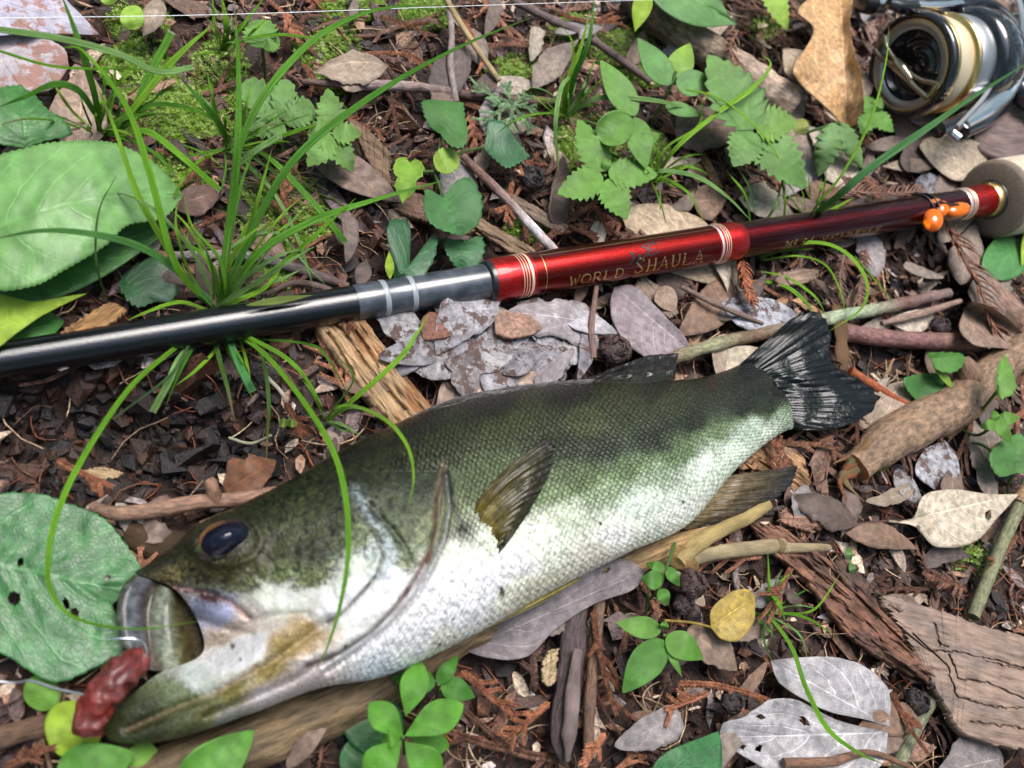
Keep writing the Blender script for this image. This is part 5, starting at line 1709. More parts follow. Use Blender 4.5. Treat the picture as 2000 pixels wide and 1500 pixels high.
# right edge
plant('green ivy seedling beside the knob of the tan branch', 'plant', (1830, 730),
      [((1818, 700), (1885, 698), 1, dict(up=[(1812, 690), (1845, 688), (1875, 690)], low=[(1830, 722), (1860, 728), (1880, 715)], z=(.016, .017, .016), c=C(100, 185, 80, .5))),
       ((1835, 728), (1790, 782), 1, dict(up=[(1800, 730), (1765, 740), (1775, 765)], low=[(1848, 735), (1840, 762), (1825, 785)], z=(.009, .010, .009), c=C(80, 160, 80, .5))),
       ((1820, 705), (1870, 768), 7, dict(shape='lance', z=(.016, .014, .01)))],
      [[(1835, 730, .01), (1845, 755, .003)]], ser=(8, 3), name='ivy_seedling')
plant('single toothed leaf on a thin stalk standing over the tan branch', 'plant', (1960, 750),
      [((1945, 765), (1963, 692), 1, dict(up=[(1946, 740), (1950, 715)], low=[(1958, 780), (1985, 760), (1978, 725)], z=(.026, .028, .026)))],
      [[(1947, 765, .026), (1918, 800, .014), (1893, 828, .004)]], col=C(125, 200, 90, .5), ser=(7, 5), name='ivy_seedling')
plant('cluster of small bright leaves at the right edge below the branch', 'plant', (1950, 830),
      [((1950, 825), (1915, 835), 12), ((1950, 820), (1992, 815), 14), ((1948, 820), (1975, 865), 14, dict(z=(.018, .019, .016))), ((1948, 825), (1940, 800), 9)],
      [[(1950, 822, .017), (1910, 850, .010), (1870, 835, .004)]], col=C(115, 190, 80, .5), z0=.017, ser=(5, .12))
plant('broad round green leaf on a fleshy stalk at the right edge', 'plant', (1970, 890),
      [((1985, 925), (1990, 845), 1, dict(up=[(1950, 930), (1932, 895), (1950, 865)], low=[(2030, 920), (2035, 880)], z=(.012, .013, .012)))],
      [[(1985, 915, .012), (1970, 945, .006), (1968, 970, .003)], [(1965, 905, .010), (1920, 870, .008), (1880, 865, .004)]], col=C(95, 170, 90, .5), ser=(12, 3), name='ivy_seedling')
# bottom
plant('bright green seedling with smooth leaves on dark litter below the fish', 'plant', (1300, 1240),
      [((1292, 1232), (1203, 1216), 22), ((1302, 1242), (1374, 1288), 28, dict(c=C(115, 195, 80, .5))), ((1297, 1250), (1216, 1354), 34, dict(c=C(95, 175, 75, .5))), ((1296, 1230), (1300, 1212), 9), ((1300, 1255), (1332, 1322), 8, dict(shape='lance'))],
      [[(1298, 1240, .012), (1296, 1290, .003)]], col=C(120, 195, 90, .5), z0=.012, cup=.1 if False else None) if False else \
plant('bright green seedling with smooth leaves on dark litter below the fish', 'plant', (1300, 1240),
      [((1292, 1232), (1203, 1216), 22), ((1302, 1242), (1374, 1288), 28, dict(c=C(115, 195, 80, .5))), ((1297, 1250), (1216, 1354), 34, dict(c=C(95, 175, 75, .5))), ((1296, 1230), (1300, 1212), 9), ((1300, 1255), (1332, 1322), 8, dict(shape='lance'))],
      [[(1298, 1240, .012), (1296, 1290, .003)]], col=C(120, 195, 90, .5), z0=.012)
plant('small seedling climbing out between the grey leaf and dark crumbs', 'plant', (1290, 1150),
      [((1295, 1135), (1253, 1128), 20), ((1303, 1108), (1328, 1145), 12), ((1290, 1150), (1305, 1182), 13), ((1298, 1110), (1262, 1100), 10)],
      [[(1318, 1060, .013), (1300, 1115, .013), (1285, 1152, .012), (1265, 1175, .006)], [(1265, 1160, .010), (1262, 1200, .003)]], col=C(105, 185, 85, .5), z0=.013)
plant('bright green rosette of rounded leaves at the bottom below the gills', 'plant', (785, 1440),
      [((788, 1440), (722, 1372), 30), ((790, 1438), (905, 1375), 34), ((785, 1445), (712, 1520), 34), ((790, 1448), (860, 1520), 34), ((792, 1400), (822, 1292), 28), ((800, 1440), (878, 1458), 26, dict(z=(.012, .011, .009))), ((783, 1440), (745, 1445), 18)],
      [[(788, 1440, .019), (790, 1480, .004)]], col=C(100, 190, 60, .55), z0=.02, shape='obov')
plant('small curled green seedling against the belly above the rosette', 'plant', (860, 1340),
      [((855, 1335), (895, 1280), 16), ((862, 1335), (928, 1362), 24), ((850, 1335), (765, 1325), 26)],
      [[(857, 1336, .012), (850, 1380, .003)]], col=C(85, 170, 65, .5), z0=.012)
leaf('round_leaf', M_greend, C(55, 130, 65, .42), (760, 1470), (700, 1345), 62, 56, 'round', z=(.006, .007, .006), seed=44, holes=[(697, 1372, 5), (742, 1392, 4), (712, 1400, 3)], label='dark round nibbled leaf under the bright rosette at the bottom')
leaf('round_leaf', M_greend, C(60, 135, 70, .42), (700, 1530), (715, 1440), 45, 42, 'round', z=(.005, .006, .005), seed=45, label='second dark round leaf at the bottom edge left of the rosette')
plant('tiny sprout with two round seed leaves on bare soil at right', 'sprout', (1660, 1090), [((1660, 1095), (1657, 1068), 7), ((1662, 1100), (1668, 1122), 7)], [[(1660, 1097, .006), (1655, 1110, .002)]], col=C(125, 185, 120, .5), z0=.006, shape='round', name='sprout')
plant('tiny sprout with two round seed leaves beside the small grass tuft', 'sprout', (562, 828), [((562, 828), (545, 824), 9), ((562, 828), (580, 826), 8)], [[(562, 828, .008), (572, 800, .004)]], col=C(150, 200, 95, .5), z0=.009, shape='round', name='sprout')

# ------------------------------------------------------------------ dead leaves
TAN = C(185, 150, 110, .62); GRY = C(150, 140, 138, .62); CRM = C(215, 200, 176, .58)
D = lambda nm, mat, col, b, e, wl, wr, lab, **k: leaf(nm, mat, col, b, e, wl, wr, label=lab, cat_='dead leaf', **{**dict(colv=.3, rip=.0012, th=.0003, rag=.03), **k})
D('dead_leaf', M_bleach2, C(200, 195, 212, .68), (-60, -20), (195, 68), 1, 1, 'bleached lavender and pink dead leaf in the top left corner', up=[(0, -40), (90, -30), (140, 10)], low=[(-40, 60), (50, 66), (130, 66)], z=(.010, .012, .011), seed=61, nu=90)
D('dead_leaf', M_bleach2, C(205, 195, 200, .66), (-50, 90), (135, 130), 1, 1, 'blotched pink and white dead leaf below the lavender one in the corner', up=[(0, 60), (80, 72), (125, 95)], low=[(-30, 160), (30, 180), (100, 172)], z=(.008, .010, .009), seed=62, nu=90)
D('dead_leaf', M_dead, C(178, 150, 132, .6), (150, 290), (165, 130), 62, 60, 'tan dead leaf lying behind the base of the left grass clump', z=(.006, .008, .007), seed=63)
D('dead_leaf', M_dead, C(172, 152, 136, .6), (0, 315), (90, 285), 25, 30, 'tan leaf edge showing between the lobed and the broad green leaves', z=(.006, .007, .006), seed=64)
D('dead_leaf', M_dead, C(150, 125, 112, .6), (610, 300), (785, 395), 38, 30, 'smooth grey brown dead leaf under the pale herb left of centre', z=(.006, .009, .006), seed=65)
D('dead_leaf', M_dead, C(205, 162, 112, .66), (1655, 255), (1640, -40), 1, 1, 'large curled tan leaf standing left of the reel', up=[(1625, 220), (1560, 160), (1552, 130), (1590, 60), (1560, 20), (1600, -20)], low=[(1685, 225), (1684, 150), (1668, 100), (1660, 40), (1665, 0)], z=(.010, .020, .022, .018), seed=66, nu=90, nv=25, cup=.2, fold=.25)
D('dead_leaf', M_dead, C(190, 170, 145, .6), (1585, 150), (1530, 95), 32, 30, 'pale grey tan leaf behind the large curled tan leaf', z=(.010, .014, .012), seed=67)
D('dead_leaf', M_dead, C(190, 168, 140, .62), (1440, 560), (1215, 425), 1, 1, 'smooth tan leaf passing under the red sleeve of the rod', up=[(1435, 500), (1385, 440), (1310, 402), (1235, 402)], low=[(1415, 552), (1370, 552), (1290, 520), (1235, 465)], z=(.005, .006, .007, .006), seed=68, nu=90, stem=[(1438, 558, .005), (1452, 585, .006), (1462, 622, .008)], stemr=4)
D('dead_leaf', M_dead, C(148, 134, 138, .6), (1200, 560), (1352, 690), 1, 1, 'purple grey dead leaf between the rod and the dorsal fin', up=[(1240, 560), (1300, 618), (1335, 655)], low=[(1192, 600), (1215, 660), (1270, 700)], z=(.007, .009, .008), seed=69, rag=.04, cup=.1)
D('dead_leaf', M_deadv, C(178, 155, 138, .62), (850, 800), (1105, 690), 1, 1, 'pale brown veined dead leaf tucked under the back of the bass', up=[(870, 735), (940, 690), (1020, 672), (1085, 678)], low=[(900, 830), (990, 790), (1060, 745)], z=(.007, .009, .008), seed=70, fold=.1)
BL = C(200, 196, 198, .66)
for i, (b, e, u_, l_, lab) in enumerate([
    ((735, 615), (830, 640), [(755, 590), (800, 600)], [(760, 660), (800, 665)], 'small lichen white leaf scrap right of the split wood chunk'),
    ((775, 690), (905, 735), [(800, 665), (860, 665), (895, 690)], [(800, 720), (850, 742)], 'ragged white leaf scrap with holes above the back of the bass'),
    ((880, 700), (1040, 650), [(890, 650), (950, 620), (1010, 630)], [(900, 735), (960, 728), (1010, 700)], 'large bleached white leaf fragment in the middle of the litter'),
    ((840, 590), (960, 625), [(870, 580), (920, 590)], [(870, 625), (920, 640)], 'thin white crumbling leaf strip below the grey ferrule'),
    ((1010, 590), (1125, 700), [(1060, 585), (1100, 640)], [(1020, 625), (1060, 680)], 'bleached leaf with fine dark cracks below the sleeve'),
    ((1060, 640), (1160, 690), [(1100, 600), (1140, 640)], [(1080, 690), (1120, 710)], 'pale cracked leaf piece left of the round dark cone')]):
    D('bleached_leaf', M_bleach, BL, b, e, 1, 1, lab, up=u_, low=l_, z=(.0085, .0095, .009), seed=80 + i, rag=.15, nu=70, rip=.0005)
D('bark_scrap', M_flake, C(138, 90, 70, .7), (820, 630), (900, 640), 1, 1, 'flat reddish brown bark scrap among the white leaf scraps', up=[(835, 612), (880, 615)], low=[(830, 660), (880, 658)], z=(.0105, .011, .0105), seed=90, th=.0012, rag=.12)
D('bark_scrap', M_flake, C(160, 125, 105, .7), (965, 620), (1060, 640), 1, 1, 'flat light brown bark scrap on the bleached leaf fragments', up=[(985, 608), (1035, 618)], low=[(975, 655), (1030, 655)], z=(.0115, .012, .0115), seed=91, th=.0012, rag=.12)
D('dead_leaf', M_bleach, C(205, 205, 215, .66), (1408, 588), (1562, 618), 1, 1, 'white speckled dead leaf behind the mossy twig near the tail', up=[(1440, 580), (1500, 582), (1540, 600)], low=[(1430, 625), (1470, 645), (1530, 635)], z=(.006, .008, .007), seed=92)
D('dead_leaf', M_dead, CRM, (1400, 700), (1490, 680), 1, 1, 'cream coloured leaf behind the tail fin base', up=[(1415, 685), (1450, 675)], low=[(1415, 725), (1460, 732)], z=(.006, .007, .006), seed=93)
D('dead_leaf', M_dead, C(195, 178, 155, .62), (1925, 330), (1795, 285), 1, 1, 'rounded pale tan leaf below the reel and beside the cork grip', up=[(1925, 290), (1870, 265), (1815, 268)], low=[(1900, 350), (1860, 350), (1820, 320)], z=(.007, .009, .008), seed=94)
D('bark_slab', M_bark, C(128, 108, 104, .62), (1900, 250), (2040, 260), 1, 1, 'grey brown piece of bark under the reel at the right edge', up=[(1925, 210), (1990, 205)], low=[(1915, 290), (1980, 310)], z=(.006, .010, .008), seed=95, th=.003)
D('dead_leaf', M_bleach, C(190, 192, 205, .62), (1790, 350), (1850, 390), 28, 22, 'grey blue leaf scrap in front of the rounded tan leaf', z=(.005, .006, .005), seed=96)
D('dead_leaf', M_dead, CRM, (1750, 1020), (1990, 965), 1, 1, 'clean cream leaf with a short stalk on the dark soil at right', up=[(1785, 1010), (1805, 968), (1860, 955), (1930, 965)], low=[(1790, 1030), (1830, 1068), (1900, 1060), (1950, 1010)], z=(.006, .010, .012, .013), seed=97, nu=90, holes=[(1931, 1006, 5)], rag=.02, stem=[(1752, 1020, .006), (1735, 1018, .006)], stemr=3)
D('dead_leaf', M_bleach, C(205, 205, 212, .66), (1845, 860), (1830, 960), 1, 1, 'bluish white leaf scrap below the tan branch', up=[(1868, 890), (1872, 940)], low=[(1805, 880), (1790, 925)], z=(.006, .008, .007), seed=98)
D('dead_leaf', M_bleach, C(200, 198, 198, .66), (1752, 915), (1805, 990), 14, 24, 'small pale leaf scrap left of the bluish white one', z=(.005, .007, .006), seed=99)
D('dead_leaf', M_dead, C(178, 152, 70, .66), (1388, 1225), (1475, 1165), 1, 1, 'small yellow ochre leaf with a long thin stalk', up=[(1390, 1190), (1425, 1158), (1460, 1150)], low=[(1410, 1248), (1445, 1250), (1472, 1215)], z=(.008, .011, .010), seed=100, stem=[(1390, 1225, .008), (1350, 1216, .007), (1298, 1212, .006)], stemr=3, rag=.02)
D('dead_leaf', M_dead, C(140, 118, 100, .6), (1345, 1225), (1440, 1310), 40, 36, 'torn brown leaf under the small yellow leaf', z=(.004, .006, .005), seed=101, rag=.15)
D('dead_leaf', M_deadv, C(178, 174, 176, .64), (1738, 1420), (1505, 1290), 1, 1, 'upper pale grey leaf half with raised veins at lower right', up=[(1735, 1350), (1690, 1300), (1620, 1285), (1545, 1285)], low=[(1690, 1405), (1620, 1390), (1560, 1360), (1520, 1330)], z=(.007, .010, .009, .007), seed=102, nu=100, nv=25, cup=.1, rag=.04)
D('dead_leaf', M_deadv, C(180, 176, 178, .64), (1735, 1430), (1405, 1440), 1, 1, 'lower pale grey leaf half with raised veins at lower right', up=[(1640, 1408), (1560, 1370), (1500, 1368), (1450, 1400), (1415, 1410)], low=[(1720, 1500), (1640, 1530), (1540, 1520), (1450, 1475)], z=(.009, .011, .010, .008), seed=103, nu=100, nv=25, cup=.1, rag=.04, holes=[(1485, 1400, 4), (1572, 1408, 5), (1483, 1462, 4), (1450, 1458, 4)])
D('dead_leaf', M_deadv, C(140, 130, 132, .62), (905, 1270), (1260, 1115), 1, 1, 'crumpled grey dead leaf sticking out from under the belly', up=[(930, 1230), (1040, 1170), (1150, 1110), (1215, 1090)], low=[(960, 1285), (1030, 1282), (1090, 1225), (1160, 1180), (1240, 1150)], z=(.006, .008, .009, .010), seed=104, nu=100, nv=25, holes=[(1184, 1114, 4)], cup=.15)
D('dead_leaf', M_deadv, C(150, 140, 138, .6), (1960, 1480), (1830, 1510), 60, 60, 'grey skeleton leaf in the lower right corner below the bark slab', z=(.004, .006, .005), seed=105, rag=.15)
D('dead_leaf', M_dead, C(150, 125, 110, .6), (1480, 1390), (1400, 1490), 30, 34, 'dull brown leaf under the left tip of the grey leaf', z=(.004, .005, .004), seed=106)
D('dead_leaf', M_dead, C(160, 135, 118, .6), (1885, 600), (2030, 690), 1, 1, 'curled tan brown leaf with a rolled edge at the right edge', up=[(1900, 590), (1940, 600), (1990, 640)], low=[(1875, 640), (1900, 672), (1960, 680)], z=(.008, .011, .010), seed=107, cup=.9, th=.0004)
D('dead_leaf', M_dead, C(150, 128, 112, .6), (560, 1500), (650, 1395), 18, 18, 'slim brown leaf curled at the bottom between the fish and rosette', z=(.006, .009, .008), seed=108)
D('dead_leaf', M_dead, C(155, 135, 122, .6), (260, 1030), (345, 1050), 26, 22, 'crumpled light brown leaf under the twig in front of the eye', z=(.004, .007, .005), seed=109, rag=.15)
D('dead_leaf', M_dead, C(120, 78, 52, .65), (440, 960), (540, 900), 45, 38, 'fibrous red brown leaf patch at the edge of the dark soil', z=(.003, .006, .004), seed=110, rag=.2)
D('dead_leaf', M_dead, C(175, 145, 130, .6), (480, 440), (560, 500), 26, 30, 'pinkish tan leaf scrap under the grass right of the main tuft', z=(.004, .006, .005), seed=111)
D('dead_leaf', M_dead, C(130, 100, 90, .6), (340, 400), (440, 370), 26, 34, 'brown leaf scrap in the shade behind the main tuft', z=(.004, .006, .005), seed=112, rag=.1)
D('dead_leaf', M_dead, C(158, 128, 108, .6), (1355, 395), (1420, 385), 30, 40, 'thin brown leaf behind the rod right of the smooth tan leaf', z=(.004, .006, .005), seed=113)
D('dead_leaf', M_dead, C(165, 140, 120, .6), (740, 540) if False else (1290, 560), (1320, 610), 20, 24, 'brown leaf strip right of the purple grey leaf', z=(.010, .010, .008), seed=114)

# broken papery leaf pieces lying over each other
fr2_ = random.Random(17)
PC = [C(150, 134, 122, .6), C(138, 116, 102, .6), C(178, 158, 138, .62), C(102, 84, 76, .58), C(112, 98, 94, .58), C(130, 112, 104, .6), C(160, 152, 150, .62), C(142, 112, 92, .6), C(196, 182, 164, .64), C(118, 98, 90, .6)]
BARE = [(120, 850, 420, 130), (450, 930, 120, 60)]


def fragment(cx, cy, sz, z_, mat_, col_, i, lab, grp):
    a = fr2_.uniform(0, 2 * PI); L_ = sz * fr2_.uniform(.8, 1.4); w_ = L_ * fr2_.uniform(.14, .34)
    dx, dy = math.cos(a) * L_ / 2, math.sin(a) * L_ / 2
    o = leaf('leaf_fragment', mat_, col_, (cx - dx, cy - dy), (cx + dx, cy + dy), w_, w_ * fr2_.uniform(.4, 1.2), fr2_.choice(('ovate', 'lance', 'wide', 'obov')), z=(z_, z_ + fr2_.uniform(0, .002), z_ - fr2_.uniform(-.001, .001)),
             cup=fr2_.uniform(-.1, .25), fold=fr2_.uniform(-.12, .12), bow=fr2_.uniform(-.12, .12), rag=fr2_.uniform(.02, .25), rip=.0009, seed=200 + i, nu=34, nv=9, th=.0002, label=lab, cat_='dead leaf', group=grp, colv=.35)
    return o


nfr = 0
for (x, y, a, b) in scatter(1400, 30):
    if nfr >= 165: break
    if in_pit(a, b) > .25 or in_poly(a, b, FISHPOLY) or a > 1990 or b > 1490 or a < 10 or b < 10: continue
    if a < 560 and b < 620 and fr2_.random() < .6: continue
    fragment(a, b, fr2_.uniform(38, 125), .0045 + fr2_.random() * .003, fr2_.choice((M_dead, M_deadv)), fr2_.choice(PC), nfr, 'broken piece of dry brown or grey dead leaf lying in the litter', 'broken dead leaf pieces in the litter')
    nfr += 1
for i in range(18):
    fragment(fr2_.uniform(760, 1150), fr2_.uniform(610, 725), fr2_.uniform(70, 150), .0075 + fr2_.random() * .0025, fr2_.choice((M_bleach, M_bleach, M_bleach, M_deadv)), fr2_.choice([C(195, 190, 196, .64), C(172, 162, 164, .62), C(150, 132, 122, .6), C(186, 180, 186, .64)]), 300 + i,
             'thin papery pale grey leaf flake lying between the rod and the back of the bass', 'papery grey leaf flakes between rod and fish')

# ------------------------------------------------------------------ wood and bark
def bark(name, label, cat_, pts, r, col, z, mat=None, sides=22, nn=90, rough=.25, seed=1, end=None, flat=1.0, children=(), nscale=300):
    zz_ = z if isinstance(z, (list, tuple)) else [z] * len(pts)
    W_ = [P(a, b, c_) for (a, b), c_ in zip(pts, zz_)]
    ms = [mpp(a, b, c_) for (a, b), c_ in zip(pts, zz_)]
    rr_ = np.interp(np.linspace(0, 1, len(pts)), np.linspace(0, 1, len(r)), r) * ms
    q = MB(); tube(q, W_, rr_, col, sides, nn, rough, seed, flat=flat, end=end, nscale=nscale)
    if not children:
        return tag(q.build(name, mat or M_bark), label, cat_)
    t_ = thing(name, label, cat_, W_[0] * np.array([1, 1, 0]))
    q.build('bark' if mat is None else 'shaft', mat or M_bark, t_)
    for cn, cp, cr, cz, cm_, cc_, se in children:
        q = MB(); m_ = mpp(cp[0][0], cp[0][1], cz[0])
        tube(q, [P(a, b, c_) for (a, b), c_ in zip(cp, cz)], [x_ * m_ for x_ in cr], cc_, 12, 24, .3, se, nscale=nscale)
        q.build(cn, cm_, t_)
    return t_


BR = C(165, 135, 108, .62)
bark('fallen_branch', 'thick tan branch with a side knob and splintered end at the right', 'branch',
     [(1668, 915), (1735, 862), (1800, 825), (1870, 790), (1930, 735), (1985, 690), (2060, 640)], [30, 44, 45, 42, 38, 34, 34], BR, [.006, .008, .009, .009, .009, .009, .009], rough=.16, seed=5, nn=160, sides=40, nscale=160,
     end=C(150, 95, 50), children=[('side_knob', [(1895, 770), (1893, 730), (1880, 700)], [24, 22, 10], [.010, .013, .014], M_bark, C(150, 118, 95, .62), 3)] +
     [('splinter', [(1706 - 5 * q_, 860 + 8 * q_), (1672 - 4 * q_, 885 + 7 * q_), (1628 + 11 * (q_ % 4) + 4 * q_, 905 + 11 * q_)], [9 + q_ % 3, 6, 1], [.010 - .0004 * q_, .009 - .0004 * q_, .005], M_wood, C(185 - 12 * (q_ % 4), 140 - 12 * (q_ % 3), 98 - 10 * (q_ % 3), .6), 30 + q_) for q_ in range(9)])
bark('mossy_twig', 'long twig with pale green lichen running behind the tail fin', 'twig', [(1290, 708), (1400, 672), (1500, 650), (1620, 622), (1740, 598), (1852, 572)], [13, 13, 13, 12, 13, 10],
     np.array([C(120, 95, 75), C(150, 150, 115), C(110, 80, 62), C(150, 145, 120), C(165, 185, 150), C(120, 85, 78), C(130, 110, 105)]), [.007, .008, .008, .010, .010, .010], M_twig, rough=.2, seed=8, nn=120)
bark('broken_twig', 'smooth purple brown twig with a pale snapped point', 'twig', [(1640, 648), (1740, 662), (1860, 668), (1900, 674), (1932, 686)], [18, 17, 17, 14, 3],
     np.array([C(125, 88, 82), C(130, 92, 88), C(120, 84, 80), C(160, 125, 105), C(140, 105, 95), C(195, 165, 135)]), [.007, .008, .008, .008, .007], M_twig, rough=.08, seed=9, nn=90)
bark('upright_splint', 'flat brown wood splint standing between the two twigs by the tail', 'wood piece', [(1640, 600), (1645, 700), (1640, 715)], [16, 15, 8], C(130, 100, 72, .62), [.011, .009, .008], M_wood, flat=.35, seed=10)
bark('tan_twig', 'pale tan twig with a stubby knob in front of the fish head', 'twig', [(178, 990), (225, 1003), (290, 998), (380, 982), (460, 975), (540, 962)], [10, 15, 16, 15, 15, 13], C(155, 120, 98, .62), [.007, .008, .008, .008, .007, .006], M_twig, rough=.18, seed=11,
     children=[('knob', [(420, 975), (415, 950), (408, 938)], [15, 15, 12], [.008, .010, .010], M_twig, C(150, 115, 92, .62), 12)])
bark('log', 'round olive brown stem lying beneath the jaw and belly of the bass', 'log', [(250, 1540), (420, 1478), (560, 1420), (720, 1350), (900, 1240), (1100, 1150), (1290, 1075), (1400, 1035)], [60, 58, 56, 50, 40, 34, 26, 20],
     np.array([C(105, 88, 62), C(98, 82, 58), C(110, 92, 66), C(120, 100, 72), C(130, 108, 80), C(150, 122, 82), C(165, 135, 85)]), [.004, .004, .004, .004, .0035, .004, .006, .006], M_log, rough=.10, seed=13, nn=140, sides=40)
bark('dry_reed', 'yellow spotted reed stem pointing up toward the anal fin', 'reed', [(1325, 1098), (1360, 1062), (1410, 1035), (1460, 1010), (1500, 985)], [17, 18, 14, 14, 11], C(205, 180, 120, .66), [.008, .009, .009, .009, .009], M_wood, rough=.1, seed=14)
bark('dry_reed', 'jointed cream reed stem with a thin broken tip below the anal fin', 'reed', [(1330, 1100), (1400, 1080), (1520, 1066), (1528, 1070), (1610, 1070), (1622, 1071)], [14, 14, 15, 15, 8, 8, 4], C(205, 185, 145, .66), [.007, .008, .008, .008, .007, .007], M_wood, rough=.1, seed=15,
     children=[('joint', [(1514, 1066), (1524, 1067)], [18, 18], [.008, .008], M_wood, C(180, 155, 115, .62), 16)])
bark('gnarled_root', 'knobbly ochre root end where the two reeds start', 'root', [(1300, 1075), (1330, 1090), (1355, 1108)], [26, 27, 14], C(160, 128, 80, .62), [.005, .007, .006], M_wood, rough=.35, seed=17, nscale=500)
bark('bark_stick', 'dark stick with a pale peeled bark strip standing up from the bottom', 'stick', [(1128, 1170), (1118, 1260), (1108, 1350), (1098, 1440), (1104, 1490)], [24, 26, 26, 24, 8], C(92, 76, 76, .6), [.006, .007, .008, .008, .007], M_bark, rough=.2, seed=18, flat=.6,
     children=[('peeled_bark', [(1128, 1270), (1118, 1350), (1112, 1430), (1108, 1486)], [11, 13, 16, 5], [.0115, .012, .0115, .010], M_wood, C(170, 150, 145, .62), 19)])
bark('thin_stick', 'thin brown stick beside the peeled dark stick', 'stick', [(1172, 1150), (1162, 1260), (1152, 1370), (1148, 1470)], [13, 13, 12, 10], C(125, 95, 75, .62), [.006, .006, .006, .005], M_twig, rough=.2, seed=20)
bark('woody_shoot', 'grey green round stem slanting down at the right edge', 'stem', [(2010, 940), (1985, 1000), (1945, 1090), (1900, 1205)], [13, 12, 12, 12], C(140, 142, 105, .6), [.012, .010, .008, .006], M_twig, rough=.06, seed=21,
     children=[('brown_node', [(2012, 950), (1990, 985)], [17, 14], [.012, .0105], M_twig, C(175, 140, 100, .62), 22)])
bark('woody_shoot', 'short grey green stem end below the big bark slab', 'stem', [(1842, 1330), (1800, 1400), (1745, 1510)], [13, 13, 13], C(135, 138, 105, .6), [.004, .004, .004], M_twig, rough=.06, seed=23)
bark('root_strip', 'thin brown root running along the bottom of the grey leaf', 'root', [(1530, 1490), (1620, 1488), (1700, 1470), (1780, 1500)], [9, 10, 6, 5], C(135, 100, 78, .62), [.012, .013, .012, .008], M_twig, rough=.15, seed=24)
bark('dead_branch', 'thick weathered branch with rough bark at the top right of centre', 'branch', [(1230, -10), (1320, 60), (1400, 110), (1480, 160), (1550, 205)], [34, 36, 34, 33, 30],
     np.array([C(110, 90, 78), C(165, 140, 120), C(135, 118, 98), C(190, 165, 145), C(205, 175, 155)]), [.006, .007, .007, .007, .007], M_bark, rough=.15, seed=25, nn=110, sides=30, end=C(150, 110, 80, .6))
bark('lichen_twig', 'dark twig with pale lichen spots crossing under the grass at the top', 'twig', [(590, 160), (700, 165), (830, 172), (940, 190), (1090, 200)], [6, 11, 10, 9, 8], np.array([C(120, 90, 78), C(165, 145, 140), C(105, 80, 72), C(120, 88, 78)]), [.005, .006, .007, .006, .006], M_twig, rough=.2, seed=26)
bark('grey_twig', 'thin pale grey twig coming down from the top edge', 'twig', [(872, -20), (882, 60), (880, 130), (892, 200)], [6, 6, 7, 5], C(165, 150, 145, .62), [.009, .010, .009, .008], M_twig, rough=.15, seed=27)
bark('straw', 'straight pale yellow straw slanting down from the top edge', 'straw', [(866, -10), (915, 70), (975, 158)], [5, 6, 5], C(222, 195, 145, .68), [.011, .011, .009], M_wood, rough=.05, seed=28, nn=20)
bark('white_spotted_twig', 'brown twig with white flaking spots pointing down to the rod', 'twig', [(905, 305), (950, 350), (1000, 400), (1045, 450), (1085, 492)], [7, 9, 9, 10, 9], np.array([C(130, 100, 88), C(110, 80, 72), C(150, 128, 120), C(200, 195, 198), C(170, 150, 145)]), [.008, .009, .009, .009, .008], M_twig, rough=.2, seed=29)
bark('grey_root', 'grey weathered root behind the rod right of the main tuft', 'root', [(330, 500), (470, 500), (580, 525), (680, 560)], [9, 10, 11, 8], np.array([C(150, 140, 138), C(170, 160, 160), C(105, 92, 90), C(100, 80, 76)]), [.005, .005, .005, .004], M_twig, rough=.2, seed=30)
bark('root_arc', 'thin bent root above the grey ferrule', 'root', [(520, 575), (580, 552), (650, 570), (700, 610)], [5, 6, 6, 4], C(130, 105, 98, .62), [.006, .007, .006, .004], M_twig, rough=.2, seed=31)
bark('long_twig', 'straight thin grey twig lying below the upper lichen twig at right', 'twig', [(1722, 632), (1800, 612), (1875, 588)], [5, 8, 5], C(170, 140, 125, .62), [.010, .011, .010], M_twig, rough=.1, seed=32)
bark('fine_twig', 'fine grey twig over the white leaf right of the tan leaf', 'twig', [(1330, 560), (1400, 595), (1490, 632)], [4, 6, 4], C(150, 125, 110, .62), [.009, .010, .009], M_twig, rough=.15, seed=33)
bark('rusty_root', 'rust orange root running from the tail fin toward the branch', 'root', [(1660, 725), (1720, 762), (1790, 800)], [9, 9, 5], C(165, 85, 45, .66), [.007, .007, .006], M_twig, rough=.2, seed=34)
bark('thin_stalk', 'thin brown stalk rising near the white leaf scraps', 'stalk', [(1165, 560), (1155, 640), (1160, 700)], [5, 6, 6], C(150, 115, 105, .62), [.010, .011, .010], M_twig, rough=.2, seed=35)
bark('buried_stick', 'dull brown stick half buried at the left bottom edge', 'stick', [(-30, 1450), (60, 1425), (140, 1405)], [22, 22, 20], C(130, 100, 78, .6), [.003, .003, .003], M_bark, rough=.2, seed=36)
bark('shaded_wood', 'dark weathered wood in the shade below the tan twig and the snout', 'wood piece', [(250, 1040), (330, 1070), (400, 1075)], [30, 34, 26], C(95, 75, 52, .6), [.003, .003, .003], M_wood, rough=.2, seed=37)
bark('upper_root', 'brown root lying diagonally at the top between moss patches', 'root', [(1000, 0), (1080, 40), (1160, 80), (1270, 160)], [7, 8, 8, 7], C(120, 100, 98, .62), [.006, .006, .006, .005], M_twig, rough=.2, seed=38)
bark('smooth_brown_log', 'smooth pinkish brown stick under the cone twig at the right edge', 'stick', [(1870, 480), (1920, 560), (1980, 620), (2060, 660)], [20, 26, 30, 30], C(165, 130, 112, .6), [.003, .004, .005, .006], M_bark, rough=.1, seed=39)


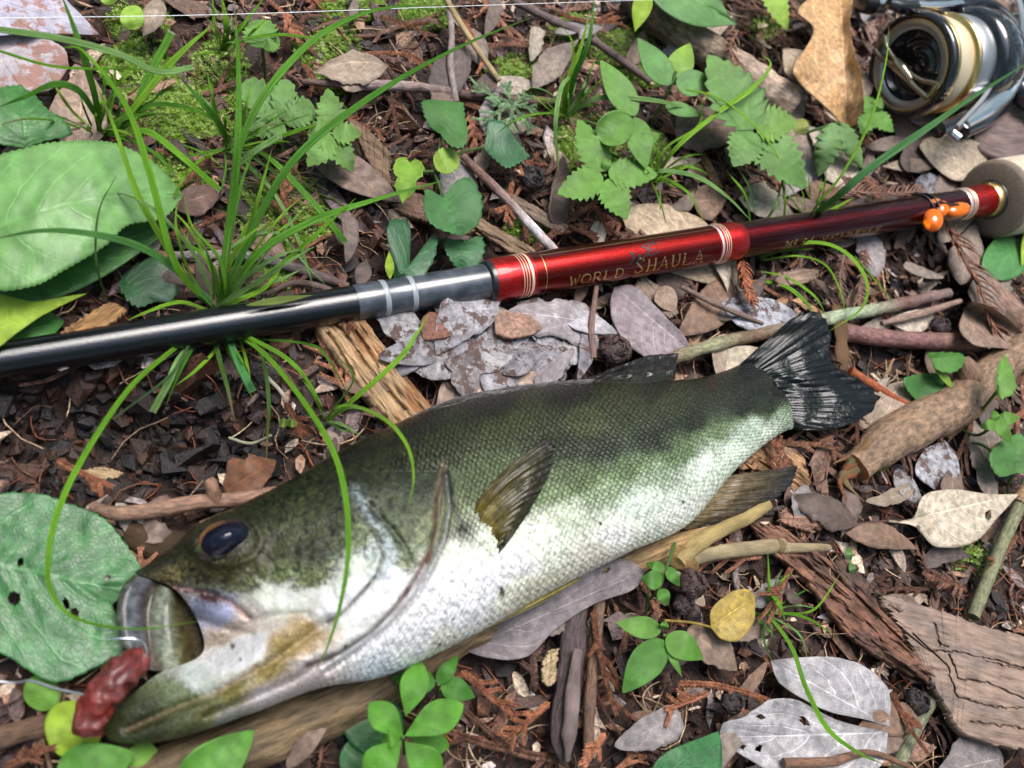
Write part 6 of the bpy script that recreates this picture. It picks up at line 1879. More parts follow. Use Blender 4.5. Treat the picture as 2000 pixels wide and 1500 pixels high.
def slab(name, label, cat_, up, low, z, col, th, cracks=(), mat=None, nu=150, nv=90, seed=1, relief=.0006, step=0.0, rag=6, group=None, crw=2.2, crd=.0013, col2=None):
    U = cat(up, nu); Dn = cat(low, nu)
    t_ = np.linspace(0, 1, nu)
    U = U + (vn(t_ * 40, 0 * t_, 1, seed)[:, None] - .5) * rag; Dn = Dn + (vn(t_ * 40, 0 * t_ + 9, 1, seed)[:, None] - .5) * rag
    v = np.linspace(0, 1, nv)[None, :, None]
    XY = U[:, None] * (1 - v) + Dn[:, None] * v
    # ragged ends
    ends = (vn(np.linspace(0, 30, nv), 0 * np.linspace(0, 1, nv), 1, seed + 3) - .5) * rag * 2
    ax_ = (U[-1] - U[0]) / np.linalg.norm(U[-1] - U[0])
    XY = XY + ax_[None, None] * (ends[None, :, None] * (np.abs(2 * t_ - 1) ** 12)[:, None, None])
    zz_ = np.array(z)   # 2x2 corners: [[u0v0,u0v1],[u1v0,u1v1]] 
    Zs = (zz_[0, 0] * (1 - t_)[:, None] * (1 - v[..., 0]) + zz_[0, 1] * (1 - t_)[:, None] * v[..., 0] + zz_[1, 0] * t_[:, None] * (1 - v[..., 0]) + zz_[1, 1] * t_[:, None] * v[..., 0])
    d_ = ax_
    al_ = XY @ d_; ac_ = XY @ np.array([-d_[1], d_[0]])
    Zs = Zs + (fbm(al_ / 5, ac_, 1 / 9, seed, 3) - .5) * relief * 2 + (fbm(al_, ac_, 1 / 60, seed + 4, 2) - .5) * relief * 2
    if step: Zs = Zs + step * np.floor(fbm(al_ / 3, ac_, 1 / 28, seed + 6, 2) * 5) / 5
    for ck in cracks:
        wob = (fbm(XY[..., 0], XY[..., 1], 1 / 8, seed + 11, 2) - .5) * 10
        Zs = Zs - crd * np.exp(-(dseg(XY[..., 0] + wob, XY[..., 1] + wob, ck) / crw) ** 2)
    cn = fbm(al_ / 6, ac_, 1 / 7, seed + 8, 3)[..., None]
    cc = np.array(col) * (0.75 + .5 * cn)
    if col2 is not None:
        k2 = np.clip((fbm(al_ / 3, ac_, 1 / 25, seed + 19, 3) - .5) * 7, 0, 1)[..., None]
        cc = cc * (1 - k2) + np.array(col2) * (0.75 + .5 * cn) * k2
    q = MB(); uu = np.stack([al_ / 120, ac_ / 120], -1)
    sheet(q, P(XY[..., 0], XY[..., 1], Zs), cc, th, uu)
    return tag(q.build(name, mat or M_wood), label, cat_, group)


CR = [[(1755, 1225), (1800, 1260), (1815, 1270), (1880, 1275), (1925, 1285), (2000, 1305)], [(1855, 1280), (1870, 1325), (1930, 1335), (2010, 1368)], [(1830, 1250), (1835, 1262)], [(1785, 1240), (1850, 1300), (1868, 1360), (1930, 1380), (2010, 1385)],
      [(1895, 1410), (1960, 1418), (2010, 1425)], [(1925, 1290), (1960, 1300), (2010, 1310)], [(1825, 1218), (1835, 1258), (1850, 1262)]]
slab('bark_slab', 'big tan slab of cracked bark at the lower right', 'bark', [(1718, 1160), (1830, 1190), (1930, 1225), (2060, 1255)], [(1790, 1270), (1850, 1380), (1900, 1440), (2060, 1475)], [[.008, .008], [.013, .012]], C(160, 136, 120, .62), .0032, CR, M_slab, 200, 150, 5, .0005, rag=8, crw=1.3, crd=.0012, col2=C(150, 130, 118, .64))
slab('bark_strip', 'reddish brown flaking strip of rotten bark left of the slab', 'bark', [(1470, 1010), (1560, 1050), (1660, 1130), (1740, 1210), (1830, 1300)], [(1500, 1070), (1590, 1150), (1650, 1230), (1730, 1290), (1820, 1335)], [[.005, .006], [.007, .006]], C(140, 98, 76, .62), .002,
     [[(1600, 1090), (1700, 1190), (1780, 1270)], [(1560, 1090), (1640, 1160)]], M_bark, 180, 90, 8, .0016, step=.003, rag=16, col2=C(110, 76, 62, .62))
slab('bark_strip', 'narrow dark brown bark edge right of the flaking strip', 'bark', [(1640, 1080), (1720, 1160), (1800, 1240)], [(1630, 1110), (1700, 1190), (1780, 1262)], [[.006, .006], [.006, .006]], C(100, 74, 60, .62), .002, [], M_bark, 100, 30, 9, .0014, rag=10)
slab('wood_chunk', 'pale split chunk of wood with splintered grain above the gill of the bass', 'wood piece', [(690, 590), (735, 655), (790, 730), (848, 800)], [(620, 630), (665, 700), (730, 780), (785, 842)], [[.009, .008], [.009, .009]], C(205, 170, 128, .66), .006,
     [[(650, 620), (720, 720), (790, 800)], [(690, 640), (740, 720)], [(640, 650), (690, 730)]], M_wood, 190, 80, 11, .0013, rag=9, crw=4, crd=.002, col2=C(165, 118, 78, .66))
slab('wood_chip', 'triangular orange tan wood chip just above the black rod', 'wood piece', [(118, 648), (170, 615), (215, 588)], [(125, 656), (200, 640), (246, 605)], [[.012, .011], [.012, .011]], C(190, 145, 95, .66), .003, [], M_wood, 80, 40, 12, .0006, rag=4)
slab('bark_piece', 'grey brown bark piece behind the brown leaf left of the ivy', 'bark', [(675, 225), (720, 255), (765, 300)], [(700, 270), (725, 320), (765, 368)], [[.007, .007], [.008, .007]], C(140, 115, 92, .62), .002, [], M_wood, 70, 50, 13, .0007)
slab('bark_piece', 'brown bark edge under the lower ivy leaves', 'bark', [(768, 380), (830, 380), (870, 400)], [(775, 410), (830, 430), (870, 440)], [[.006, .006], [.007, .006]], C(140, 110, 95, .62), .002, [], M_wood, 70, 40, 14, .0007)
slab('wood_strip', 'long flat grey brown strip of wood running down to the red collar', 'wood piece', [(930, 420), (980, 450), (1050, 488)], [(925, 440), (980, 480), (1040, 510)], [[.007, .006], [.008, .007]], C(165, 138, 112, .64), .0018, [], M_wood, 90, 40, 15, .0007)
slab('wood_strip', 'grey strip of wood sloping behind the dark cone', 'wood piece', [(985, 370), (1050, 405), (1110, 440)], [(990, 385), (1050, 430), (1100, 455)], [[.006, .006], [.007, .006]], C(150, 130, 112, .64), .0015, [], M_wood, 90, 40, 16, .0006)
slab('wood_strip', 'grey brown splint below the red sleeve and beside the purple leaf', 'wood piece', [(1260, 540), (1300, 570), (1325, 610)], [(1240, 560), (1285, 600), (1308, 622)], [[.008, .008], [.008, .008]], C(150, 130, 115, .64), .0015, [], M_wood, 90, 40, 17, .0006)
slab('wood_strip', 'splintered light brown wood under the tail end of the belly', 'wood piece', [(1480, 880), (1540, 860), (1570, 900), (1580, 960)], [(1440, 910), (1500, 920), (1530, 950), (1560, 990)], [[.003, .003], [.004, .004]], C(185, 145, 105, .64), .002, [[(1480, 900), (1560, 950)]], M_wood, 100, 60, 18, .0014, rag=14)
slab('bark_piece', 'pinkish brown bark piece right of the anal fin', 'bark', [(1530, 995), (1590, 980), (1650, 995)], [(1525, 1020), (1585, 1035), (1640, 1012)], [[.005, .005], [.007, .006]], C(170, 128, 105, .64), .002, [], M_bark, 80, 50, 19, .0008, rag=8)
slab('wood_chip', 'small cream wood chip left of the peeled dark stick', 'wood piece', [(1062, 1290), (1075, 1270), (1090, 1268)], [(1060, 1330), (1072, 1340), (1084, 1330)], [[.008, .008], [.008, .008]], C(210, 185, 145, .66), .001, [], M_wood, 50, 30, 20, .0005, rag=4)
slab('wood_chip', 'slim pale wood chip on the dark soil in the hollow', 'wood piece', [(165, 918), (200, 912), (238, 922)], [(162, 926), (200, 936), (236, 930)], [[-.003, -.003], [-.003, -.003]], C(200, 170, 130, .66), .001, [], M_wood, 50, 20, 21, .0004, rag=4)
slab('bark_piece', 'flat light brown bark piece right of the rod below the dark red blank', 'bark', [(1515, 540), (1560, 525), (1600, 528)], [(1520, 558), (1570, 552), (1598, 540)], [[.009, .009], [.009, .009]], C(165, 138, 120, .64), .0015, [], M_wood, 60, 30, 22, .0006, rag=5)


# ------------------------------------------------------------------ seed cones and dark crumbs
def cone(label, c, rpx_, z, col, seed):
    t_ = thing('seed_cone', label, 'seed cone', P(c[0], c[1], 0))
    ctr = P(c[0], c[1], z); m_ = mpp(c[0], c[1], z); r = rpx_ * m_
    q = MB(); blob(q, ctr, (0.2, 0.1, 1), r * .62, r * .82, r * .82, col, 14, 20); 
    V_ = q.v[0]; V_ += (np.random.default_rng(seed).normal(0, 1, V_.shape)) * r * .03
    q.build('core', M_flake, t_)
    rg = random.Random(seed)
    for k in range(9):
        a = k * 2.4 + rg.random() * .3; rr_ = r * (.55 if k < 4 else .92)
        dv = np.array([math.cos(a), math.sin(a), 0])
        pc = ctr + dv * rr_ * .75 + np.array([0, 0, r * (.5 if k < 4 else .22)])
        q = MB()
        blob(q, pc, dv + np.array([0, 0, .5]), r * .16, r * .36, r * .36, np.array(col) * rg.uniform(.8, 1.5), 8, 8)
        V_ = q.v[0]; V_ += np.random.default_rng(seed * 9 + k).normal(0, 1, V_.shape) * r * .025
        q.build('scale', M_flake, t_, smooth=False)


cone('round dark purple brown cone beside the purple grey leaf', (1200, 684), 38, .010, C(78, 58, 56, .6), 3)
cone('blackish cone in the shade left of the toothed seedling', (1040, 350), 30, .008, C(42, 34, 34, .6), 4)
cone('dark cone with an open top below the reeds', (1352, 1140), 34, .009, C(78, 56, 54, .6), 5)
cone('dark brown cone crumbs left of the yellow leaf', (1335, 1180), 26, .006, C(60, 44, 44, .6), 6)
cone('glossy dark cone behind the broken purple twig', (1835, 638), 24, .009, C(70, 52, 54, .6), 7)
cone('charred looking cone left of the upper grey leaf tip', (1430, 1370), 30, .007, C(52, 42, 40, .6), 8)
cone('black cone half hidden below the flaking bark strip', (1790, 1370), 30, .006, C(48, 38, 38, .6), 9)


# ------------------------------------------------------------------ needle twigs
def needle_twig(label, pts, z, nl, w, col, k, seed, name='needle_twig', live=False):
    t_ = thing(name, label, 'conifer twig', P(pts[0][0], pts[0][1], 0))
    zz_ = [z + .002 * math.sin(i) for i in range(len(pts))]
    rg = random.Random(seed)
    W_ = np.array([P(a, b, c_) for (a, b), c_ in zip(pts, zz_)]); m_ = mpp(pts[0][0], pts[0][1], z)
    q = MB(); tube(q, W_, [4 * m_, 2 * m_], np.array(col) * .8, 6, 40); q.build('stem', M_sprig, t_)
    pp = cat(W_, k); T, S_, B_ = frames(pp)
    q = MB()
    for i in range(k):
        for s_ in (1, -1):
            L_ = nl * m_ * rg.uniform(.7, 1.1) * (1 - .5 * (i / k) ** 3)
            dv = T[i] * .8 + S_[i] * s_ * rg.uniform(.45, .75) + np.array([0, 0, 1]) * rg.uniform(0, .55)
            dv /= np.linalg.norm(dv)
            e_ = pp[i] + dv * L_ * .55; e2_ = e_ + (dv * .8 + T[i] * .6) / 1.3 * L_ * .45
            tube(q, [pp[i], e_, e2_], [w * m_, w * m_ * .9, w * m_ * .15], np.array(col) * rg.uniform(.7, 1.4), 4, 7, flat=.7)
    o = q.build('needles', M_sprig, t_); o['kind'] = 'stuff'


DN = C(135, 88, 62, .66)
needle_twig('stiff brown cedar needle twig curving down right of the orange beads', [(1850, 440), (1880, 500), (1912, 560), (1938, 625), (1950, 650)], .012, 58, 3.4, DN, 22, 3)
needle_twig('brown cedar needle twig behind the rod under the cork grip', [(1600, 385), (1660, 375), (1730, 378), (1800, 372)], .010, 36, 2.6, C(125, 88, 70, .66), 26, 4)
needle_twig('matted brown needle twig hanging left of the mossy twig', [(1650, 490), (1640, 540), (1645, 590)], .009, 30, 2.4, C(118, 88, 74, .66), 22, 5)
needle_twig('second matted needle twig between rod and mossy twig', [(1690, 490), (1684, 540), (1678, 600)], .008, 30, 2.4, C(122, 90, 76, .66), 22, 6)
needle_twig('upright brown needle sprig at the top near the weathered branch', [(1440, 62), (1425, 95), (1440, 130)], .014, 40, 3, C(118, 82, 62, .66), 9, 8)
needle_twig('rust brown cypress fan tucked under the red collar right of centre', [(1450, 510), (1455, 550), (1470, 590)], .010, 34, 3.6, C(150, 85, 52, .66), 14, 9)
t = thing('cypress_sprig', 'blue green live cypress sprig with white dusted scales near the top middle', 'cypress sprig', P(990, 200, 0))
q = MB(); rg = random.Random(3)
c0 = P(1000, 205, .010); c0p = (float(c0[0]), float(c0[1]), .010)
for (ax_, ay_, n_) in ((930, 165, 1), (945, 240, 1), (1040, 250, 1), (1030, 185, 1), (960, 205, 1), (1000, 255, 1), (1045, 215, 1), (985, 165, 1)):
    e_ = P(ax_, ay_, .010)
    ang = math.atan2(e_[1] - c0[1], e_[0] - c0[0]); L_ = math.hypot(e_[1] - c0[1], e_[0] - c0[0])
    nd = scale_chain(q, c0p, ang, L_ * 1.05, .0016, rg, C(135, 165, 120, .6), rg.uniform(-12, 12))
    for f_, sd_ in ((.35, 1), (.5, -1), (.65, 1), (.8, -1)):
        x_, y_, z_, a_ = nd[int(len(nd) * f_)]
        scale_chain(q, (x_, y_, z_ + .0003), a_ + sd_ * .7, L_ * .4, .0013, rg, C(140, 175, 125, .6), -sd_ * 15)
q.build('scale_foliage', M_sprig, t, smooth=False)

# larger traced dead cypress sprigs
TS = [((1165, 395), (1200, 455), 'rust cypress fan curving down to the rod left of the tan leaf'), ((1115, 430), (1170, 470), 'short rust cypress fan above the red sleeve'), ((980, 240), (1040, 345), 'long drooping rust sprig right of the ivy leaf'),
      ((1000, 355), (985, 440), 'straight rust sprig hanging beside the blackish cone'), ((640, 560), (700, 640), 'rust cypress sprig left of the pale split wood'), ((560, 780), (600, 850), 'rust scale cluster below the split wood'),
      ((1560, 1100), (1480, 1210), 'bright rust sprig rising right of the yellow leaf'), ((1395, 1350), (1300, 1395), 'rust sprig lying left of the grey leaf tip'), ((1330, 1335), (1520, 1325), 'long rust sprig running to the upper grey leaf'),
      ((1745, 1350), (1800, 1480), 'rust sprig trailing past the right edge of the grey leaf'), ((1160, 1190), (1180, 1400), 'rust sprig along the right of the thin stick'), ((1080, 1370), (990, 1440), 'pale rust sprig left of the peeled stick'),
      ((900, 1310), (1020, 1400), 'stout brown sprig below the belly'), ((1190, 1430), (1140, 1500), 'rust sprig at the bottom right of the sticks'), ((1995, 1040), (1955, 1120), 'vivid orange sprig at the right edge beside the green stem'),
      ((1700, 845), (1790, 870), 'rusty sprig below the tan branch end'), ((680, 95), (850, 110), 'rust sprig across the top left of the grey twig'), ((740, 30), (860, 60), 'long rust sprig at the top under the line'),
      ((520, 0), (600, 70), 'rust sprig at the top beside the tall blade'), ((1090, 20), (1230, 60), 'rust sprig at the top right of the middle moss'), ((0, 1500), (110, 1455), 'rust sprig in the bottom left corner'),
      ((640, 210), (760, 240), 'rust sprig under the long diagonal blade'), ((905, 30), (960, 130), 'rust sprig right of the pale straw'), ((110, 900), (215, 960), 'orange brown scaly sprig by the broad leaf')]
for i, (a, b, lab) in enumerate(TS):
    A_ = P(a[0], a[1], .009); B_ = P(b[0], b[1], .009)
    ang = math.atan2(B_[1] - A_[1], B_[0] - A_[0]); L_ = float(np.hypot(*(B_ - A_)[:2]))
    rg = random.Random(40 + i); q = MB()
    col_ = rg.choice([C(136, 88, 62), C(122, 78, 56), C(146, 96, 70)])
    nd = scale_chain(q, (float(A_[0]), float(A_[1]), .008), ang, L_, .0019, rg, col_, rg.uniform(-12, 12))
    for k_ in range(rg.randint(2, 6)):
        x_, y_, z_, a_ = nd[int(len(nd) * rg.uniform(.2, .85))]; sd_ = rg.choice((1, -1))
        scale_chain(q, (x_, y_, z_ + .0003), a_ + sd_ * rg.uniform(.5, .9), L_ * rg.uniform(.2, .4), .0015, rg, col_, rg.uniform(-30, 30))
    V_ = np.vstack(q.v); V_[:, 2] += .0012 * np.sin(V_[:, 0] * 200 + i) + .0006 * np.sin(V_[:, 1] * 300); q.v = [V_]
    tag(q.build('cypress_sprig', M_sprig, smooth=False), lab, 'cypress sprig')


# ------------------------------------------------------------------ grass
def blade(parent, pts, w, z, col, blunt=False, tipc=None, nn=60, seed=0, basec=None):
    """pts photo points from root to tip; z heights; w full width in pixels"""
    k = len(pts)
    p2 = cat(pts, nn)
    zz_ = cat(np.array(z, float)[:, None], nn)[:, 0] if len(z) > 2 else np.interp(np.linspace(0, 1, nn), np.linspace(0, 1, len(z)), z)
    zz_ = np.maximum(zz_, -.006)
    W_ = P(p2[:, 0], p2[:, 1], zz_)
    t_ = np.linspace(0, 1, nn)
    T, S_, B_ = frames(W_)
    # blade faces the light, twisting a little
    view = CPn - W_; view /= np.linalg.norm(view, axis=1)[:, None]
    up_ = np.array([0, 0, 1.0]) * .6 + view * .5
    S_ = np.cross(T, up_); S_ /= np.linalg.norm(S_, axis=1)[:, None]
    Nn = np.cross(S_, T)
    m_ = -((W_ - CPn) @ CMn[:, 2]) / F
    f_ = (0.75 + .25 * np.sin(np.clip(t_ * 2.2, 0, 1) * PI / 2)) * (1 if blunt else np.clip((1 - t_) / .45, 0, 1) ** .75)
    f_ = np.maximum(f_, .05) if not blunt else f_
    hw = w * .42 * m_.mean() * f_
    vv_ = np.array([-1, -.5, 0, .5, 1])
    tw = .25 * np.sin(t_ * 4 + seed)
    Sx = S_ * np.cos(tw)[:, None] + Nn * np.sin(tw)[:, None]
    G_ = W_[:, None] + Sx[:, None] * (hw[:, None] * vv_)[..., None] + Nn[:, None] * (hw[:, None] * .22 * (np.abs(vv_)))[..., None]
    c = np.tile(np.array(col, float), (nn, 5, 1)) * (0.85 + .3 * vn(t_ * 9, 0 * t_, 1, seed))[:, None, None]
    bc = np.array(C(150, 200, 80, .6)) if basec is None else np.array(basec)
    kb = np.clip(1 - t_ * 5, 0, 1)[:, None, None] * .6
    c = c * (1 - kb) + bc * kb
    c = c * np.array([.98, 1.12, .78, 1.12, .98])[None, :, None]
    if tipc is None and not blunt and seed % 3 == 0:
        kt = np.clip((t_ - .9) / .08, 0, 1)[:, None, None]; c = c * (1 - kt) + np.array(DRYT) * kt
    if tipc is not None:
        kt = np.clip((t_ - .6) / .3, 0, 1)[:, None, None]
        c = c * (1 - kt) + np.array(tipc) * kt
    if blunt:
        c[-1:] = C(225, 225, 190, .7)
    q = MB()
    uv = np.stack(np.broadcast_arrays(t_[:, None] * 3, vv_[None]), -1)
    sheet(q, G_, c, .00012, uv)
    return q.build('blade', M_grass, parent)


GA = C(138, 205, 52, .66); GB = C(122, 192, 62, .64); GC_ = C(160, 218, 62, .7); GD = C(98, 168, 50, .6); GP = C(165, 215, 125, .62)
DRYT = C(190, 160, 110, .65)
t = thing('grass_tuft', 'large tuft of long green sedge blades growing behind the black rod', 'grass tuft', P(432, 600, 0))
b_ = [
    ([(432, 600), (440, 500), (455, 390), (464, 280), (466, 150), (458, -10)], 19, (.004, .016, .028, .038, .044, .05), GB, 0),
    ([(425, 600), (400, 585), (340, 510), (290, 330), (245, 205), (165, 102), (122, 92)], 15, (.004, .008, .022, .034, .038, .040, .038), GA, 0),
    ([(428, 600), (375, 560), (318, 470), (266, 372), (224, 250), (186, 160)], 15, (.003, .010, .020, .028, .032, .034), GC_, 0),
    ([(432, 600), (438, 520), (452, 390), (472, 275), (525, 172), (612, 78), (700, 30), (780, 12), (862, 12)], 15, (.004, .016, .026, .034, .040, .042, .042, .040, .036), GB, 0),
    ([(435, 600), (462, 520), (560, 330), (700, 206), (880, 100), (1040, 33)], 16, (.004, .016, .030, .036, .036, .030), GD, 0),
    ([(440, 600), (500, 500), (610, 432), (740, 388), (868, 352)], 17, (.004, .016, .024, .026, .022), GB, 0),
    ([(425, 605), (395, 575), (310, 502), (215, 464), (90, 450), (-30, 470)], 17, (.004, .010, .022, .030, .032, .030), C(120, 195, 100, .52), 0),
    ([(440, 600), (500, 555), (578, 488)], 11, (.004, .012, .016), GA, 0),
    ([(405, 605), (350, 590), (290, 608), (250, 625)], 9, (.006, .012, .014, .013), GC_, 0),
    ([(432, 600), (415, 520), (370, 480), (350, 500)], 9, (.004, .014, .016, .012), GA, 0),
    ([(435, 600), (470, 585), (520, 560), (545, 525)], 10, (.004, .010, .012, .012), GC_, 1),
    ([(440, 598), (480, 575), (560, 540), (600, 520)], 8, (.004, .010, .012, .012), GP, 0),
    ([(430, 600), (440, 560), (425, 500), (375, 440), (357, 372)], 8, (.004, .012, .018, .022, .022), GA, 0),
    ([(445, 600), (430, 520), (470, 470), (540, 455), (600, 520), (640, 560)], 8, (.004, .014, .018, .018, .014, .010), GP, 0),
    ([(425, 640), (370, 665), (325, 693), (250, 762), (170, 880), (118, 985), (95, 1080), (100, 1155), (150, 1208), (260, 1228), (385, 1214)], 13, (.003, .004, .012, .020, .026, .028, .028, .028, .028, .030, .031), GA, 0),
    ([(440, 650), (470, 656), (530, 705), (600, 795), (650, 880), (675, 970), (680, 1080), (665, 1180), (640, 1262), (616, 1312)], 13, (.003, .006, .016, .028, .037, .040, .040, .039, .037, .034), GA, 0),
    ([(450, 640), (478, 655), (560, 700), (605, 750), (632, 800)], 10, (.003, .008, .014, .012, .009), GA, 0),
    ([(410, 640), (355, 695), (330, 745), (298, 805)], 16, (.003, .008, .010, .006), GP, 1),
    ([(430, 640), (422, 672), (445, 760), (459, 825)], 11, (.003, .006, .008, .005), C(110, 160, 70, .5), 2),
    ([(440, 640), (458, 690), (478, 735), (493, 765)], 18, (.003, .008, .012, .010), C(110, 190, 110, .52), 1),
    ([(480, 650), (512, 700), (525, 780), (522, 850), (520, 912)], 9, (.003, .010, .012, .008, .003), C(120, 165, 80, .5), 2),
    ([(400, 650), (370, 690), (345, 740), (325, 790)], 8, (.003, .008, .009, .006), GD, 0),
    ([(480, 660), (600, 672), (640, 700), (690, 790)], 6, (.003, .010, .012, .008), GD, 0),
    ([(430, 650), (380, 660), (330, 735), (235, 808), (234, 825)], 6, (.003, .008, .012, .012, .010), C(110, 150, 100, .5), 0),
]
for i, (pt, w_, z_, c_, bl) in enumerate(b_):
    blade(t, pt, w_, z_, c_, bl == 1, DRYT if bl == 2 else None, 90 if len(pt) > 6 else 60, i)
fr_ = random.Random(88)


def fuzz(par, cx, cy, n_, l0, l1, a0, sp, w0, zmax=.022, cols=(GA, GC_, GB, GP)):
    # the many fine blades between the big ones
    for j in range(n_):
        a = math.radians(fr_.gauss(a0, sp)); L_ = fr_.uniform(l0, l1); bd = fr_.uniform(-.35, .35)
        bx, by = cx + fr_.gauss(0, 9), cy + fr_.gauss(0, 5)
        pt = []
        for k_ in (0, .35, .7, 1):
            aa = a + bd * k_ * 1.3
            pt.append((bx + math.cos(aa) * L_ * k_, by - math.sin(aa) * L_ * k_ + max(0, k_ - .6) * L_ * .25))
        h_ = fr_.uniform(.5, 1) * zmax
        blade(par, pt, fr_.uniform(.6, 1.3) * w0, (.004, h_ * .6, h_, h_ * fr_.uniform(.5, .95)), fr_.choice(cols), fr_.random() < .15, DRYT if fr_.random() < .15 else None, 26, j)


fuzz(t, 430, 600, 16, 150, 380, 86, 36, 8, .030)
fuzz(t, 440, 655, 6, 60, 150, -80, 38, 8, .012)
blade(t, [(210, 590), (190, 525), (187, 465), (196, 402), (228, 342)], 5, (.012, .026, .028, .028, .026), C(110, 150, 80, .5), seed=77)

t = thing('grass_tuft', 'sedge clump with tall arching blades beside the broad leaf at upper left', 'grass tuft', P(195, 262, 0))
for i, (pt, w_, z_, c_, bl) in enumerate([
    ([(195, 265), (188, 200), (168, 125), (143, 50), (116, -20)], 15, (.004, .020, .030, .036, .040), GB, 0),
    ([(193, 262), (180, 215), (150, 175), (105, 165), (50, 188), (-10, 212)], 15, (.004, .020, .028, .030, .028, .024), GD, 0),
    ([(200, 265), (250, 240), (290, 150), (336, 62)], 17, (.004, .014, .022, .028), GB, 1),
    ([(205, 262), (250, 225), (320, 138), (370, 88), (425, 40)], 15, (.004, .016, .024, .028, .030), GC_, 0),
    ([(205, 262), (220, 250), (285, 208), (350, 206), (427, 233)], 9, (.004, .012, .018, .018, .014), GB, 1),
    ([(205, 262), (240, 262), (290, 258), (350, 302), (430, 372)], 15, (.004, .012, .022, .024, .018), GA, 1),
    ([(215, 250), (230, 230), (300, 195), (330, 150)], 6, (.004, .014, .018, .018), GD, 0),
    ([(190, 262), (175, 250), (170, 243)], 6, (.004, .008, .008), GA, 1)]):
    blade(t, pt, w_, z_, c_, bl == 1, None, 60, i + 30)
fuzz(t, 198, 262, 22, 60, 190, 75, 45, 7)
t = thing('sedge_leaves', 'pair of pale blades sweeping in from the upper left edge', 'grass blade', P(-60, 60, 0))
blade(t, [(-60, 52), (0, 58), (120, 76), (230, 105), (310, 140), (378, 131)], 15, (.020, .030, .034, .034, .030, .026), GP, True, None, 60, 41)
blade(t, [(-60, 85), (0, 100), (110, 130), (250, 134), (420, 132)], 6, (.020, .028, .032, .030, .024), GA, False, None, 60, 42)
t = thing('grass_tuft', 'smaller tuft with cut blades on the moss right of the left clump', 'grass tuft', P(450, 290, 0))
for i, (pt, w_, z_, c_, bl) in enumerate([
    ([(448, 292), (430, 245), (395, 200), (350, 148)], 15, (.004, .014, .022, .024), GD, 0),
    ([(455, 285), (507, 297), (560, 340), (630, 418), (676, 475)], 14, (.004, .012, .018, .016, .012), GB, 1),
    ([(445, 330), (458, 326), (500, 294), (543, 266)], 13, (.004, .012, .018, .020), GP, 1),
    ([(500, 290), (545, 268), (590, 252), (625, 242)], 9, (.010, .014, .016, .016), GA, 0),
    ([(480, 320), (530, 370), (575, 450), (600, 520), (614, 570)], 9, (.004, .012, .014, .012, .008), GP, 0),
    ([(350, 280), (400, 300), (440, 330)], 5, (.004, .012, .012), GA, 0),
    ([(460, 300), (480, 260), (540, 240)], 5, (.004, .012, .014), DRYT, 0)]):
    blade(t, pt, w_, z_, c_, bl == 1, None, 50, i + 50)
fuzz(t, 450, 290, 26, 50, 170, 60, 60, 6)
t = thing('grass_tuft', 'young grass sprout with reddish base at the top left of the tall blade', 'grass tuft', P(435, 100, 0))
for i, (pt, w_, z_, c_) in enumerate([([(434, 100), (420, 60), (415, -10)], 10, (.004, .014, .02), GC_), ([(436, 100), (442, 50), (430, -20)], 13, (.004, .014, .02), GC_), ([(438, 100), (470, 55), (520, -10)], 9, (.004, .014, .02), GA),
                                      ([(440, 100), (480, 76), (560, 68), (670, 85)], 8, (.004, .018, .022, .018), GA), ([(432, 104), (410, 102), (380, 106)], 6, (.004, .010, .01), GC_)]):
    blade(t, pt, w_, z_, c_, False, None, 40, i + 60, C(150, 90, 50, .6))
fuzz(t, 436, 100, 10, 40, 110, 80, 40, 6)
t = thing('grass_tuft', 'upright bright grass clump in the upper middle near the herb', 'grass tuft', P(1108, 225, 0))
for i, (pt, w_, z_, c_, bl) in enumerate([
    ([(1105, 225), (1122, 150), (1150, 80), (1162, -10)], 13, (.004, .020, .032, .038), C(120, 200, 80, .55), 0),
    ([(1100, 228), (1108, 160), (1135, 90), (1152, 20)], 11, (.004, .018, .026, .03), GC_, 0),
    ([(1112, 150), (1095, 175), (1085, 250), (1093, 348)], 11, (.022, .026, .022, .010), GP, 0),
    ([(1105, 225), (1170, 192), (1260, 194), (1330, 208), (1395, 232)], 11, (.004, .018, .022, .022, .016), GP, 0),
    ([(1095, 225), (1080, 215), (1062, 232)], 6, (.004, .010, .008), GA, 0),
    ([(1110, 222), (1150, 180), (1180, 150)], 6, (.004, .012, .014), GA, 0),
    ([(1100, 220), (1120, 100), (1100, 50)], 5, (.004, .020, .022), GC_, 0),
    ([(1105, 225), (1150, 235), (1180, 240)], 5, (.004, .008, .006), DRYT, 0)]):
    blade(t, pt, w_, z_, c_, bl == 1, None, 50, i + 70)
fuzz(t, 1105, 228, 18, 50, 150, 80, 45, 5)
t = thing('grass_tuft', 'grass clump sending one long blade across the reel', 'grass tuft', P(1580, 430, 0))
for i, (pt, w_, z_, c_, bl) in enumerate([
    ([(1575, 432), (1640, 380), (1700, 328), (1800, 258), (1900, 190), (2030, 108)], 18, (.012, .030, .040, .050, .056, .060), C(110, 180, 100, .5), 0),
    ([(1572, 435), (1600, 395), (1650, 332), (1703, 227), (1730, 122), (1737, 50)], 6, (.012, .024, .034, .044, .050, .052), GC_, 0),
    ([(1580, 435), (1620, 412), (1670, 385)], 9, (.010, .018, .018), GC_, 0),
    ([(1530, 440), (1532, 380), (1515, 300)], 6, (.006, .016, .02), GA, 0),
    ([(1490, 440), (1515, 400), (1528, 350)], 7, (.006, .014, .016), GP, 0),
    ([(1465, 432), (1455, 380), (1420, 335)], 7, (.006, .016, .018), GA, 0),
    ([(1475, 425), (1465, 370), (1440, 325)], 5, (.006, .016, .018), GP, 0)]):
    blade(t, pt, w_, z_, c_, False, None, 60, i + 80)
fuzz(t, 1580, 430, 12, 40, 120, 70, 35, 5)
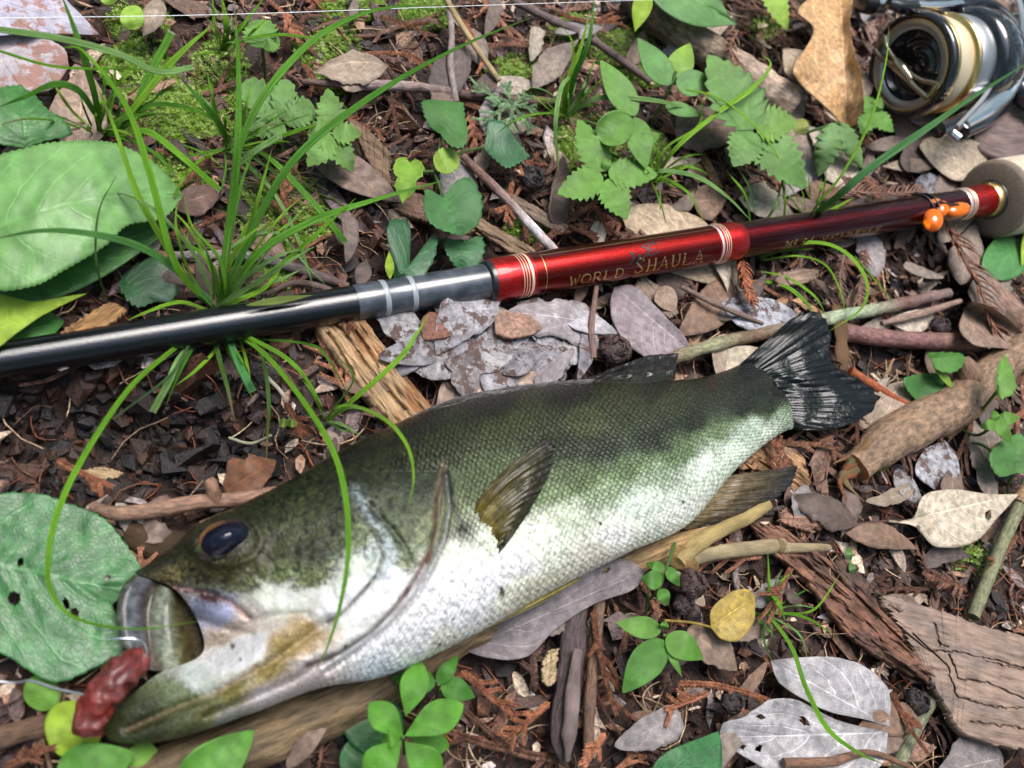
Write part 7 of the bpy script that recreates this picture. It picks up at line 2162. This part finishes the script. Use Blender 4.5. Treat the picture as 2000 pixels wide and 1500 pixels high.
t = thing('grass_tuft', 'loose thin blades weaving among the toothed herbs', 'grass tuft', P(1280, 345, 0))
for i, (pt, w_, z_, c_) in enumerate([
    ([(1275, 355), (1320, 290), (1400, 222), (1470, 172), (1505, 128), (1487, 104)], 11, (.004, .018, .026, .030, .030, .028), GC_),
    ([(1278, 350), (1290, 334), (1360, 345), (1420, 384), (1466, 430)], 10, (.004, .012, .016, .016, .013), GP),
    ([(1282, 360), (1300, 350), (1345, 378), (1375, 432)], 7, (.004, .010, .012, .010), GA),
    ([(1275, 350), (1300, 290), (1360, 250), (1372, 215), (1365, 170)], 6, (.004, .014, .02, .022, .022), GC_),
    ([(1340, 175), (1390, 186), (1440, 215), (1490, 262), (1530, 330), (1532, 425)], 5, (.026, .028, .028, .028, .022, .014), GC_),
    ([(1280, 340), (1262, 300), (1245, 240)], 6, (.004, .010, .014), GA)]):
    blade(t, pt, w_, z_, c_, False, None, 60, i + 90)
fuzz(t, 1280, 350, 16, 40, 130, 60, 60, 5)
t = thing('grass_tuft', 'curling thin blades arching from under the rod toward the tail fin', 'grass tuft', P(1490, 510, 0))
for i, (pt, w_, z_, c_) in enumerate([
    ([(1485, 500), (1560, 476), (1620, 478), (1668, 508), (1694, 558), (1680, 605), (1618, 648)], 10, (.004, .014, .020, .022, .022, .020, .016), GC_),
    ([(1488, 508), (1560, 500), (1615, 520), (1645, 580), (1650, 622)], 5, (.004, .012, .014, .014, .011), GC_),
    ([(1488, 530), (1540, 543), (1590, 578), (1612, 612)], 6, (.004, .010, .012, .010), GC_),
    ([(1485, 548), (1535, 560), (1572, 588), (1588, 614)], 9, (.004, .010, .012, .012), GA),
    ([(1670, 500), (1720, 560), (1745, 590)], 3, (.018, .014, .012), GA),
    ([(1485, 505), (1520, 490), (1590, 486)], 8, (.004, .010, .012), GA)]):
    blade(t, pt, w_, z_, c_, False, None, 60, i + 100)
t = thing('grass_tuft', 'small grass tuft above the back of the bass with a blade over its gill', 'grass tuft', P(640, 822, 0))
for i, (pt, w_, z_, c_) in enumerate([
    ([(638, 822), (700, 772), (780, 700), (812, 655), (838, 612)], 12, (.004, .014, .020, .020, .018), GC_),
    ([(638, 822), (690, 795), (755, 822), (795, 870), (808, 935), (793, 1002)], 9, (.004, .018, .032, .038, .039, .037), GC_),
    ([(638, 822), (670, 830), (705, 852)], 8, (.004, .010, .008), GP), ([(640, 825), (670, 840), (690, 845)], 7, (.004, .009, .008), GP),
    ([(636, 820), (660, 795), (700, 790)], 6, (.004, .012, .012), GA), ([(634, 818), (612, 770), (590, 740)], 5, (.004, .012, .012), GA), ([(650, 800), (690, 740), (655, 690)], 4, (.004, .014, .015), GD)]):
    blade(t, pt, w_, z_, c_, False, None, 60, i + 110)
t = thing('grass_tuft', 'thin grass tuft with one long blade draped over the grey veined leaf', 'grass tuft', P(1498, 1195, 0))
for i, (pt, w_, z_, c_) in enumerate([
    ([(1497, 1195), (1545, 1262), (1575, 1345), (1618, 1425), (1680, 1472), (1725, 1492)], 12, (.005, .014, .017, .017, .016, .012), GA),
    ([(1500, 1198), (1502, 1140), (1500, 1080)], 7, (.004, .012, .012), GA), ([(1498, 1195), (1570, 1205), (1632, 1242)], 6, (.004, .010, .009), GA),
    ([(1520, 1198), (1590, 1190), (1643, 1118)], 5, (.004, .012, .014), GC_), ([(1508, 1162), (1522, 1180), (1534, 1212)], 10, (.010, .012, .010), GA),
    ([(1500, 1200), (1560, 1238), (1578, 1290)], 5, (.004, .010, .008), GP), ([(1494, 1200), (1492, 1250), (1508, 1290)], 6, (.004, .009, .007), GD), ([(1500, 1195), (1560, 1160), (1580, 1150)], 4, (.004, .008, .006), GD)]):
    blade(t, pt, w_, z_, c_, False, None, 50, i + 120)
fuzz(t, 1498, 1196, 10, 40, 100, 0, 100, 5, .012)
leaf('water_drop_leaf', M_grass, C(165, 185, 95, .6), (480, 596), (612, 576), 7, 7, 'lance', z=(.0165, .0168, .0165), seed=130, label='flat yellow green blade piece lying on top of the black rod', th=.0003, cat_='grass blade')
t = thing('dry_root', 'pale thin root looping over the dark soil under the rod', 'root', P(500, 780, 0))
stemp(t, [(520, 735, .004), (552, 770, .006), (560, 800, .002)], 4, C(200, 190, 170, .6), 'strand', M_litter if False else M_twig)
stemp(t, [(447, 855, -.002), (490, 866, -.001), (530, 850, .002)], 3, C(190, 195, 160, .6), 'strand', M_twig)

# ------------------------------------------------------------------ say which one each small piece is
LM = [('the bleached corner leaf', 70, 40), ('the broad toothed leaf', 150, 400), ('the big grass tuft', 432, 560), ('the left sedge clump', 195, 240), ('the grass sprout', 436, 80), ('the scalloped leaf', 512, 60),
      ('the lobed herb', 550, 230), ('the three-leaflet herb', 655, 250), ('the smooth brown leaf', 690, 345), ('the lichen twig', 780, 172), ('the pale straw', 920, 75), ('the grey hanging twig', 880, 40), ('the green cypress sprig', 995, 205),
      ('the ivy seedling', 850, 330), ('the dark shaded ivy', 815, 490), ('the white-spotted twig', 1000, 400), ('the blackish cone', 1040, 350), ('the bright grass clump', 1110, 190), ('the cross-shaped seedling', 1180, 350), ('the tan leaf under the rod', 1290, 440),
      ('the slender herb', 1320, 130), ('the weathered branch', 1400, 110), ('the tall toothed herb', 1475, 240), ('the drooping herb', 1640, 290), ('the curled tan leaf', 1625, 120), ('the reel', 1790, 130), ('the cork grip', 1950, 390), ('the orange beads', 1840, 415),
      ('the rounded tan leaf', 1860, 310), ('the cedar needle twig', 1910, 550), ('the glossy green leaf', 1955, 505), ('the lichen twig end', 1800, 585), ('the snapped purple twig', 1780, 668), ('the tail fin', 1620, 730), ('the tan branch', 1800, 820), ('the branch knob', 1890, 720),
      ('the purple grey leaf', 1265, 630), ('the round cone', 1200, 684), ('the split wood chunk', 740, 720), ('the red collar', 985, 540), ('the grey ferrule', 850, 570), ('the small tuft', 640, 820), ('the dark hollow', 250, 850), ('the tan twig', 350, 990),
      ('the round holed leaf', 120, 1140), ('the red bait', 230, 1350), ('the lower jaw', 330, 1440), ('the bottom rosette', 790, 1430), ('the peeled stick', 1105, 1350), ('the thin stick', 1160, 1300), ('the crumpled grey leaf', 1080, 1200), ('the smooth-leaved seedling', 1297, 1245),
      ('the climbing seedling', 1290, 1140), ('the ochre leaf', 1430, 1195), ('the two reeds', 1450, 1060), ('the anal fin', 1450, 970), ('the flaking bark strip', 1650, 1170), ('the cracked slab', 1870, 1320), ('the upper veined leaf', 1620, 1340), ('the lower veined leaf', 1570, 1440),
      ('the cream leaf', 1880, 1010), ('the green stem', 1945, 1080), ('the tiny sprout', 1660, 1090), ('the bluish white leaf', 1835, 910), ('the corner skeleton leaf', 1900, 1490), ('the bottom green leaf', 1350, 1470), ('the leader line', 60, 1335), ('the mossy patch', 330, 215), ('the curling blades', 1580, 530)]
FIRSTW = {'cypress_sprig': ('short rusty cypress sprig', 'rusty cypress sprig', 'long rusty cypress sprig'), 'bark_flake': ('small bark flake', 'loose bark flake', 'large bark flake'), 'thin_twig': ('tiny thin twig', 'thin loose twig', 'long thin twig'),
          'leaf_fragment': ('small torn dead leaf piece', 'torn dead leaf piece', 'large torn dead leaf piece')}
seen_l = set(o['label'] for o in bpy.data.objects if 'label' in o and 'group' not in o)
for o in [o for o in COLL.objects if 'group' in o and o.type == 'MESH']:
    kind = o.name.split('.')[0]
    if kind not in FIRSTW: continue
    d3 = o.dimensions
    pc = np.array(o.location) if kind != 'leaf_fragment' else np.array(o.location)
    a, b = proj(pc)
    size = max(d3[0] * 1, d3[1] * 1)
    lim = {'cypress_sprig': (.018, .029), 'bark_flake': (.010, .016), 'thin_twig': (.012, .022), 'leaf_fragment': (.009, .016)}[kind]
    w_ = FIRSTW[kind][0 if size < lim[0] else 1 if size < lim[1] else 2]
    near = sorted(LM, key=lambda l: (l[1] - a) ** 2 + (l[2] - b) ** 2)[:9]
    def side(l):
        dx, dy = a - l[1], b - l[2]
        return ('right of' if dx > 0 else 'left of') if abs(dx) > abs(dy) else ('below' if dy > 0 else 'above')
    opts = [f'{w_} {side(near[0])} {near[0][0]}'] + [f'{w_} {side(l)} {l[0]}' for l in near[1:3]] + [f'{w_} {side(near[i])} {near[i][0]}, {side(near[j])} {near[j][0]}' for i in range(3) for j in range(i + 1, 9)]
    for t_ in opts:
        if t_ not in seen_l and len(t_.split()) <= 16: break
    seen_l.add(t_); o['label'] = t_
